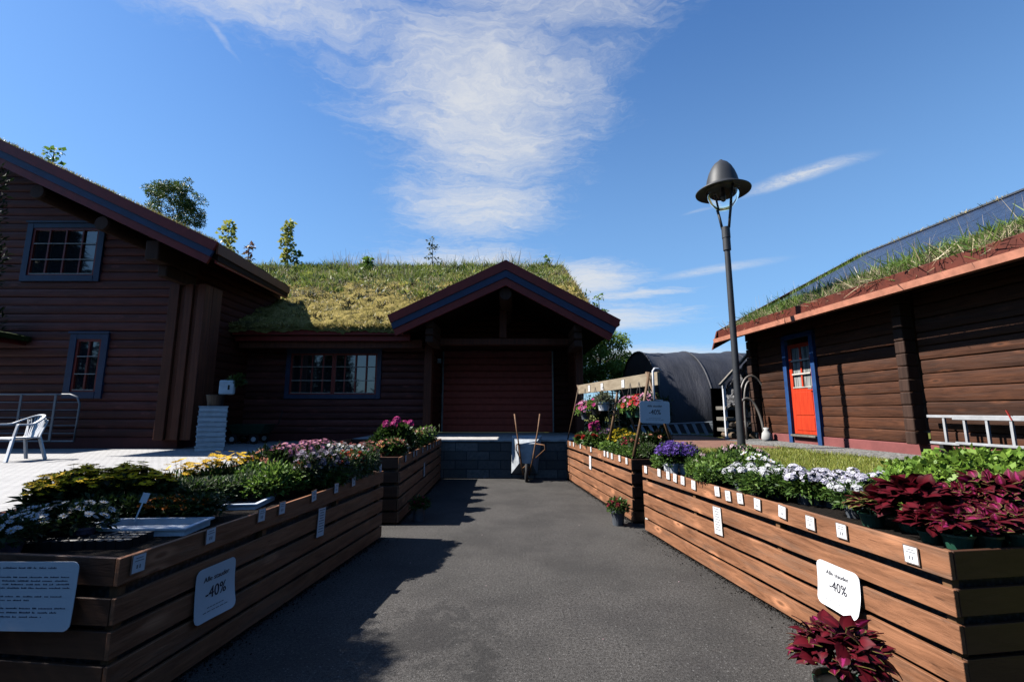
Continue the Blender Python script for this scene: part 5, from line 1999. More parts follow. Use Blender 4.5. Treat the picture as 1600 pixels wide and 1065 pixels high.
row('dahlia_red', [(908, 688), (921, 693)], PR2, 'red dahlia', W4, 1.05, Y=(10.2, 9.6))
row('magenta_tall', [(929, 676)], PR2, 'tall magenta flower', W4, 1.0, Y=10.2)
row('purple_dark', [(944, 686), (953, 683)], PR2, 'dark purple flower', W4, 1.05, Y=9.5)
row('green_lime', [(933, 698), (949, 701), (899, 686)], PR2, 'lime green plant', W4, 0.95, Y=(10.4, 8.6))
row('lemon_daisy', [(961, 690), (972, 687), (966, 685)], PR2, 'bright yellow daisy', W4, 1.05, Y=8.8)
row('orange_daisy', [(983, 685), (994, 683)], PR2, 'orange-yellow daisy', W4, 1.0, Y=8.5)
row('dark_red_daisy', [(981, 694), (991, 692)], PR2, 'dark red daisy', W4, 0.9, Y=8.1)
row('green_bushy', [(962, 704), (974, 704), (985, 705), (995, 706)], PR2, 'mid green bedding plant', W4, 0.85, Y=(8.2, 7.5))
row('salmon_flower', [(1006, 696), (1018, 694), (1030, 690)], PR2, 'dark-leaved salmon flower', W4, 1.05, Y=7.6)
row('green_grey', [(965, 677), (978, 677), (1012, 704)], PR2, 'grey-green plant', W4, 0.95, Y=(9.5, 7.4))

# pots standing on the asphalt
put('mum_red', 965, 790, None, 0.0, 1.0, 'red chrysanthemum in a grey pot on the asphalt by the right flower boxes', None)
put('mum_red', 655, 786, None, 0.0, 0.95, 'grey pot standing in shade on the asphalt by the far left flower box', None)
put('coleus_ground', 1312, 1022, None, 0.02, 1.05, 'pink and burgundy coleus in a green pot on the asphalt, bottom right', None)
mb = MB()
q = G(1003, 812, 0.06)
mb.lathe([(0.0, 0.0), (0.05, 0.0), (0.075, 0.035), (0.07, 0.09), (0.03, 0.12), (0.0, 0.125)], 10, (0, 0, 0))
o = mb.build('plastic_bag', 'bag_white', smooth=True)
o.location = (q.x + 0.12, q.y, 0.0)
tag(o, 'crumpled white bag on the ground in the gap between the right boxes', 'bag')

# trays
def tray(name, label, c, rz, w, l, h, m, lip=0.02, group=None):
    mb = MB()
    mb.box(-w / 2, w / 2, -l / 2, l / 2, 0, 0.008)
    for (a, b, c_, d_) in ((-w / 2, -w / 2 + 0.012, -l / 2, l / 2), (w / 2 - 0.012, w / 2, -l / 2, l / 2), (-w / 2 + 0.0121, w / 2 - 0.0121, -l / 2, -l / 2 + 0.012), (-w / 2 + 0.0121, w / 2 - 0.0121, l / 2 - 0.012, l / 2)):
        mb.box(a, b, c_, d_, 0.0081, h)
    mb.box(-w / 2 - lip, -w / 2, -l / 2 - lip, l / 2 + lip, h - 0.012, h)
    mb.box(w / 2, w / 2 + lip, -l / 2 - lip, l / 2 + lip, h - 0.012, h)
    mb.box(-w / 2, w / 2, -l / 2 - lip, -l / 2, h - 0.012, h)
    mb.box(-w / 2, w / 2, l / 2, l / 2 + lip, h - 0.012, h)
    o = mb.build(name, m)
    o.location = c
    o.rotation_euler = (0, 0, rz)
    return tag(o, label, 'tray', group)


q = G(215, 838, 0.78)
tray('plant_tray', 'long white plant tray in front of the golden daisies', (q.x, q.y + 0.06, PL1.top), R(4), 0.72, 0.30, 0.055, 'tray_white')
q = G(375, 794, 0.78)
tray('plant_tray', 'shiny white plant tray at the front of the green plants, near left box', (q.x + 0.02, q.y + 0.05, PL1.top), R(7), 0.34, 0.44, 0.05, 'tray_white')
q = G(614, 708, 0.93)
tray('plant_tray', 'white tray under the red and yellow primulas', (q.x, q.y + 0.02, PL2.top + 0.03), R(-3), 0.42, 0.42, 0.10, 'tray_white')
q = G(938, 702, 0.85)
tray('plant_tray', 'white tray at the front of the far right flower box', (q.x + 0.08, q.y, PR2.top), R(5), 0.30, 0.46, 0.09, 'tray_white')
k_ = 0
for (x, y) in ((40, 862), (110, 860), (180, 858)):
    q = G(x, y, 0.77)
    mb = MB()
    for i in range(5):
        for j in range(4):
            x0, y0 = -0.15 + 0.06 * i, -0.12 + 0.06 * j
            pr_ = [(x0 + 0.002, y0 + 0.002), (x0 + 0.058, y0 + 0.002), (x0 + 0.058, y0 + 0.058), (x0 + 0.002, y0 + 0.058)]
            ins = [(x0 + 0.012, y0 + 0.012), (x0 + 0.048, y0 + 0.012), (x0 + 0.048, y0 + 0.048), (x0 + 0.012, y0 + 0.048)]
            vs = [(a, b, 0.05) for a, b in pr_] + [(a, b, 0.045) for a, b in ins] + [(a, b, 0.008) for a, b in ins] + [(a, b, 0.0) for a, b in pr_]
            fs = [(a, (a + 1) % 4, 4 + (a + 1) % 4, 4 + a) for a in range(4)] + [(4 + a, 4 + (a + 1) % 4, 8 + (a + 1) % 4, 8 + a) for a in range(4)] + [(8, 9, 10, 11)] + [(12 + a, 12 + (a + 1) % 4, (a + 1) % 4, a) for a in range(4)]
            mb.add(vs, fs)
    o = mb.build('cell_tray', 'tray_black')
    o.location = (q.x, q.y, PL1.top)
    o.rotation_euler = (0, 0, R(random.uniform(-4, 8)))
    tag(o, 'empty black cell tray at the near end of the left flower box, %s from left' % ORD[k_], 'tray', 'black cell trays at the near left corner')
    k_ += 1
# white plant label stuck among the marigolds
q = G(221, 783, 1.0)
mb = MB()
mb.box(-0.022, 0.022, -0.002, 0.002, 0.03, 0.10)
mb.box(-0.005, 0.005, -0.0015, 0.0015, -0.1, 0.0299)
o = mb.build('plant_label', 'card_white')
o.location = (q.x, q.y, 0.96)
o.rotation_euler = (R(-12), R(12), R(15))
tag(o, 'white plant label stuck among the orange marigolds', 'plant label')
q = G(631, 657, 1.45)
mb = MB()
mb.box(-0.022, 0.022, -0.002, 0.002, 0.40, 0.50)
mb.box(-0.006, 0.006, -0.0015, 0.0015, 0.0, 0.3999)
o = mb.build('plant_label', 'card_white')
o.location = (W(617, 660, 8.3).x, 8.3, 0.98)
tag(o, 'white plant label standing between the tall magenta geraniums', 'plant label')

# ================================================================== RACK AND HANGING BASKETS
RK = thing('plant_rack', 'wooden plank rail on crossed poles for hanging baskets over the far right box', 'plant rack', (1.9, 9.2, 0.9))
b0, b1 = W(1029, 591, 7.1), W(905, 611, 11.0)
b1.z = b0.z
mb = MB()
d_ = (b1 - b0).normalized()
for i in range(1):
    mb.bar(b0 - d_ * 0.0, b1, 0.045, 0.21)
mb.build('beam', 'raw_plank', RK, bevel=0.006)
for i, (fx, fy, tx, ty, Yf, Yt) in enumerate(((990, 713, 1014, 600, 7.12, 7.25), (952, 690, 967, 601, 8.7, 8.85), (887, 686, 904, 606, 11.35, 11.05))):
    a, b = W(fx, fy, Yf), W(tx, ty, Yt)
    b.z = b0.z + 0.06
    bb = b + (b - a).normalized() * 0.05
    mb = MB()
    mb.tube([a, (a + bb) / 2 + Vector((0.01, 0, 0)), bb], [0.026, 0.024, 0.022] if i < 2 else [0.016, 0.015, 0.014], 8)
    mb.build('pole', 'pole_wood', RK, smooth=True)
    mb = MB()
    c = Vector((b.x + 0.42, b.y + 0.02, 0.82))
    mb.tube([c, b + Vector((-0.02, 0.05, 0.06))], 0.021, 8)
    mb.build('pole', 'pole_wood', RK, smooth=True)
mb = MB()
mb.tube([b0 + Vector((0.03, -0.04, -0.35)), b0 + Vector((-0.10, -0.05, -0.33)), b0 + Vector((-0.10, -0.05, 0.11)), b0 + Vector((-0.07, -0.04, 0.15)), b0 + Vector((0.0, 0, 0.15)), b0 + Vector((0.04, 0.02, 0.12))], 0.018, 8)
mb.build('hook_pipe', 'pot_white', RK, smooth=True)
for i, f in enumerate((0.33, 0.60, 0.80)):
    q = b0.lerp(b1, f)
    o = card_proto[((0.078, 0.092), False)].copy()
    COL.objects.link(o)
    o.matrix_world = T((q.x - 0.028, q.y - 0.01, q.z - 0.01)) @ Matrix.Rotation(math.atan2(-d_.x, d_.y), 4, 'Z') @ Matrix(((0, 0, -1, 0), (-1, 0, 0, 0), (0, 1, 0, 0), (0, 0, 0, 1))) @ Matrix.Scale(1.5, 4)
    tag(o, 'white price card on the plank rail of the basket rack, %s from its near end' % ORD[i], 'price card', 'price cards on the basket rack')


def basket(label, x, y, Y, potm, leaf, flw, r=0.2, pr_=0.11, ph=0.15, group=None, n=460):
    q = W(x, y, Y)
    root = thing('hanging_basket', label, 'hanging basket', (q.x, q.y, q.z - ph), 0, group)
    pot(root, potm, pr_, ph)
    mb = MB()
    for k in range(3):
        a = 2.1 * k + 0.4
        mb.tube([(pr_ * math.cos(a), pr_ * math.sin(a), ph), (0, 0, b0.z - q.z + ph - 0.02)], 0.004, 5)
    mb.build('hanger', 'hoop_metal', root, local=True)
    B = Bulk()
    put_leaves(B, n, (0, 0, ph + 0.05), (r, r, r * 0.7), 0.06, 0.5, -0.7, 0.45, 0.1)
    B.build('foliage', leaf, root, local=True)
    for pm, cnt, size in flw:
        B = Bulk()
        d = rand_dirs(cnt, -0.2)
        pos = np.array([0, 0, ph + 0.06]) + d * np.array([r, r, r * 0.8])
        put_heads(B, pos, norm(d + np.array([0, 0, 0.3])), size, 6, 0.8, 0.25, 1, 0, None)
        B.build('blossoms', 'petal_' + pm, root, local=True)
    return root


basket('hanging basket of pink and magenta flowers over bright green leaves, farthest left', 915, 644, 9.9, 'pot_grey', 'leaf_light', [('magenta', 34, 0.045), ('pink', 20, 0.045)], 0.23)
basket('hanging basket of dark pink flowers behind the white pot', 931, 636, 9.5, 'pot_black', 'leaf_light', [('magenta', 20, 0.04)], 0.17)
basket('white hanging pot with grey-green leaves', 943, 628, 8.9, 'pot_white', 'leaf_grey', [], 0.17, 0.125, 0.16)
basket('green hanging pot of pink flowers, left of the -40% sign', 986, 638, 7.9, 'pot_green', 'leaf_light', [('pink', 40, 0.045), ('red', 14, 0.05)], 0.20)
basket('green hanging pot of red and pink flowers, half behind the -40% sign', 1000, 637, 7.6, 'pot_green', 'leaf_light', [('pink', 24, 0.045), ('red', 30, 0.05)], 0.20)
basket('hanging pot of pale pink flowers right behind the -40% sign', 1014, 628, 7.4, 'pot_green', 'leaf_mid', [('palepink', 14, 0.05), ('pink', 10, 0.05)], 0.13, 0.09)
# trellis standing behind
TR = thing('trellis', 'narrow wooden lattice trellis standing behind the hanging baskets', 'trellis', (2.15, 9.6, 0.9))
p0, p1 = W(961, 665, 9.4), W(956, 603, 9.4)
for dx in (-0.10, 0.0, 0.10):
    mb = MB()
    mb.bar(p0 + Vector((dx, 0, -0.4)), p1 + Vector((dx, 0, 0.02)), 0.022, 0.016, (0, 1, 0))
    mb.build('upright', 'lattice_wood', TR)
for i in range(9):
    mb = MB()
    z = p0.z - 0.3 + i * 0.135
    xx = p0.x + (p1.x - p0.x) * (z - p0.z) / (p1.z - p0.z)
    mb.box(xx - 0.13, xx + 0.13, 9.375, 9.39, z, z + 0.022)
    mb.build('crossbar', 'lattice_wood', TR)

# ================================================================== WHEELBARROW
WB = thing('wheelbarrow', 'old steel wheelbarrow tipped upright against the loading dock, rusty handles up', 'wheelbarrow', (0.36, 11.3, 0))
mb = MB()
rim = [(-0.02, 11.46, 0.12), (0.62, 11.46, 0.12), (0.74, 11.46, 1.04), (0.00, 11.46, 1.04)]
mid = [(0.17, 11.14, 0.40), (0.47, 11.14, 0.40), (0.56, 11.14, 0.86), (0.13, 11.14, 0.86)]
inn = [(x + (0.36 - x) * 0.06, y + 0.02, z + (0.65 - z) * 0.06) for x, y, z in mid]
rin = [(x + (0.36 - x) * 0.04, y, z + (0.65 - z) * 0.04) for x, y, z in rim]
mb.add(rim + mid + rin + inn, [(0, 1, 5, 4), (1, 2, 6, 5), (2, 3, 7, 6), (3, 0, 4, 7), (4, 5, 6, 7), (0, 8, 9, 1), (1, 9, 10, 2), (2, 10, 11, 3), (3, 11, 8, 0),
                                (8, 12, 13, 9), (9, 13, 14, 10), (10, 14, 15, 11), (11, 15, 12, 8), (15, 14, 13, 12)])
mb.build('tray', 'barrow_steel', WB, bevel=0.025)
for s_, xs in ((-1, (0.26, 0.20, 0.11, 0.06)), (1, (0.40, 0.50, 0.63, 0.68))):
    mb = MB()
    mb.tube([(xs[0], 11.08, 0.14), (xs[1], 11.10, 0.55), (xs[1] + (xs[2] - xs[1]) * 0.6, 11.12, 0.95), (xs[2], 11.18, 1.2), (xs[3], 11.24, 1.56)], 0.019, 8)
    mb.build('handle', 'rust', WB, smooth=True)
mb = MB()
mb.tube([(0.55, 11.12, 0.86), (0.76, 10.98, 0.84), (0.78, 10.97, 0.74), (0.55, 11.1, 0.52)], 0.014, 8)
mb.build('stand', 'rust', WB, smooth=True)
mb = MB()
mb.tube([(0.15, 11.12, 0.86), (0.10, 10.98, 0.84), (0.10, 10.97, 0.74), (0.19, 11.1, 0.52)], 0.014, 8)
mb.build('stand', 'rust', WB, smooth=True)
mb = MB(T((0.335, 11.02, 0.19)) @ Matrix.Rotation(R(90), 4, 'Y'))
ring = [(0.185 * math.cos(a), 0.185 * math.sin(a), 0) for a in np.linspace(0, 2 * math.pi, 25)]
mb.tube(ring, 0.035, 10, False)
wh = mb.build('wheel', 'rubber', WB, smooth=True)
mb = MB(T((0.335, 11.02, 0.19)) @ Matrix.Rotation(R(90), 4, 'Y'))
mb.lathe([(0.0, -0.025), (0.15, -0.015), (0.15, 0.015), (0.0, 0.025)], 20)
mb.build('hub', 'barrow_steel', wh)
mb = MB()
mb.tube([(0.26, 11.06, 0.30), (0.335, 11.02, 0.37), (0.41, 11.06, 0.30)], 0.016, 8)
mb.build('fork', 'rust', WB, smooth=True)

# ================================================================== CHAIR
CH = thing('garden_chair', 'white plastic garden chair standing on the sunlit patio', 'chair', (-8.98, 8.45, 0.75), R(-14))
mb = MB()
n_ = 10
vs, fs = [], []
for j in range(n_ + 1):
    for i in range(n_ + 1):
        x = -0.22 + 0.44 * i / n_
        y = -0.23 + 0.44 * j / n_
        vs.append((x * (1 - 0.1 * j / n_), y, 0.425 - 0.03 * math.sin(math.pi * i / n_) * math.sin(math.pi * j / n_) - 0.012 * j / n_ - (0.018 if j == 0 else 0)))
for j in range(n_):
    for i in range(n_):
        a = j * (n_ + 1) + i
        fs.append((a, a + 1, a + n_ + 2, a + n_ + 1))
b_ = len(vs)
vs += [(x, y, z - 0.02) for x, y, z in vs]
fs += [tuple(b_ + k for k in f[::-1]) for f in fs]
N1 = n_ + 1
ring_ = list(range(N1)) + [j * N1 + n_ for j in range(1, N1)] + [n_ * N1 + i for i in range(n_ - 1, -1, -1)] + [j * N1 for j in range(n_ - 1, 0, -1)]
for i in range(len(ring_)):
    p_, q_ = ring_[i], ring_[(i + 1) % len(ring_)]
    fs.append((q_, p_, b_ + p_, b_ + q_))
mb.add(vs, fs)
mb.build('seat', 'white_plastic', CH, local=True, smooth=False)
rail = []
for k in range(25):
    a = math.pi * k / 24
    x = -0.30 * math.cos(a)
    y = -0.20 + 0.50 * math.sin(a) ** 0.8
    z = 0.645 + 0.165 * max(0, math.sin(a) - 0.35) / 0.65
    rail.append(Vector((x, y, z)))
def band(pts, w, h):
    mb = MB()
    vs, fs = [], []
    for i, q in enumerate(pts):
        d = (pts[min(i + 1, len(pts) - 1)] - pts[max(0, i - 1)]).normalized()
        s_ = d.cross(Vector((0, 0, 1))).normalized() * (w / 2)
        u = Vector((0, 0, h / 2))
        vs += [q - s_ - u, q + s_ - u, q + s_ * 0.8 + u, q - s_ * 0.8 + u]
    for i in range(len(pts) - 1):
        for k in range(4):
            fs.append((i * 4 + k, i * 4 + (k + 1) % 4, (i + 1) * 4 + (k + 1) % 4, (i + 1) * 4 + k))
    fs += [(3, 2, 1, 0), tuple((len(pts) - 1) * 4 + k for k in range(4))]
    mb.add(vs, fs)
    return mb
band(rail, 0.055, 0.03).build('arm_rail', 'white_plastic', CH, local=True, bevel=0.008)
for k in range(9):
    f = (k - 4) / 4
    top = Vector((0.235 * f, 0.30 - 0.06 * f * f - 0.01, 0.80 - 0.055 * abs(f) ** 1.5))
    bot = Vector((0.125 * f, 0.19, 0.41))
    mb = MB()
    mb.bar(bot, (bot + top) / 2 + Vector((0, 0.015, 0)), 0.026, 0.010, (0, 1, 0))
    mb.bar((bot + top) / 2 + Vector((0, 0.015, 0)), top, 0.032, 0.010, (0, 1, 0))
    mb.build('back_slat', 'white_plastic', CH, local=True)
for sx in (-1, 1):
    mb = MB()
    mb.bar((sx * 0.28, -0.28, 0), (sx * 0.235, -0.20, 0.43), 0.075, 0.03, (0, 1, 0))
    mb.bar((sx * 0.235, -0.20, 0.43), (sx * 0.30, -0.20, 0.65), 0.06, 0.022, (0, 1, 0))
    mb.build('leg', 'white_plastic', CH, local=True, bevel=0.006)
    mb = MB()
    mb.bar((sx * 0.25, 0.30, 0), (sx * 0.185, 0.20, 0.42), 0.07, 0.03, (0, 1, 0))
    mb.bar((sx * 0.185, 0.20, 0.42), (sx * 0.235, 0.26, 0.72), 0.05, 0.02, (0, 1, 0))
    mb.build('leg', 'white_plastic', CH, local=True, bevel=0.006)

# ================================================================== LEFT PATIO CLUTTER
GT = thing('metal_gate', 'grey tubular metal gate leaning on the shaded log wall behind the chair', 'gate', (-11.5, 10.7, 0.75))
gY = 10.7
gx1 = W(122, 650, gY).x
gz1, gz0 = W(60, 616, gY).z, W(60, 689, gY).z
mb = MB()
mb.tube([(gx1 - 4, gY, gz1), (gx1 - 0.25, gY, gz1), (gx1 - 0.08, gY, gz1 - 0.06), (gx1, gY, gz1 - 0.22), (gx1 - 0.02, gY, gz0), (gx1 - 4, gY, gz0)], 0.022, 8)
mb.build('frame', 'gate_metal', GT, smooth=True)
for i in range(1, 6):
    z = gz0 + (gz1 - gz0) * i / 6
    mb = MB()
    mb.tube([(gx1 - 4, gY, z), (gx1 - 0.02, gY, z)], 0.014, 6)
    mb.build('bar', 'gate_metal', GT, smooth=True)
for x in (30, 84):
    xx = W(x, 650, gY).x
    mb = MB()
    mb.box(xx - 0.025, xx + 0.025, gY - 0.03, gY - 0.012, gz0, gz1)
    mb.build('upright', 'gate_metal', GT)
# white crates
cq = W(331, 665, 10.55)
cr = None
for i in range(9):
    if cr is None:
        cr = thing('crate', 'white plant crate, %s up in the stack by the house corner' % ORD[i], 'crate', (0, 0, 0))
        mb = MB()
        mb.box(-0.27, 0.27, -0.20, 0.20, 0, 0.085)
        mb.build('body', 'white_box', cr, local=True, bevel=0.01)
        mb = MB()
        mb.box(-0.285, 0.285, -0.215, 0.215, 0.0855, 0.108)
        mb.build('rim', 'white_box', cr, local=True, bevel=0.006)
        o = cr
    else:
        o = dup(cr, (0, 0, 0))
    o.location = (cq.x + random.uniform(-0.012, 0.012), 10.55 + random.uniform(-0.01, 0.01), 0.751 + 0.11 * i)
    o.rotation_euler = (0, 0, R(33) + random.uniform(-0.04, 0.04))
    tag(o, 'white plant crate, %s from the bottom of the stack by the house corner' % ORD[i], 'crate', 'white crates stacked by the house corner')
ctz = 0.751 + 0.11 * 9
mb = MB()
mb.lathe([(0.0, 0), (0.15, 0), (0.19, 0.24), (0.20, 0.245), (0.20, 0.26), (0.18, 0.26), (0.14, 0.05), (0, 0.05)], 20)
o = mb.build('bucket', 'pot_black')
o.location = (cq.x + 0.03, 10.55, ctz)
tag(o, 'black bucket standing on top of the white crate stack', 'bucket')
CN = thing('canister', 'white plastic canister with a leafy plant in it, above the black bucket', 'canister', (cq.x + 0.24, 10.6, ctz + 0.262), R(20))
mb = MB()
mb.box(-0.15, 0.15, -0.10, 0.10, 0, 0.33)
mb.build('body', 'white_box', CN, local=True, bevel=0.03)
mb = MB()
mb.box(0.03, 0.07, -0.104, -0.1005, 0.11, 0.22)
mb.build('opening', 'rubber', CN, local=True)
mb = MB()
mb.tube([(-0.04, 0, 0.32), (-0.04, 0, 0.37)], 0.03, 10)
mb.build('cap', 'rubber', CN, local=True)
B = Bulk()
put_leaves(B, 170, (0.17, 0.06, 0.30), (0.13, 0.13, 0.17), 0.11, 0.4, -0.6)
B.build('foliage', 'leaf_mid', CN, local=True)
# green cart
GC = thing('garden_cart', 'dark green garden cart parked in shade below the barn window', 'cart', (0, 0, 0))
gq = W(394, 672, 12.75)
GC.location = (gq.x, 12.75, 0.75)
mb = MB()
tp_ = [(-0.56, -0.30), (0.50, -0.30), (0.50, 0.30), (-0.56, 0.30)]
bt = [(-0.40, -0.22), (0.36, -0.22), (0.36, 0.22), (-0.40, 0.22)]
vs = [(x, y, 0.52) for x, y in tp_] + [(x, y, 0.27) for x, y in bt] + [(x * 0.96, y * 0.95, 0.52) for x, y in tp_] + [(x * 0.96, y * 0.95, 0.29) for x, y in bt]
fs = [(0, 1, 5, 4), (1, 2, 6, 5), (2, 3, 7, 6), (3, 0, 4, 7), (4, 5, 6, 7), (8, 12, 13, 9), (9, 13, 14, 10), (10, 14, 15, 11), (11, 15, 12, 8), (15, 14, 13, 12), (0, 8, 9, 1), (1, 9, 10, 2), (2, 10, 11, 3), (3, 11, 8, 0)]
mb.add(vs, fs)
mb.build('tub', 'cart_green', GC, local=True, bevel=0.01)
for (x, y) in ((-0.36, -0.27), (0.22, -0.27), (-0.36, 0.27), (0.22, 0.27)):
    mb = MB(T((x, y, 0.13)) @ Matrix.Rotation(R(90), 4, 'X'))
    mb.lathe([(0.0, -0.03), (0.12, -0.03), (0.13, 0), (0.12, 0.03), (0.0, 0.03)], 18)
    w_ = mb.build('wheel', 'rubber', GC, local=True)
    mb = MB(T((x, y, 0.13)) @ Matrix.Rotation(R(90), 4, 'X'))
    mb.lathe([(0.0, -0.036), (0.065, -0.035), (0.065, 0.035), (0.0, 0.036)], 14)
    mb.build('hub', 'pot_white', w_, local=True)
mb = MB()
mb.tube([(0.45, 0, 0.25), (0.72, 0, 0.55), (0.80, 0, 0.85), (0.76, 0, 0.90)], 0.015, 8)
mb.build('handle', 'rubber', GC, local=True, smooth=True)
mb = MB()
mb.box(-0.36, 0.30, -0.2, 0.2, 0.235, 0.268)
mb.build('chassis', 'rubber', GC, local=True)

# ================================================================== TUNNEL GREENHOUSE
TG = thing('tunnel_greenhouse', 'long black cloth tunnel greenhouse behind the basket rack', 'greenhouse', (5, 18, LAWN_Z))
tx0, tx1, tyc, trd, tht = 4.9, 17.5, 18.0, 3.0, 3.0
def arch(a):
    return (tyc - trd * math.cos(a), LAWN_Z + tht * math.sin(a) ** 0.85 if 0 < a < math.pi else LAWN_Z)
mb = MB()
vs, fs = [], []
nx_, na_ = 120, 30
for i in range(nx_ + 1):
    x = tx0 + (tx1 - tx0) * i / nx_
    ph_ = ((x - tx0) % 1.75) / 1.75
    sag = 0.055 * math.sin(math.pi * ph_) ** 0.8
    for k in range(na_ + 1):
        a = math.pi * k / na_
        y, z = arch(a)
        w_ = 0.03 * mnoise.noise(Vector((x * 2.4, a * 1.5, 0))) + 0.02 * mnoise.noise(Vector((x * 7, a * 2, 3)))
        s_ = (sag + w_) * min(1, 4 * math.sin(a))
        vs.append((x, y + math.cos(a) * s_, z - math.sin(a) * s_))
for i in range(nx_):
    for k in range(na_):
        a = i * (na_ + 1) + k
        fs.append((a, a + na_ + 1, a + na_ + 2, a + 1))
mb.add(vs, fs)
mb.build('cover', 'tunnel_cloth', TG, smooth=True)
mb = MB()
e = [(tx0 + 0.02, *arch(math.pi * k / na_)) for k in range(na_ + 1)]
mb.add(e, [tuple(range(na_, -1, -1))])
mb.build('end_wall', 'tunnel_cloth', TG)
for i in range(8):
    mb = MB()
    x = tx0 + 1.75 * i + 0.02
    pts = []
    for k in range(1, 30):
        y, z = arch(math.pi * k / 30)
        pts.append((x, y, z - 0.005))
    mb.tube([(x, tyc - trd - 0.0, LAWN_Z)] + pts + [(x, tyc + trd, LAWN_Z)], 0.035, 8)
    mb.build('hoop', 'tunnel_cloth', TG, smooth=True)
# strutted rail in front of it
SR = thing('bench_frame', 'low grey metal bench frame of slanted struts in front of the black tunnel', 'bench frame', (0, 0, 0))
r0, r1 = W(985, 665, 13.8), W(1137, 658, 13.2)
mb = MB()
mb.tube([r0, r1], 0.022, 8)
mb.build('rail', 'rail_grey', SR)
mb = MB()
lo0, lo1 = W(985, 690, 13.8), W(1137, 686, 13.2)
lo0.z = lo1.z = LAWN_Z + 0.03
mb.tube([lo0, lo1], 0.02, 8)
mb.build('rail', 'rail_grey', SR)
for i in range(11):
    f = 0.02 + 0.09 * i
    a = r0.lerp(r1, f)
    b = lo0.lerp(lo1, f + 0.045)
    mb = MB()
    mb.bar(a, b + Vector((0, -0.12, 0)), 0.09, 0.02, (0, 1, 0))
    mb.build('strut', 'rail_grey', SR)

# ================================================================== NETTED LEAN-TO SHED
NS = thing('netted_shed', 'rickety lean-to of grey posts hung with crumpled black netting', 'shed', (6, 12.2, LAWN_Z))
sY = 11.9
pL = W(1136, 664, sY).x
pR = W(1182, 664, sY).x
zt = W(1135, 598, sY).z
zt2 = W(1181, 548, sY).z
for (x, z1_, m_) in ((pL, zt, 'pot_white'), ((pL + pR) / 2, (zt + zt2) / 2 - 0.3, 'weathered_plank'), (pR + 0.02, zt2, 'post_brown')):
    mb = MB()
    mb.box(x - 0.035, x + 0.035, sY, sY + 0.07, LAWN_Z, z1_)
    mb.build('post', m_, NS)
mb = MB()
mb.bar((pL - 0.12, sY - 0.02, zt - 0.06), (pR + 0.1, sY - 0.02, zt2 + 0.10), 0.06, 0.10, (0, 1, 0))
mb.build('rafter', 'weathered_plank', NS)
mb = MB()
vs, fs = [], []
for i in range(31):
    for j in range(41):
        u, v_ = i / 30, j / 40
        x = pL + 0.03 + (pR - pL) * u
        z1_ = zt + (zt2 - zt) * u - 0.06
        z0_ = LAWN_Z + 0.78 + 0.12 * math.sin(u * 9) - 0.2 * u
        z = z0_ + (z1_ - z0_) * v_
        y = sY - 0.06 + 0.16 * mnoise.noise(Vector((x * 5, 0, z * 4))) + 0.11 * mnoise.noise(Vector((x * 12, 2, z * 9)))
        vs.append((x, y, z))
for i in range(30):
    for j in range(40):
        a = i * 41 + j
        fs.append((a, a + 41, a + 42, a + 1))
mb.add(vs, fs)
mb.build('netting', 'net_black', NS, smooth=True)
for z in (0.18, 0.46, 0.74):
    mb = MB()
    mb.box(pL - 0.02, pR + 0.05, sY - 0.03, sY + 0.55, LAWN_Z + z, LAWN_Z + z + 0.09)
    mb.build('shelf', 'weathered_plank', NS, bevel=0.006)
mb = MB()
mb.box(pL, pR + 0.1, sY + 0.8, sY + 0.86, LAWN_Z, zt - 0.1)
mb.build('back_wall', 'interior_dark', NS)
# bits of stored wood on the shelves
for i in range(9):
    x = pL + 0.1 + (pR - pL) * (i % 5) / 5 + random.uniform(-0.02, 0.04)
    z = LAWN_Z + (0.06 if i < 5 else 0.34)
    r_ = random.uniform(0.05, 0.085)
    mb = MB()
    mb.tube([(0, -0.02, 0), (0, 0.0, 0), (0, 0.38, 0.0)], [r_ * 0.93, r_, r_], 10)
    o = mb.build('log', ['debris_brown', 'debris_pale', 'bark'][i % 3])
    o.location = (x, sY - 0.10 + random.uniform(-0.05, 0.05), z + r_ * 0.4)
    o.rotation_euler = (0, 0, random.uniform(-0.3, 0.3))
    tag(o, 'short log stored on the %s of the netted lean-to, %s from left' % ('ground' if i < 5 else 'lowest shelf', ORD[i % 5]), 'log', 'logs stored in the netted lean-to')
# hoops leaning by the shed
for i, (xa, ya, xt, yt, xb, yb, Yd, lab) in enumerate(((1160, 640, 1180, 587, 1213, 690, 11.2, 'tallest thin metal hoop leaning by the brown building'),
                                      (1168, 690, 1182, 595, 1202, 690, 11.35, 'middle thin metal hoop leaning by the brown building'),
                                      (1158, 690, 1178, 622, 1196, 690, 11.0, 'smallest thin metal hoop leaning by the brown building'))):
    a = W(xa, 694, Yd)
    a.z = LAWN_Z
    top = W(xt, yt, Yd + 0.15)
    b = W(xb, 694, Yd)
    b.z = LAWN_Z
    pts = []
    for k in range(21):
        th = math.pi * k / 20
        c = (a + b) / 2
        e_ = (a - b) / 2
        q = c + e_ * math.cos(th) * (1 if i else 1.0)
        q.z = LAWN_Z + (top.z - LAWN_Z) * math.sin(th) ** 0.7
        q.y += 0.15 * math.sin(th)
        pts.append(q)
    mb = MB()
    mb.tube(pts, 0.026 if i < 2 else 0.03, 8)
    o = mb.build('hoop', 'hoop_metal', smooth=True)
    tag(o, lab, 'hoop', 'metal hoops leaning by the shed')
q = W(1195, 685, 11.0)
SB = thing('sandbag', 'pale tied bag on the ground at the foot of the metal hoops', 'bag', (q.x, 10.9, LAWN_Z))
mb = MB()
mb.lathe([(0.0, 0.0), (0.10, 0.0), (0.12, 0.08), (0.10, 0.2), (0.05, 0.27), (0.07, 0.32), (0.0, 0.33)], 12)
mb.build('bag', 'bag_white', SB, local=True, smooth=True)

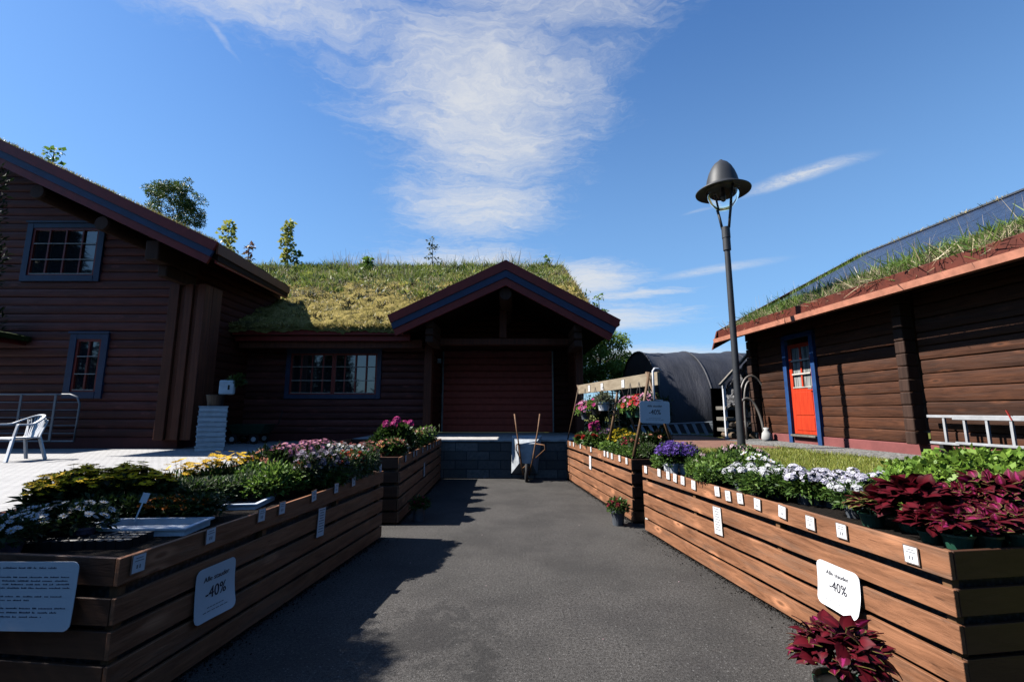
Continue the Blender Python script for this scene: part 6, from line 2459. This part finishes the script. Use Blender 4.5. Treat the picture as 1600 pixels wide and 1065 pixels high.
# ================================================================== TREES AND SHRUBS
def tree(name, label, loc, h, tr_, crown, nclump, per, L, w, lm, group=None, cat='tree', stretch=(1, 1, 1), clump=(0.18, 0.34)):
    root = thing(name, label, cat, loc, 0, group)
    mb = MB()
    cz, cr = crown
    mb.tube([(0, 0, -0.05), (0.03, 0.02, h * 0.3), (-0.02, 0.03, h * 0.6), (0.02, 0, h * 0.9)], [tr_, tr_ * 0.8, tr_ * 0.55, tr_ * 0.12], 10)
    for k in range(9):
        a = k * 2.4
        z0 = h * (0.35 + 0.05 * k)
        l = cr * (0.8 - 0.05 * k)
        mb.tube([(0, 0, z0), (math.cos(a) * l * 0.5, math.sin(a) * l * 0.5, z0 + l * 0.45), (math.cos(a) * l, math.sin(a) * l, z0 + l * 0.7)], [tr_ * 0.35, tr_ * 0.22, tr_ * 0.06], 6)
    mb.build('trunk', 'bark', root, local=True, smooth=True)
    B = Bulk()
    for k in range(nclump):
        d = rand_dirs(1, -0.75)[0]
        rr = rng.uniform(0.35, 1.0) ** 0.6
        c = np.array([0, 0, cz]) + d * cr * rr * np.array(stretch)
        s_ = cr * rng.uniform(*clump)
        put_leaves(B, per, c, (s_, s_, s_ * 0.7), L, w, -1.0, 0.5, 0.0, 0)
    B.build('crown', lm, root, local=True)
    return root


tq = W(938, 566, 26)
tree('broadleaf_tree', 'bright green leafy tree standing between the barn and the black tunnel', (tq.x, 26, 0.9), 5.2, 0.16, (tq.z - 0.9, 1.75), 110, 190, 0.13, 0.6, 'tree_leaf', stretch=(1, 1, 1.15))
tq = W(272, 322, 36)
tree('birch_tree', 'bushy dark green tree crown rising behind the log house roof', (tq.x, 36, 0.75), tq.z + 1.0, 0.2, (tq.z - 0.75, 2.15), 120, 110, 0.15, 0.5, 'birch_leaf', stretch=(1, 1, 1.15), clump=(0.12, 0.24))


def sapling(label, x, ytop, ybase, Y, wd, n, lm, L=0.14, group='saplings growing on the turf roofs'):
    b, tp_ = W(x, ybase, Y), W(x, ytop, Y)
    h = tp_.z - b.z
    root = thing('sapling', label, 'sapling', tuple(b), 0, group)
    mb = MB()
    mb.tube([(0, 0, -0.1), (0.02, 0, h * 0.5), (0, 0, h * 0.97)], [0.022, 0.015, 0.005], 6)
    B = Bulk()
    nc = max(3, int(n / 14))
    for k in range(nc):
        f = (k + 0.5) / nc
        a = k * 2.4
        rr = wd * (0.35 + 0.65 * math.sin(math.pi * min(1, f * 0.85 + 0.15))) * rng.uniform(0.3, 0.8)
        c = np.array([math.cos(a) * rr, math.sin(a) * rr, h * (0.12 + 0.85 * f)])
        mb.tube([(0, 0, c[2] - 0.08), tuple(c)], [0.008, 0.003], 5)
        put_leaves(B, 20, c, (wd * 0.5, wd * 0.5, h * 0.06 + 0.05), L * 1.1, 0.85, -1, 0.5, 0.1)
    mb.build('stem', 'bark', root, local=True)
    B.build('foliage', lm, root, local=True)


sapling('tall slim yellow-green sapling standing on the barn ridge', 446, 346, 416, 22.3, 0.30, 240, 'leaf_yellow', 0.17)
sapling('short leafy sapling right beside the tall slim one on the ridge', 463, 394, 416, 22.3, 0.28, 60, 'leaf_light', 0.17)
sapling('yellow-green sapling at the roof edge right of the log house gable', 353, 346, 400, 20.5, 0.42, 110, 'leaf_yellow', 0.18)
sapling('reddish small sapling left of the tall slim one', 387, 379, 412, 21, 0.28, 56, 'leaf_red', 0.14)
sapling('little sapling on the slope of the log house roof', 80, 231, 262, 11.6, 0.24, 60, 'leaf_light', 0.10)
sapling('rounded light green shrub on the middle of the barn ridge', 574, 404, 432, 21.2, 0.30, 130, 'leaf_light', 0.15)
sapling('thin sparse grey-green sapling on the ridge left of the porch gable', 675, 372, 416, 22.3, 0.42, 70, 'leaf_grey', 0.12)
sapling('small sparse sapling on the right end of the barn ridge', 855, 402, 424, 22.2, 0.28, 40, 'leaf_light', 0.13)
sapling('sparse twiggy sapling by the right slope of the porch gable', 936, 459, 500, 17, 0.36, 50, 'leaf_light', 0.10)
sapling('bright yellow weed clump in the upper left of the barn roof', 482, 428, 446, 20.2, 0.34, 60, 'leaf_yellow', 0.18)
sapling('second yellow weed clump, lower on the barn roof', 520, 448, 466, 18.2, 0.30, 50, 'leaf_yellow', 0.16)
sapling('yellow weed clump near the centre of the barn roof', 563, 440, 458, 18.8, 0.28, 50, 'leaf_yellow', 0.16)

HG = thing('hedge', 'dark leafy hedge in the shade behind the hanging baskets', 'hedge', (3.6, 15.0, LAWN_Z))
B = Bulk()
mb = MB()
for k in range(210):
    c = np.array([rng.uniform(-1.15, 1.45), rng.uniform(-0.4, 0.4), 1.05 * rng.uniform(0.05, 1.0) ** 0.7])
    if k < 12:
        mb.tube([(c[0], c[1], -0.02), tuple(c)], [0.02, 0.008], 5)
    put_leaves(B, 34, c, (0.17, 0.17, 0.16), 0.075, 0.6, -1, 0.5, 0.2)
mb.build('stem', 'bark', HG, local=True)
B.build('foliage', 'leaf_dark', HG, local=True)
# thuja at the left edge
TH = thing('thuja_tree', 'dark columnar evergreen at the left edge of the photo', 'tree', (-5.20, 3.40, 0.75))
mb = MB()
mb.tube([(0, 0, -0.05), (0, 0, 2.5), (0, 0, 3.65)], [0.09, 0.06, 0.015], 8)
mb.build('trunk', 'bark', TH, local=True)
B = Bulk()
for k in range(420):
    z = rng.uniform(0.15, 3.6)
    rmax = 0.84 * (1 - ((z - 1.1) / 4.2) ** 2 * 0.35) if z > 1.1 else 0.62 + 0.22 * z
    if z > 3.0:
        rmax *= max(0.2, (3.8 - z) / 0.8)
    a = rng.uniform(0, 6.28)
    rr = rmax * rng.uniform(0.55, 0.95)
    c = np.array([math.cos(a) * rr, math.sin(a) * rr, z])
    put_leaves(B, 110, c, (0.10, 0.10, 0.19), 0.055, 0.3, -1, 0.5, 0.9)
B.build('crown', 'needle_dark', TH, local=True)

# bushy potato-like shrubs behind the right box
def shrub(label, loc, r, h, n):
    root = thing('leafy_shrub', label, 'shrub', loc, 0, 'leafy shrubs behind the right flower box')
    mb = MB()
    B = Bulk()
    for k in range(n):
        d = rand_dirs(1, 0.0)[0]
        c = d * np.array([r, r, h]) * rng.uniform(0.5, 1.0) ** 0.5
        if k < 26:
            mb.tube([(0.15 * d[0], 0.15 * d[1], 0), tuple(c)], [0.010, 0.004], 5)
        put_leaves(B, 18, c, (0.10, 0.10, 0.07), 0.050, 0.7, -0.5, 0.5, 0.2)
    mb.build('stem', 'stem', root, local=True)
    B.build('foliage', ['leaf_shrub'], root, local=True)


m_leaf('leaf_shrub', [(0.07, 0.14, 0.015), (0.12, 0.21, 0.025), (0.18, 0.28, 0.04)], 0.35)
for (x, y, r, h, n, lab) in ((1447, 762, 0.34, 0.28, 110, 'small leafy green shrub leftmost behind the pink coleus'),
                             (1520, 752, 0.50, 0.38, 260, 'large leafy green shrub behind the pink coleus, with its top at the ladder'),
                             (1590, 752, 0.50, 0.37, 240, 'leafy green shrub at the right photo edge behind the pink coleus'),
                             (1660, 750, 0.5, 0.37, 140, 'leafy green shrub partly outside the right photo edge'),
                             (1425, 738, 0.24, 0.20, 45, 'lowest leafy green shrub on the lawn edge')):
    q = G(x, y, LAWN_Z + h * 0.45)
    shrub(lab, (q.x, q.y, LAWN_Z), r, h, n)

# unseen trees behind the viewer: mirrored in panes, row added to cut sky light
def conifer_mesh(h, r, n=900):
    root = thing('conifer_tree', 'x', 'tree')
    mb = MB()
    mb.tube([(0, 0, -0.1), (0, 0, h * 0.97)], [r * 0.09, 0.02], 8)
    mb.build('trunk', 'bark', root, local=True)
    B = Bulk()
    for k in range(n):
        f = rng.uniform(0.02, 0.985)
        z = h * (0.06 + 0.94 * f)
        rr = r * (1 - f) ** 0.85 * rng.uniform(0.35, 1.0) + 0.05
        a = rng.uniform(0, 6.28)
        c = np.array([math.cos(a) * rr, math.sin(a) * rr, z - rr * 0.22])
        put_leaves(B, 9, c, (0.34, 0.34, 0.22), 0.55, 0.26, -1, 0.5, -0.3)
    B.build('crown', 'needle_dark', root, local=True)
    return root


cn = None
cps = [(-16.5, -15, 1.0), (-21, -17, 1.15), (-30, -15, 0.95), (-11, -18, 1.2), (-36, -19, 1.1), (-5, -20, 1.25), (1.5, -21, 1.1), (8, -19, 1.25), (15, -20, 1.15), (-26, -22, 1.2), (22, -16, 1.1), (-27, -13, 1.7), (-38, -14, 1.8), (-33, -24, 1.9)]
for i, (x, y, s_) in enumerate(cps):
    if cn is None:
        cn = conifer_mesh(10.0, 2.6)
        o = cn
        o.location = (x, y, 0.0)
        o.scale = (s_, s_, s_)
    else:
        o = dup(cn, (x, y, 0.0), random.uniform(0, 6), s_)
    tag(o, 'dark conifer in the unseen row added to cut sky light, partly mirrored in windows', 'tree', 'unseen conifers behind the viewer')

# fallen petals and grit
B = Bulk()
n = 34
gx = rng.uniform(-1.2, 2.0, n)
gy = rng.uniform(3.0, 11.2, n)
k = (gx < 2.0 - gy * 0.05) & (gx > -1.5)
gx, gy = gx[k], gy[k]
tv, tf = leaf_t(0.6)
d = norm(rng.normal(0, 1, (len(gx), 3)) * np.array([1, 1, 0.1]))
B.put(tv, tf, np.stack([gx, gy, np.full(len(gx), 0.006)], -1), frames(d, np.array([0, 0, 1.0]) + rng.normal(0, 0.2, (len(gx), 3))), rng.uniform(0.008, 0.022, len(gx)))
tag(B.build('fallen_petals', 'petal_palepink'), 'fallen pale petals scattered over the asphalt', 'petals', kind='stuff')
# grit and soil along the foot of the right boxes
B = Bulk()
for P_ in (PR1, PR2, PL1, PL2):
    n = 2600
    tt = rng.uniform(0, 1, n)
    off = np.abs(rng.normal(0, 0.035, n))
    off = np.where(rng.uniform(0, 1, n) < 0.2, off * 3.5, off)
    px_ = P_.A.x + (P_.B.x - P_.A.x) * tt - P_.side * (off - 0.02)
    py_ = P_.A.y + (P_.B.y - P_.A.y) * tt
    tv, tf = leaf_t(0.8)
    d = norm(rng.normal(0, 1, (n, 3)))
    B.put(tv, tf, np.stack([px_, py_, rng.uniform(0.002, 0.02, n)], -1), frames(d, rng.normal(0, 1, (n, 3))), rng.uniform(0.006, 0.018, n))
tag(B.build('grit', 'soil'), 'dark soil and grit strewn along the foot of the flower boxes', 'grit', kind='stuff')

# ================================================================== LIGHT
SUN_EL = R(46.5)
SUN_DIR = Vector((-math.cos(SUN_EL), 0.02, math.sin(SUN_EL))).normalized()
sd = bpy.data.lights.new('sun', 'SUN')
sd.energy = 5.0
sd.angle = R(0.55)
sd.color = (1.0, 0.955, 0.89)
so = bpy.data.objects.new('sun', sd)
COL.objects.link(so)
so.rotation_euler = SUN_DIR.to_track_quat('Z', 'Y').to_euler()
so.location = (-20, 0, 30)

SKY_STR = 0.05
wd = bpy.data.worlds.new('World')
SC.world = wd
wd.use_nodes = True
t = NT(wd.node_tree)
bg = t.n['Background']
sky = t.new('ShaderNodeTexSky', sky_type='NISHITA')
sky.sun_disc = False
sky.sun_elevation = SUN_EL
sky.sun_rotation = math.atan2(SUN_DIR.x, SUN_DIR.y)
sky.altitude = 100
sky.air_density = 1.0
sky.dust_density = 0.4
sky.ozone_density = 1.8
g = t.new('ShaderNodeTexCoord').outputs['Generated']
s = t.new('ShaderNodeSeparateXYZ')
t.l.new(g, s.inputs[0])
zc = t.math('MAXIMUM', s.outputs[2], 0.03)
px = t.math('DIVIDE', s.outputs[0], zc)
py = t.math('DIVIDE', s.outputs[1], zc)
pc = t.new('ShaderNodeCombineXYZ')
t.l.new(px, pc.inputs[0])
t.l.new(py, pc.inputs[1])
P = pc.outputs[0]
wn = t.new('ShaderNodeTexNoise')
t.l.new(P, wn.inputs['Vector'])
wn.inputs['Scale'].default_value = 2.6
wn.inputs['Detail'].default_value = 5
wn.inputs['Roughness'].default_value = 0.6
vm = t.new('ShaderNodeVectorMath', operation='MULTIPLY_ADD')
t.l.new(wn.outputs['Color'], vm.inputs[0])
vm.inputs[1].default_value = (0.5, 0.5, 0)
t.l.new(P, vm.inputs[2])
vs = t.new('ShaderNodeVectorMath', operation='SUBTRACT')
t.l.new(vm.outputs[0], vs.inputs[0])
vs.inputs[1].default_value = (0.25, 0.25, 0)
PW = vs.outputs[0]


def pl(x, y):
    a, b, c = ray(x, y)
    return a / c, b / c


def blob(cx, cy, rx, ry, rot, amp, vec, inner=0.2):
    sb = t.new('ShaderNodeVectorMath', operation='SUBTRACT')
    t.l.new(vec, sb.inputs[0])
    sb.inputs[1].default_value = (cx, cy, 0)
    mp = t.new('ShaderNodeVectorRotate', rotation_type='Z_AXIS')
    t.l.new(sb.outputs[0], mp.inputs[0])
    mp.inputs['Angle'].default_value = -rot
    dv = t.new('ShaderNodeVectorMath', operation='DIVIDE')
    t.l.new(mp.outputs[0], dv.inputs[0])
    dv.inputs[1].default_value = (rx, ry, 1)
    ln = t.new('ShaderNodeVectorMath', operation='LENGTH')
    t.l.new(dv.outputs[0], ln.inputs[0])
    return t.mapr(ln.outputs['Value'], inner, 1.0, amp, 0.0)


def streak(p0, p1, w, amp, vec):
    (x0, y0), (x1, y1) = pl(*p0), pl(*p1)
    L = math.hypot(x1 - x0, y1 - y0)
    return blob((x0 + x1) / 2, (y0 + y1) / 2, L / 2 * 1.1, w, math.atan2(y1 - y0, x1 - x0), amp, vec, 0.0)


blobs = [
    blob(-0.10, 1.45, 0.72, 1.05, 0.0, 0.95, PW, 0.05),
    blob(-0.55, 0.85, 0.72, 0.58, 0.0, 1.0, PW, 0.05),
    blob(0.12, 0.80, 0.70, 0.70, 0.0, 0.82, PW, 0.05),
    blob(-0.18, 2.15, 0.74, 0.85, 0.2, 0.92, PW, 0.05),
    blob(-0.35, 3.1, 1.15, 0.95, 0.0, 0.88, PW, 0.05),
    blob(0.50, 3.45, 1.0, 0.80, 0.5, 1.05, PW, 0.1),
    blob(1.0, 3.9, 0.9, 0.30, -0.35, 0.8, PW),
    blob(0.9, 5.0, 1.8, 1.5, 0.1, 1.0, PW, 0.05),
    blob(2.3, 8.5, 3.8, 2.6, 0.1, 1.05, PW, 0.05),
    blob(-0.5, 7.0, 2.6, 1.6, 0.0, 0.7, PW, 0.05),
]
acc = blobs[0]
for b_ in blobs[1:]:
    acc = t.math('MAXIMUM', acc, b_)
v1 = t.pos(scale=(2.2, 6.5, 1), coord=PW, rot=(0, 0, R(-24)))
n1 = t.noise(v1, 1.0, 10, 0.7, 0.5)
v2 = t.pos(scale=(10, 26, 1), coord=PW, rot=(0, 0, R(-20)))
n2 = t.noise(v2, 1.0, 7, 0.68, 0.6)
nn = t.math('ADD', t.math('MULTIPLY', n1, 0.66), t.math('MULTIPLY', n2, 0.50))
dens = t.math('ADD', t.math('MULTIPLY', acc, 0.62), t.math('MULTIPLY', nn, 0.85))
cl = t.mapr(dens, 0.60, 1.28, 0.0, 0.88)
cl = t.math('MULTIPLY', cl, t.mapr(acc, 0.0, 0.25))
# contrails, lightly ragged
vm2 = t.new('ShaderNodeVectorMath', operation='MULTIPLY_ADD')
t.l.new(wn.outputs['Color'], vm2.inputs[0])
vm2.inputs[1].default_value = (0.14, 0.14, 0)
t.l.new(P, vm2.inputs[2])
vs2 = t.new('ShaderNodeVectorMath', operation='SUBTRACT')
t.l.new(vm2.outputs[0], vs2.inputs[0])
vs2.inputs[1].default_value = (0.07, 0.07, 0)
PT = vs2.outputs[0]
tr = t.math('MAXIMUM', streak((1140, 309), (1385, 234), 0.095, 0.80, PT), streak((1060, 340), (1120, 322), 0.03, 0.25, PT))
tr = t.math('MAXIMUM', tr, streak((295, 0), (385, 112), 0.016, 0.3, PT))
tr = t.math('MAXIMUM', tr, streak((1000, 440), (1250, 400), 0.16, 0.55, PT))
tr = t.math('MULTIPLY', tr, t.mapr(n2, 0.3, 0.62, 0.45, 1.0))
cl = t.math('MAXIMUM', cl, tr)
haze = t.mapr(s.outputs[2], 0.0, 0.30, 0.30, 0.0)
hs = t.new('ShaderNodeHueSaturation')
t.l.new(sky.outputs[0], hs.inputs['Color'])
hs.inputs['Saturation'].default_value = 1.12
hs.inputs['Value'].default_value = 1.0
EXPO = 1.46
cwhite = 0.80 / SKY_STR / 2 ** EXPO
blue = t.mix(1.0, hs.outputs[0], (0.70, 1.01, 1.34), 'MULTIPLY')
pale = (0.33 / SKY_STR / 2 ** EXPO, 0.60 / SKY_STR / 2 ** EXPO, 0.92 / SKY_STR / 2 ** EXPO)
blue = t.mix(t.mapr(s.outputs[2], 0.0, 0.85, 0.60, 0.0), blue, pale)
col = t.mix(cl, blue, (cwhite * 0.97, cwhite * 0.985, cwhite * 1.0))
t.l.new(col, bg.inputs['Color'])
bg.inputs['Strength'].default_value = SKY_STR

# ---- the picture is exposed about a stop up: base colours scaled down to deepen shade, shaded materials less
KD = 0.46
KMAP = {'log_stain_front': 1.7, 'log_stain_side': 1.4, 'trim_stain': 1.5, 'glass': 1, 'glass_curtain': 0.5, 'lamp_glass': 1, 'card_white': 0.74, 'ledge_white': 0.7,
        'white_plastic': 1.05, 'white_box': 0.75, 'pot_white': 0.7, 'tray_white': 0.8, 'ink': 1, 'fascia_red': 0.85, 'fascia_blue': 0.8, 'frame_blue': 0.5, 'sash_red': 0.8,
        'garage_red': 1.6, 'dock_top': 0.8, 'dock_block': 1.4, 'barrow_steel': 0.65, 'foundation_pink': 0.55, 'door_red': 0.8, 'blue_bright': 0.55,
        'flower_eye': 0.7, 'solar_blue': 1.2, 'gate_metal': 0.8, 'post_brown': 0.6, 'foundation_dark': 0.7, 'gutter_salmon': 0.8, 'roof_fascia': 0.55,
        'lamp_grey': 0.8, 'tunnel_cloth': 0.62, 'net_black': 1.5, 'patio_pavers': 0.62, 'leaf_yellow': 1.4, 'leaf_light': 1.15, 'turf_blade_green': 1.3, 'lawn_blade': 1.35, 'lawn_soil': 0.7, 'leaf_shrub': 1.1, 'planter_wood': 0.80, 'membrane': 1.6, 'asphalt': 0.43, 'petal_gold': 1.5, 'petal_yellow': 0.8, 'log_brown': 0.55, 'roof_turf': 1.1, 'turf_blade_dry': 1.25, 'birch_leaf': 1.3, 'tree_leaf': 1.2}
for nm, mt in MATS.items():
    k = KMAP.get(nm)
    if k is None:
        k = KD
        if nm.startswith('leaf') or 'blade' in nm or nm in ('tree_leaf', 'birch_leaf', 'fresh_grass', 'turf_straw', 'needle_dark', 'stem'):
            k = 0.92
        if nm.startswith('petal'):
            k = 0.66
        if nm.startswith('coleus'):
            k = 0.62
    if nm not in ('log_stain_front', 'log_stain_side', 'trim_stain', 'soffit_stain', 'fascia_red', 'fascia_blue', 'frame_blue', 'sash_red', 'garage_red', 'dock_block', 'glass', 'foundation_dark', 'gate_metal', 'white_box'):  # materials standing in shade keep their tone, sunlit ones are dimmed
        k *= 0.84
    def sc(c):
        return (c[0] * k, c[1] * k, c[2] * k, 1)
    for nd in mt.node_tree.nodes:
        if nd.type == 'VALTORGB':
            for e in nd.color_ramp.elements:
                e.color = sc(e.color)
        elif nd.type == 'MIX' and nd.data_type == 'RGBA':
            for i_ in (6, 7):
                if not nd.inputs[i_].is_linked:
                    nd.inputs[i_].default_value = sc(nd.inputs[i_].default_value)
        elif nd.type == 'TEX_BRICK':
            for i_ in ('Color1', 'Color2', 'Mortar'):
                nd.inputs[i_].default_value = sc(nd.inputs[i_].default_value)
        elif nd.type == 'BSDF_PRINCIPLED' and not nd.inputs['Base Color'].is_linked and nm not in ('lamp_glass', 'glass'):
            nd.inputs['Base Color'].default_value = sc(nd.inputs['Base Color'].default_value)

for o in SC.objects:
    if o.parent is None and 'label' in o and not 4 <= len(o['label'].split()) <= 16:
        print('LABEL', len(o['label'].split()), o['label'])

# ================================================================== RENDER
SC.view_settings.view_transform = 'Standard'
SC.view_settings.look = 'None'
SC.view_settings.exposure = EXPO
SC.view_settings.gamma = 1.0
SC.render.engine = 'CYCLES'
SC.cycles.max_bounces = 6
SC.cycles.diffuse_bounces = 0
SC.cycles.glossy_bounces = 3
SC.cycles.transmission_bounces = 4
SC.cycles.transparent_max_bounces = 4
SC.cycles.caustics_reflective = False
SC.cycles.caustics_refractive = False
SC.cycles.use_denoising = True
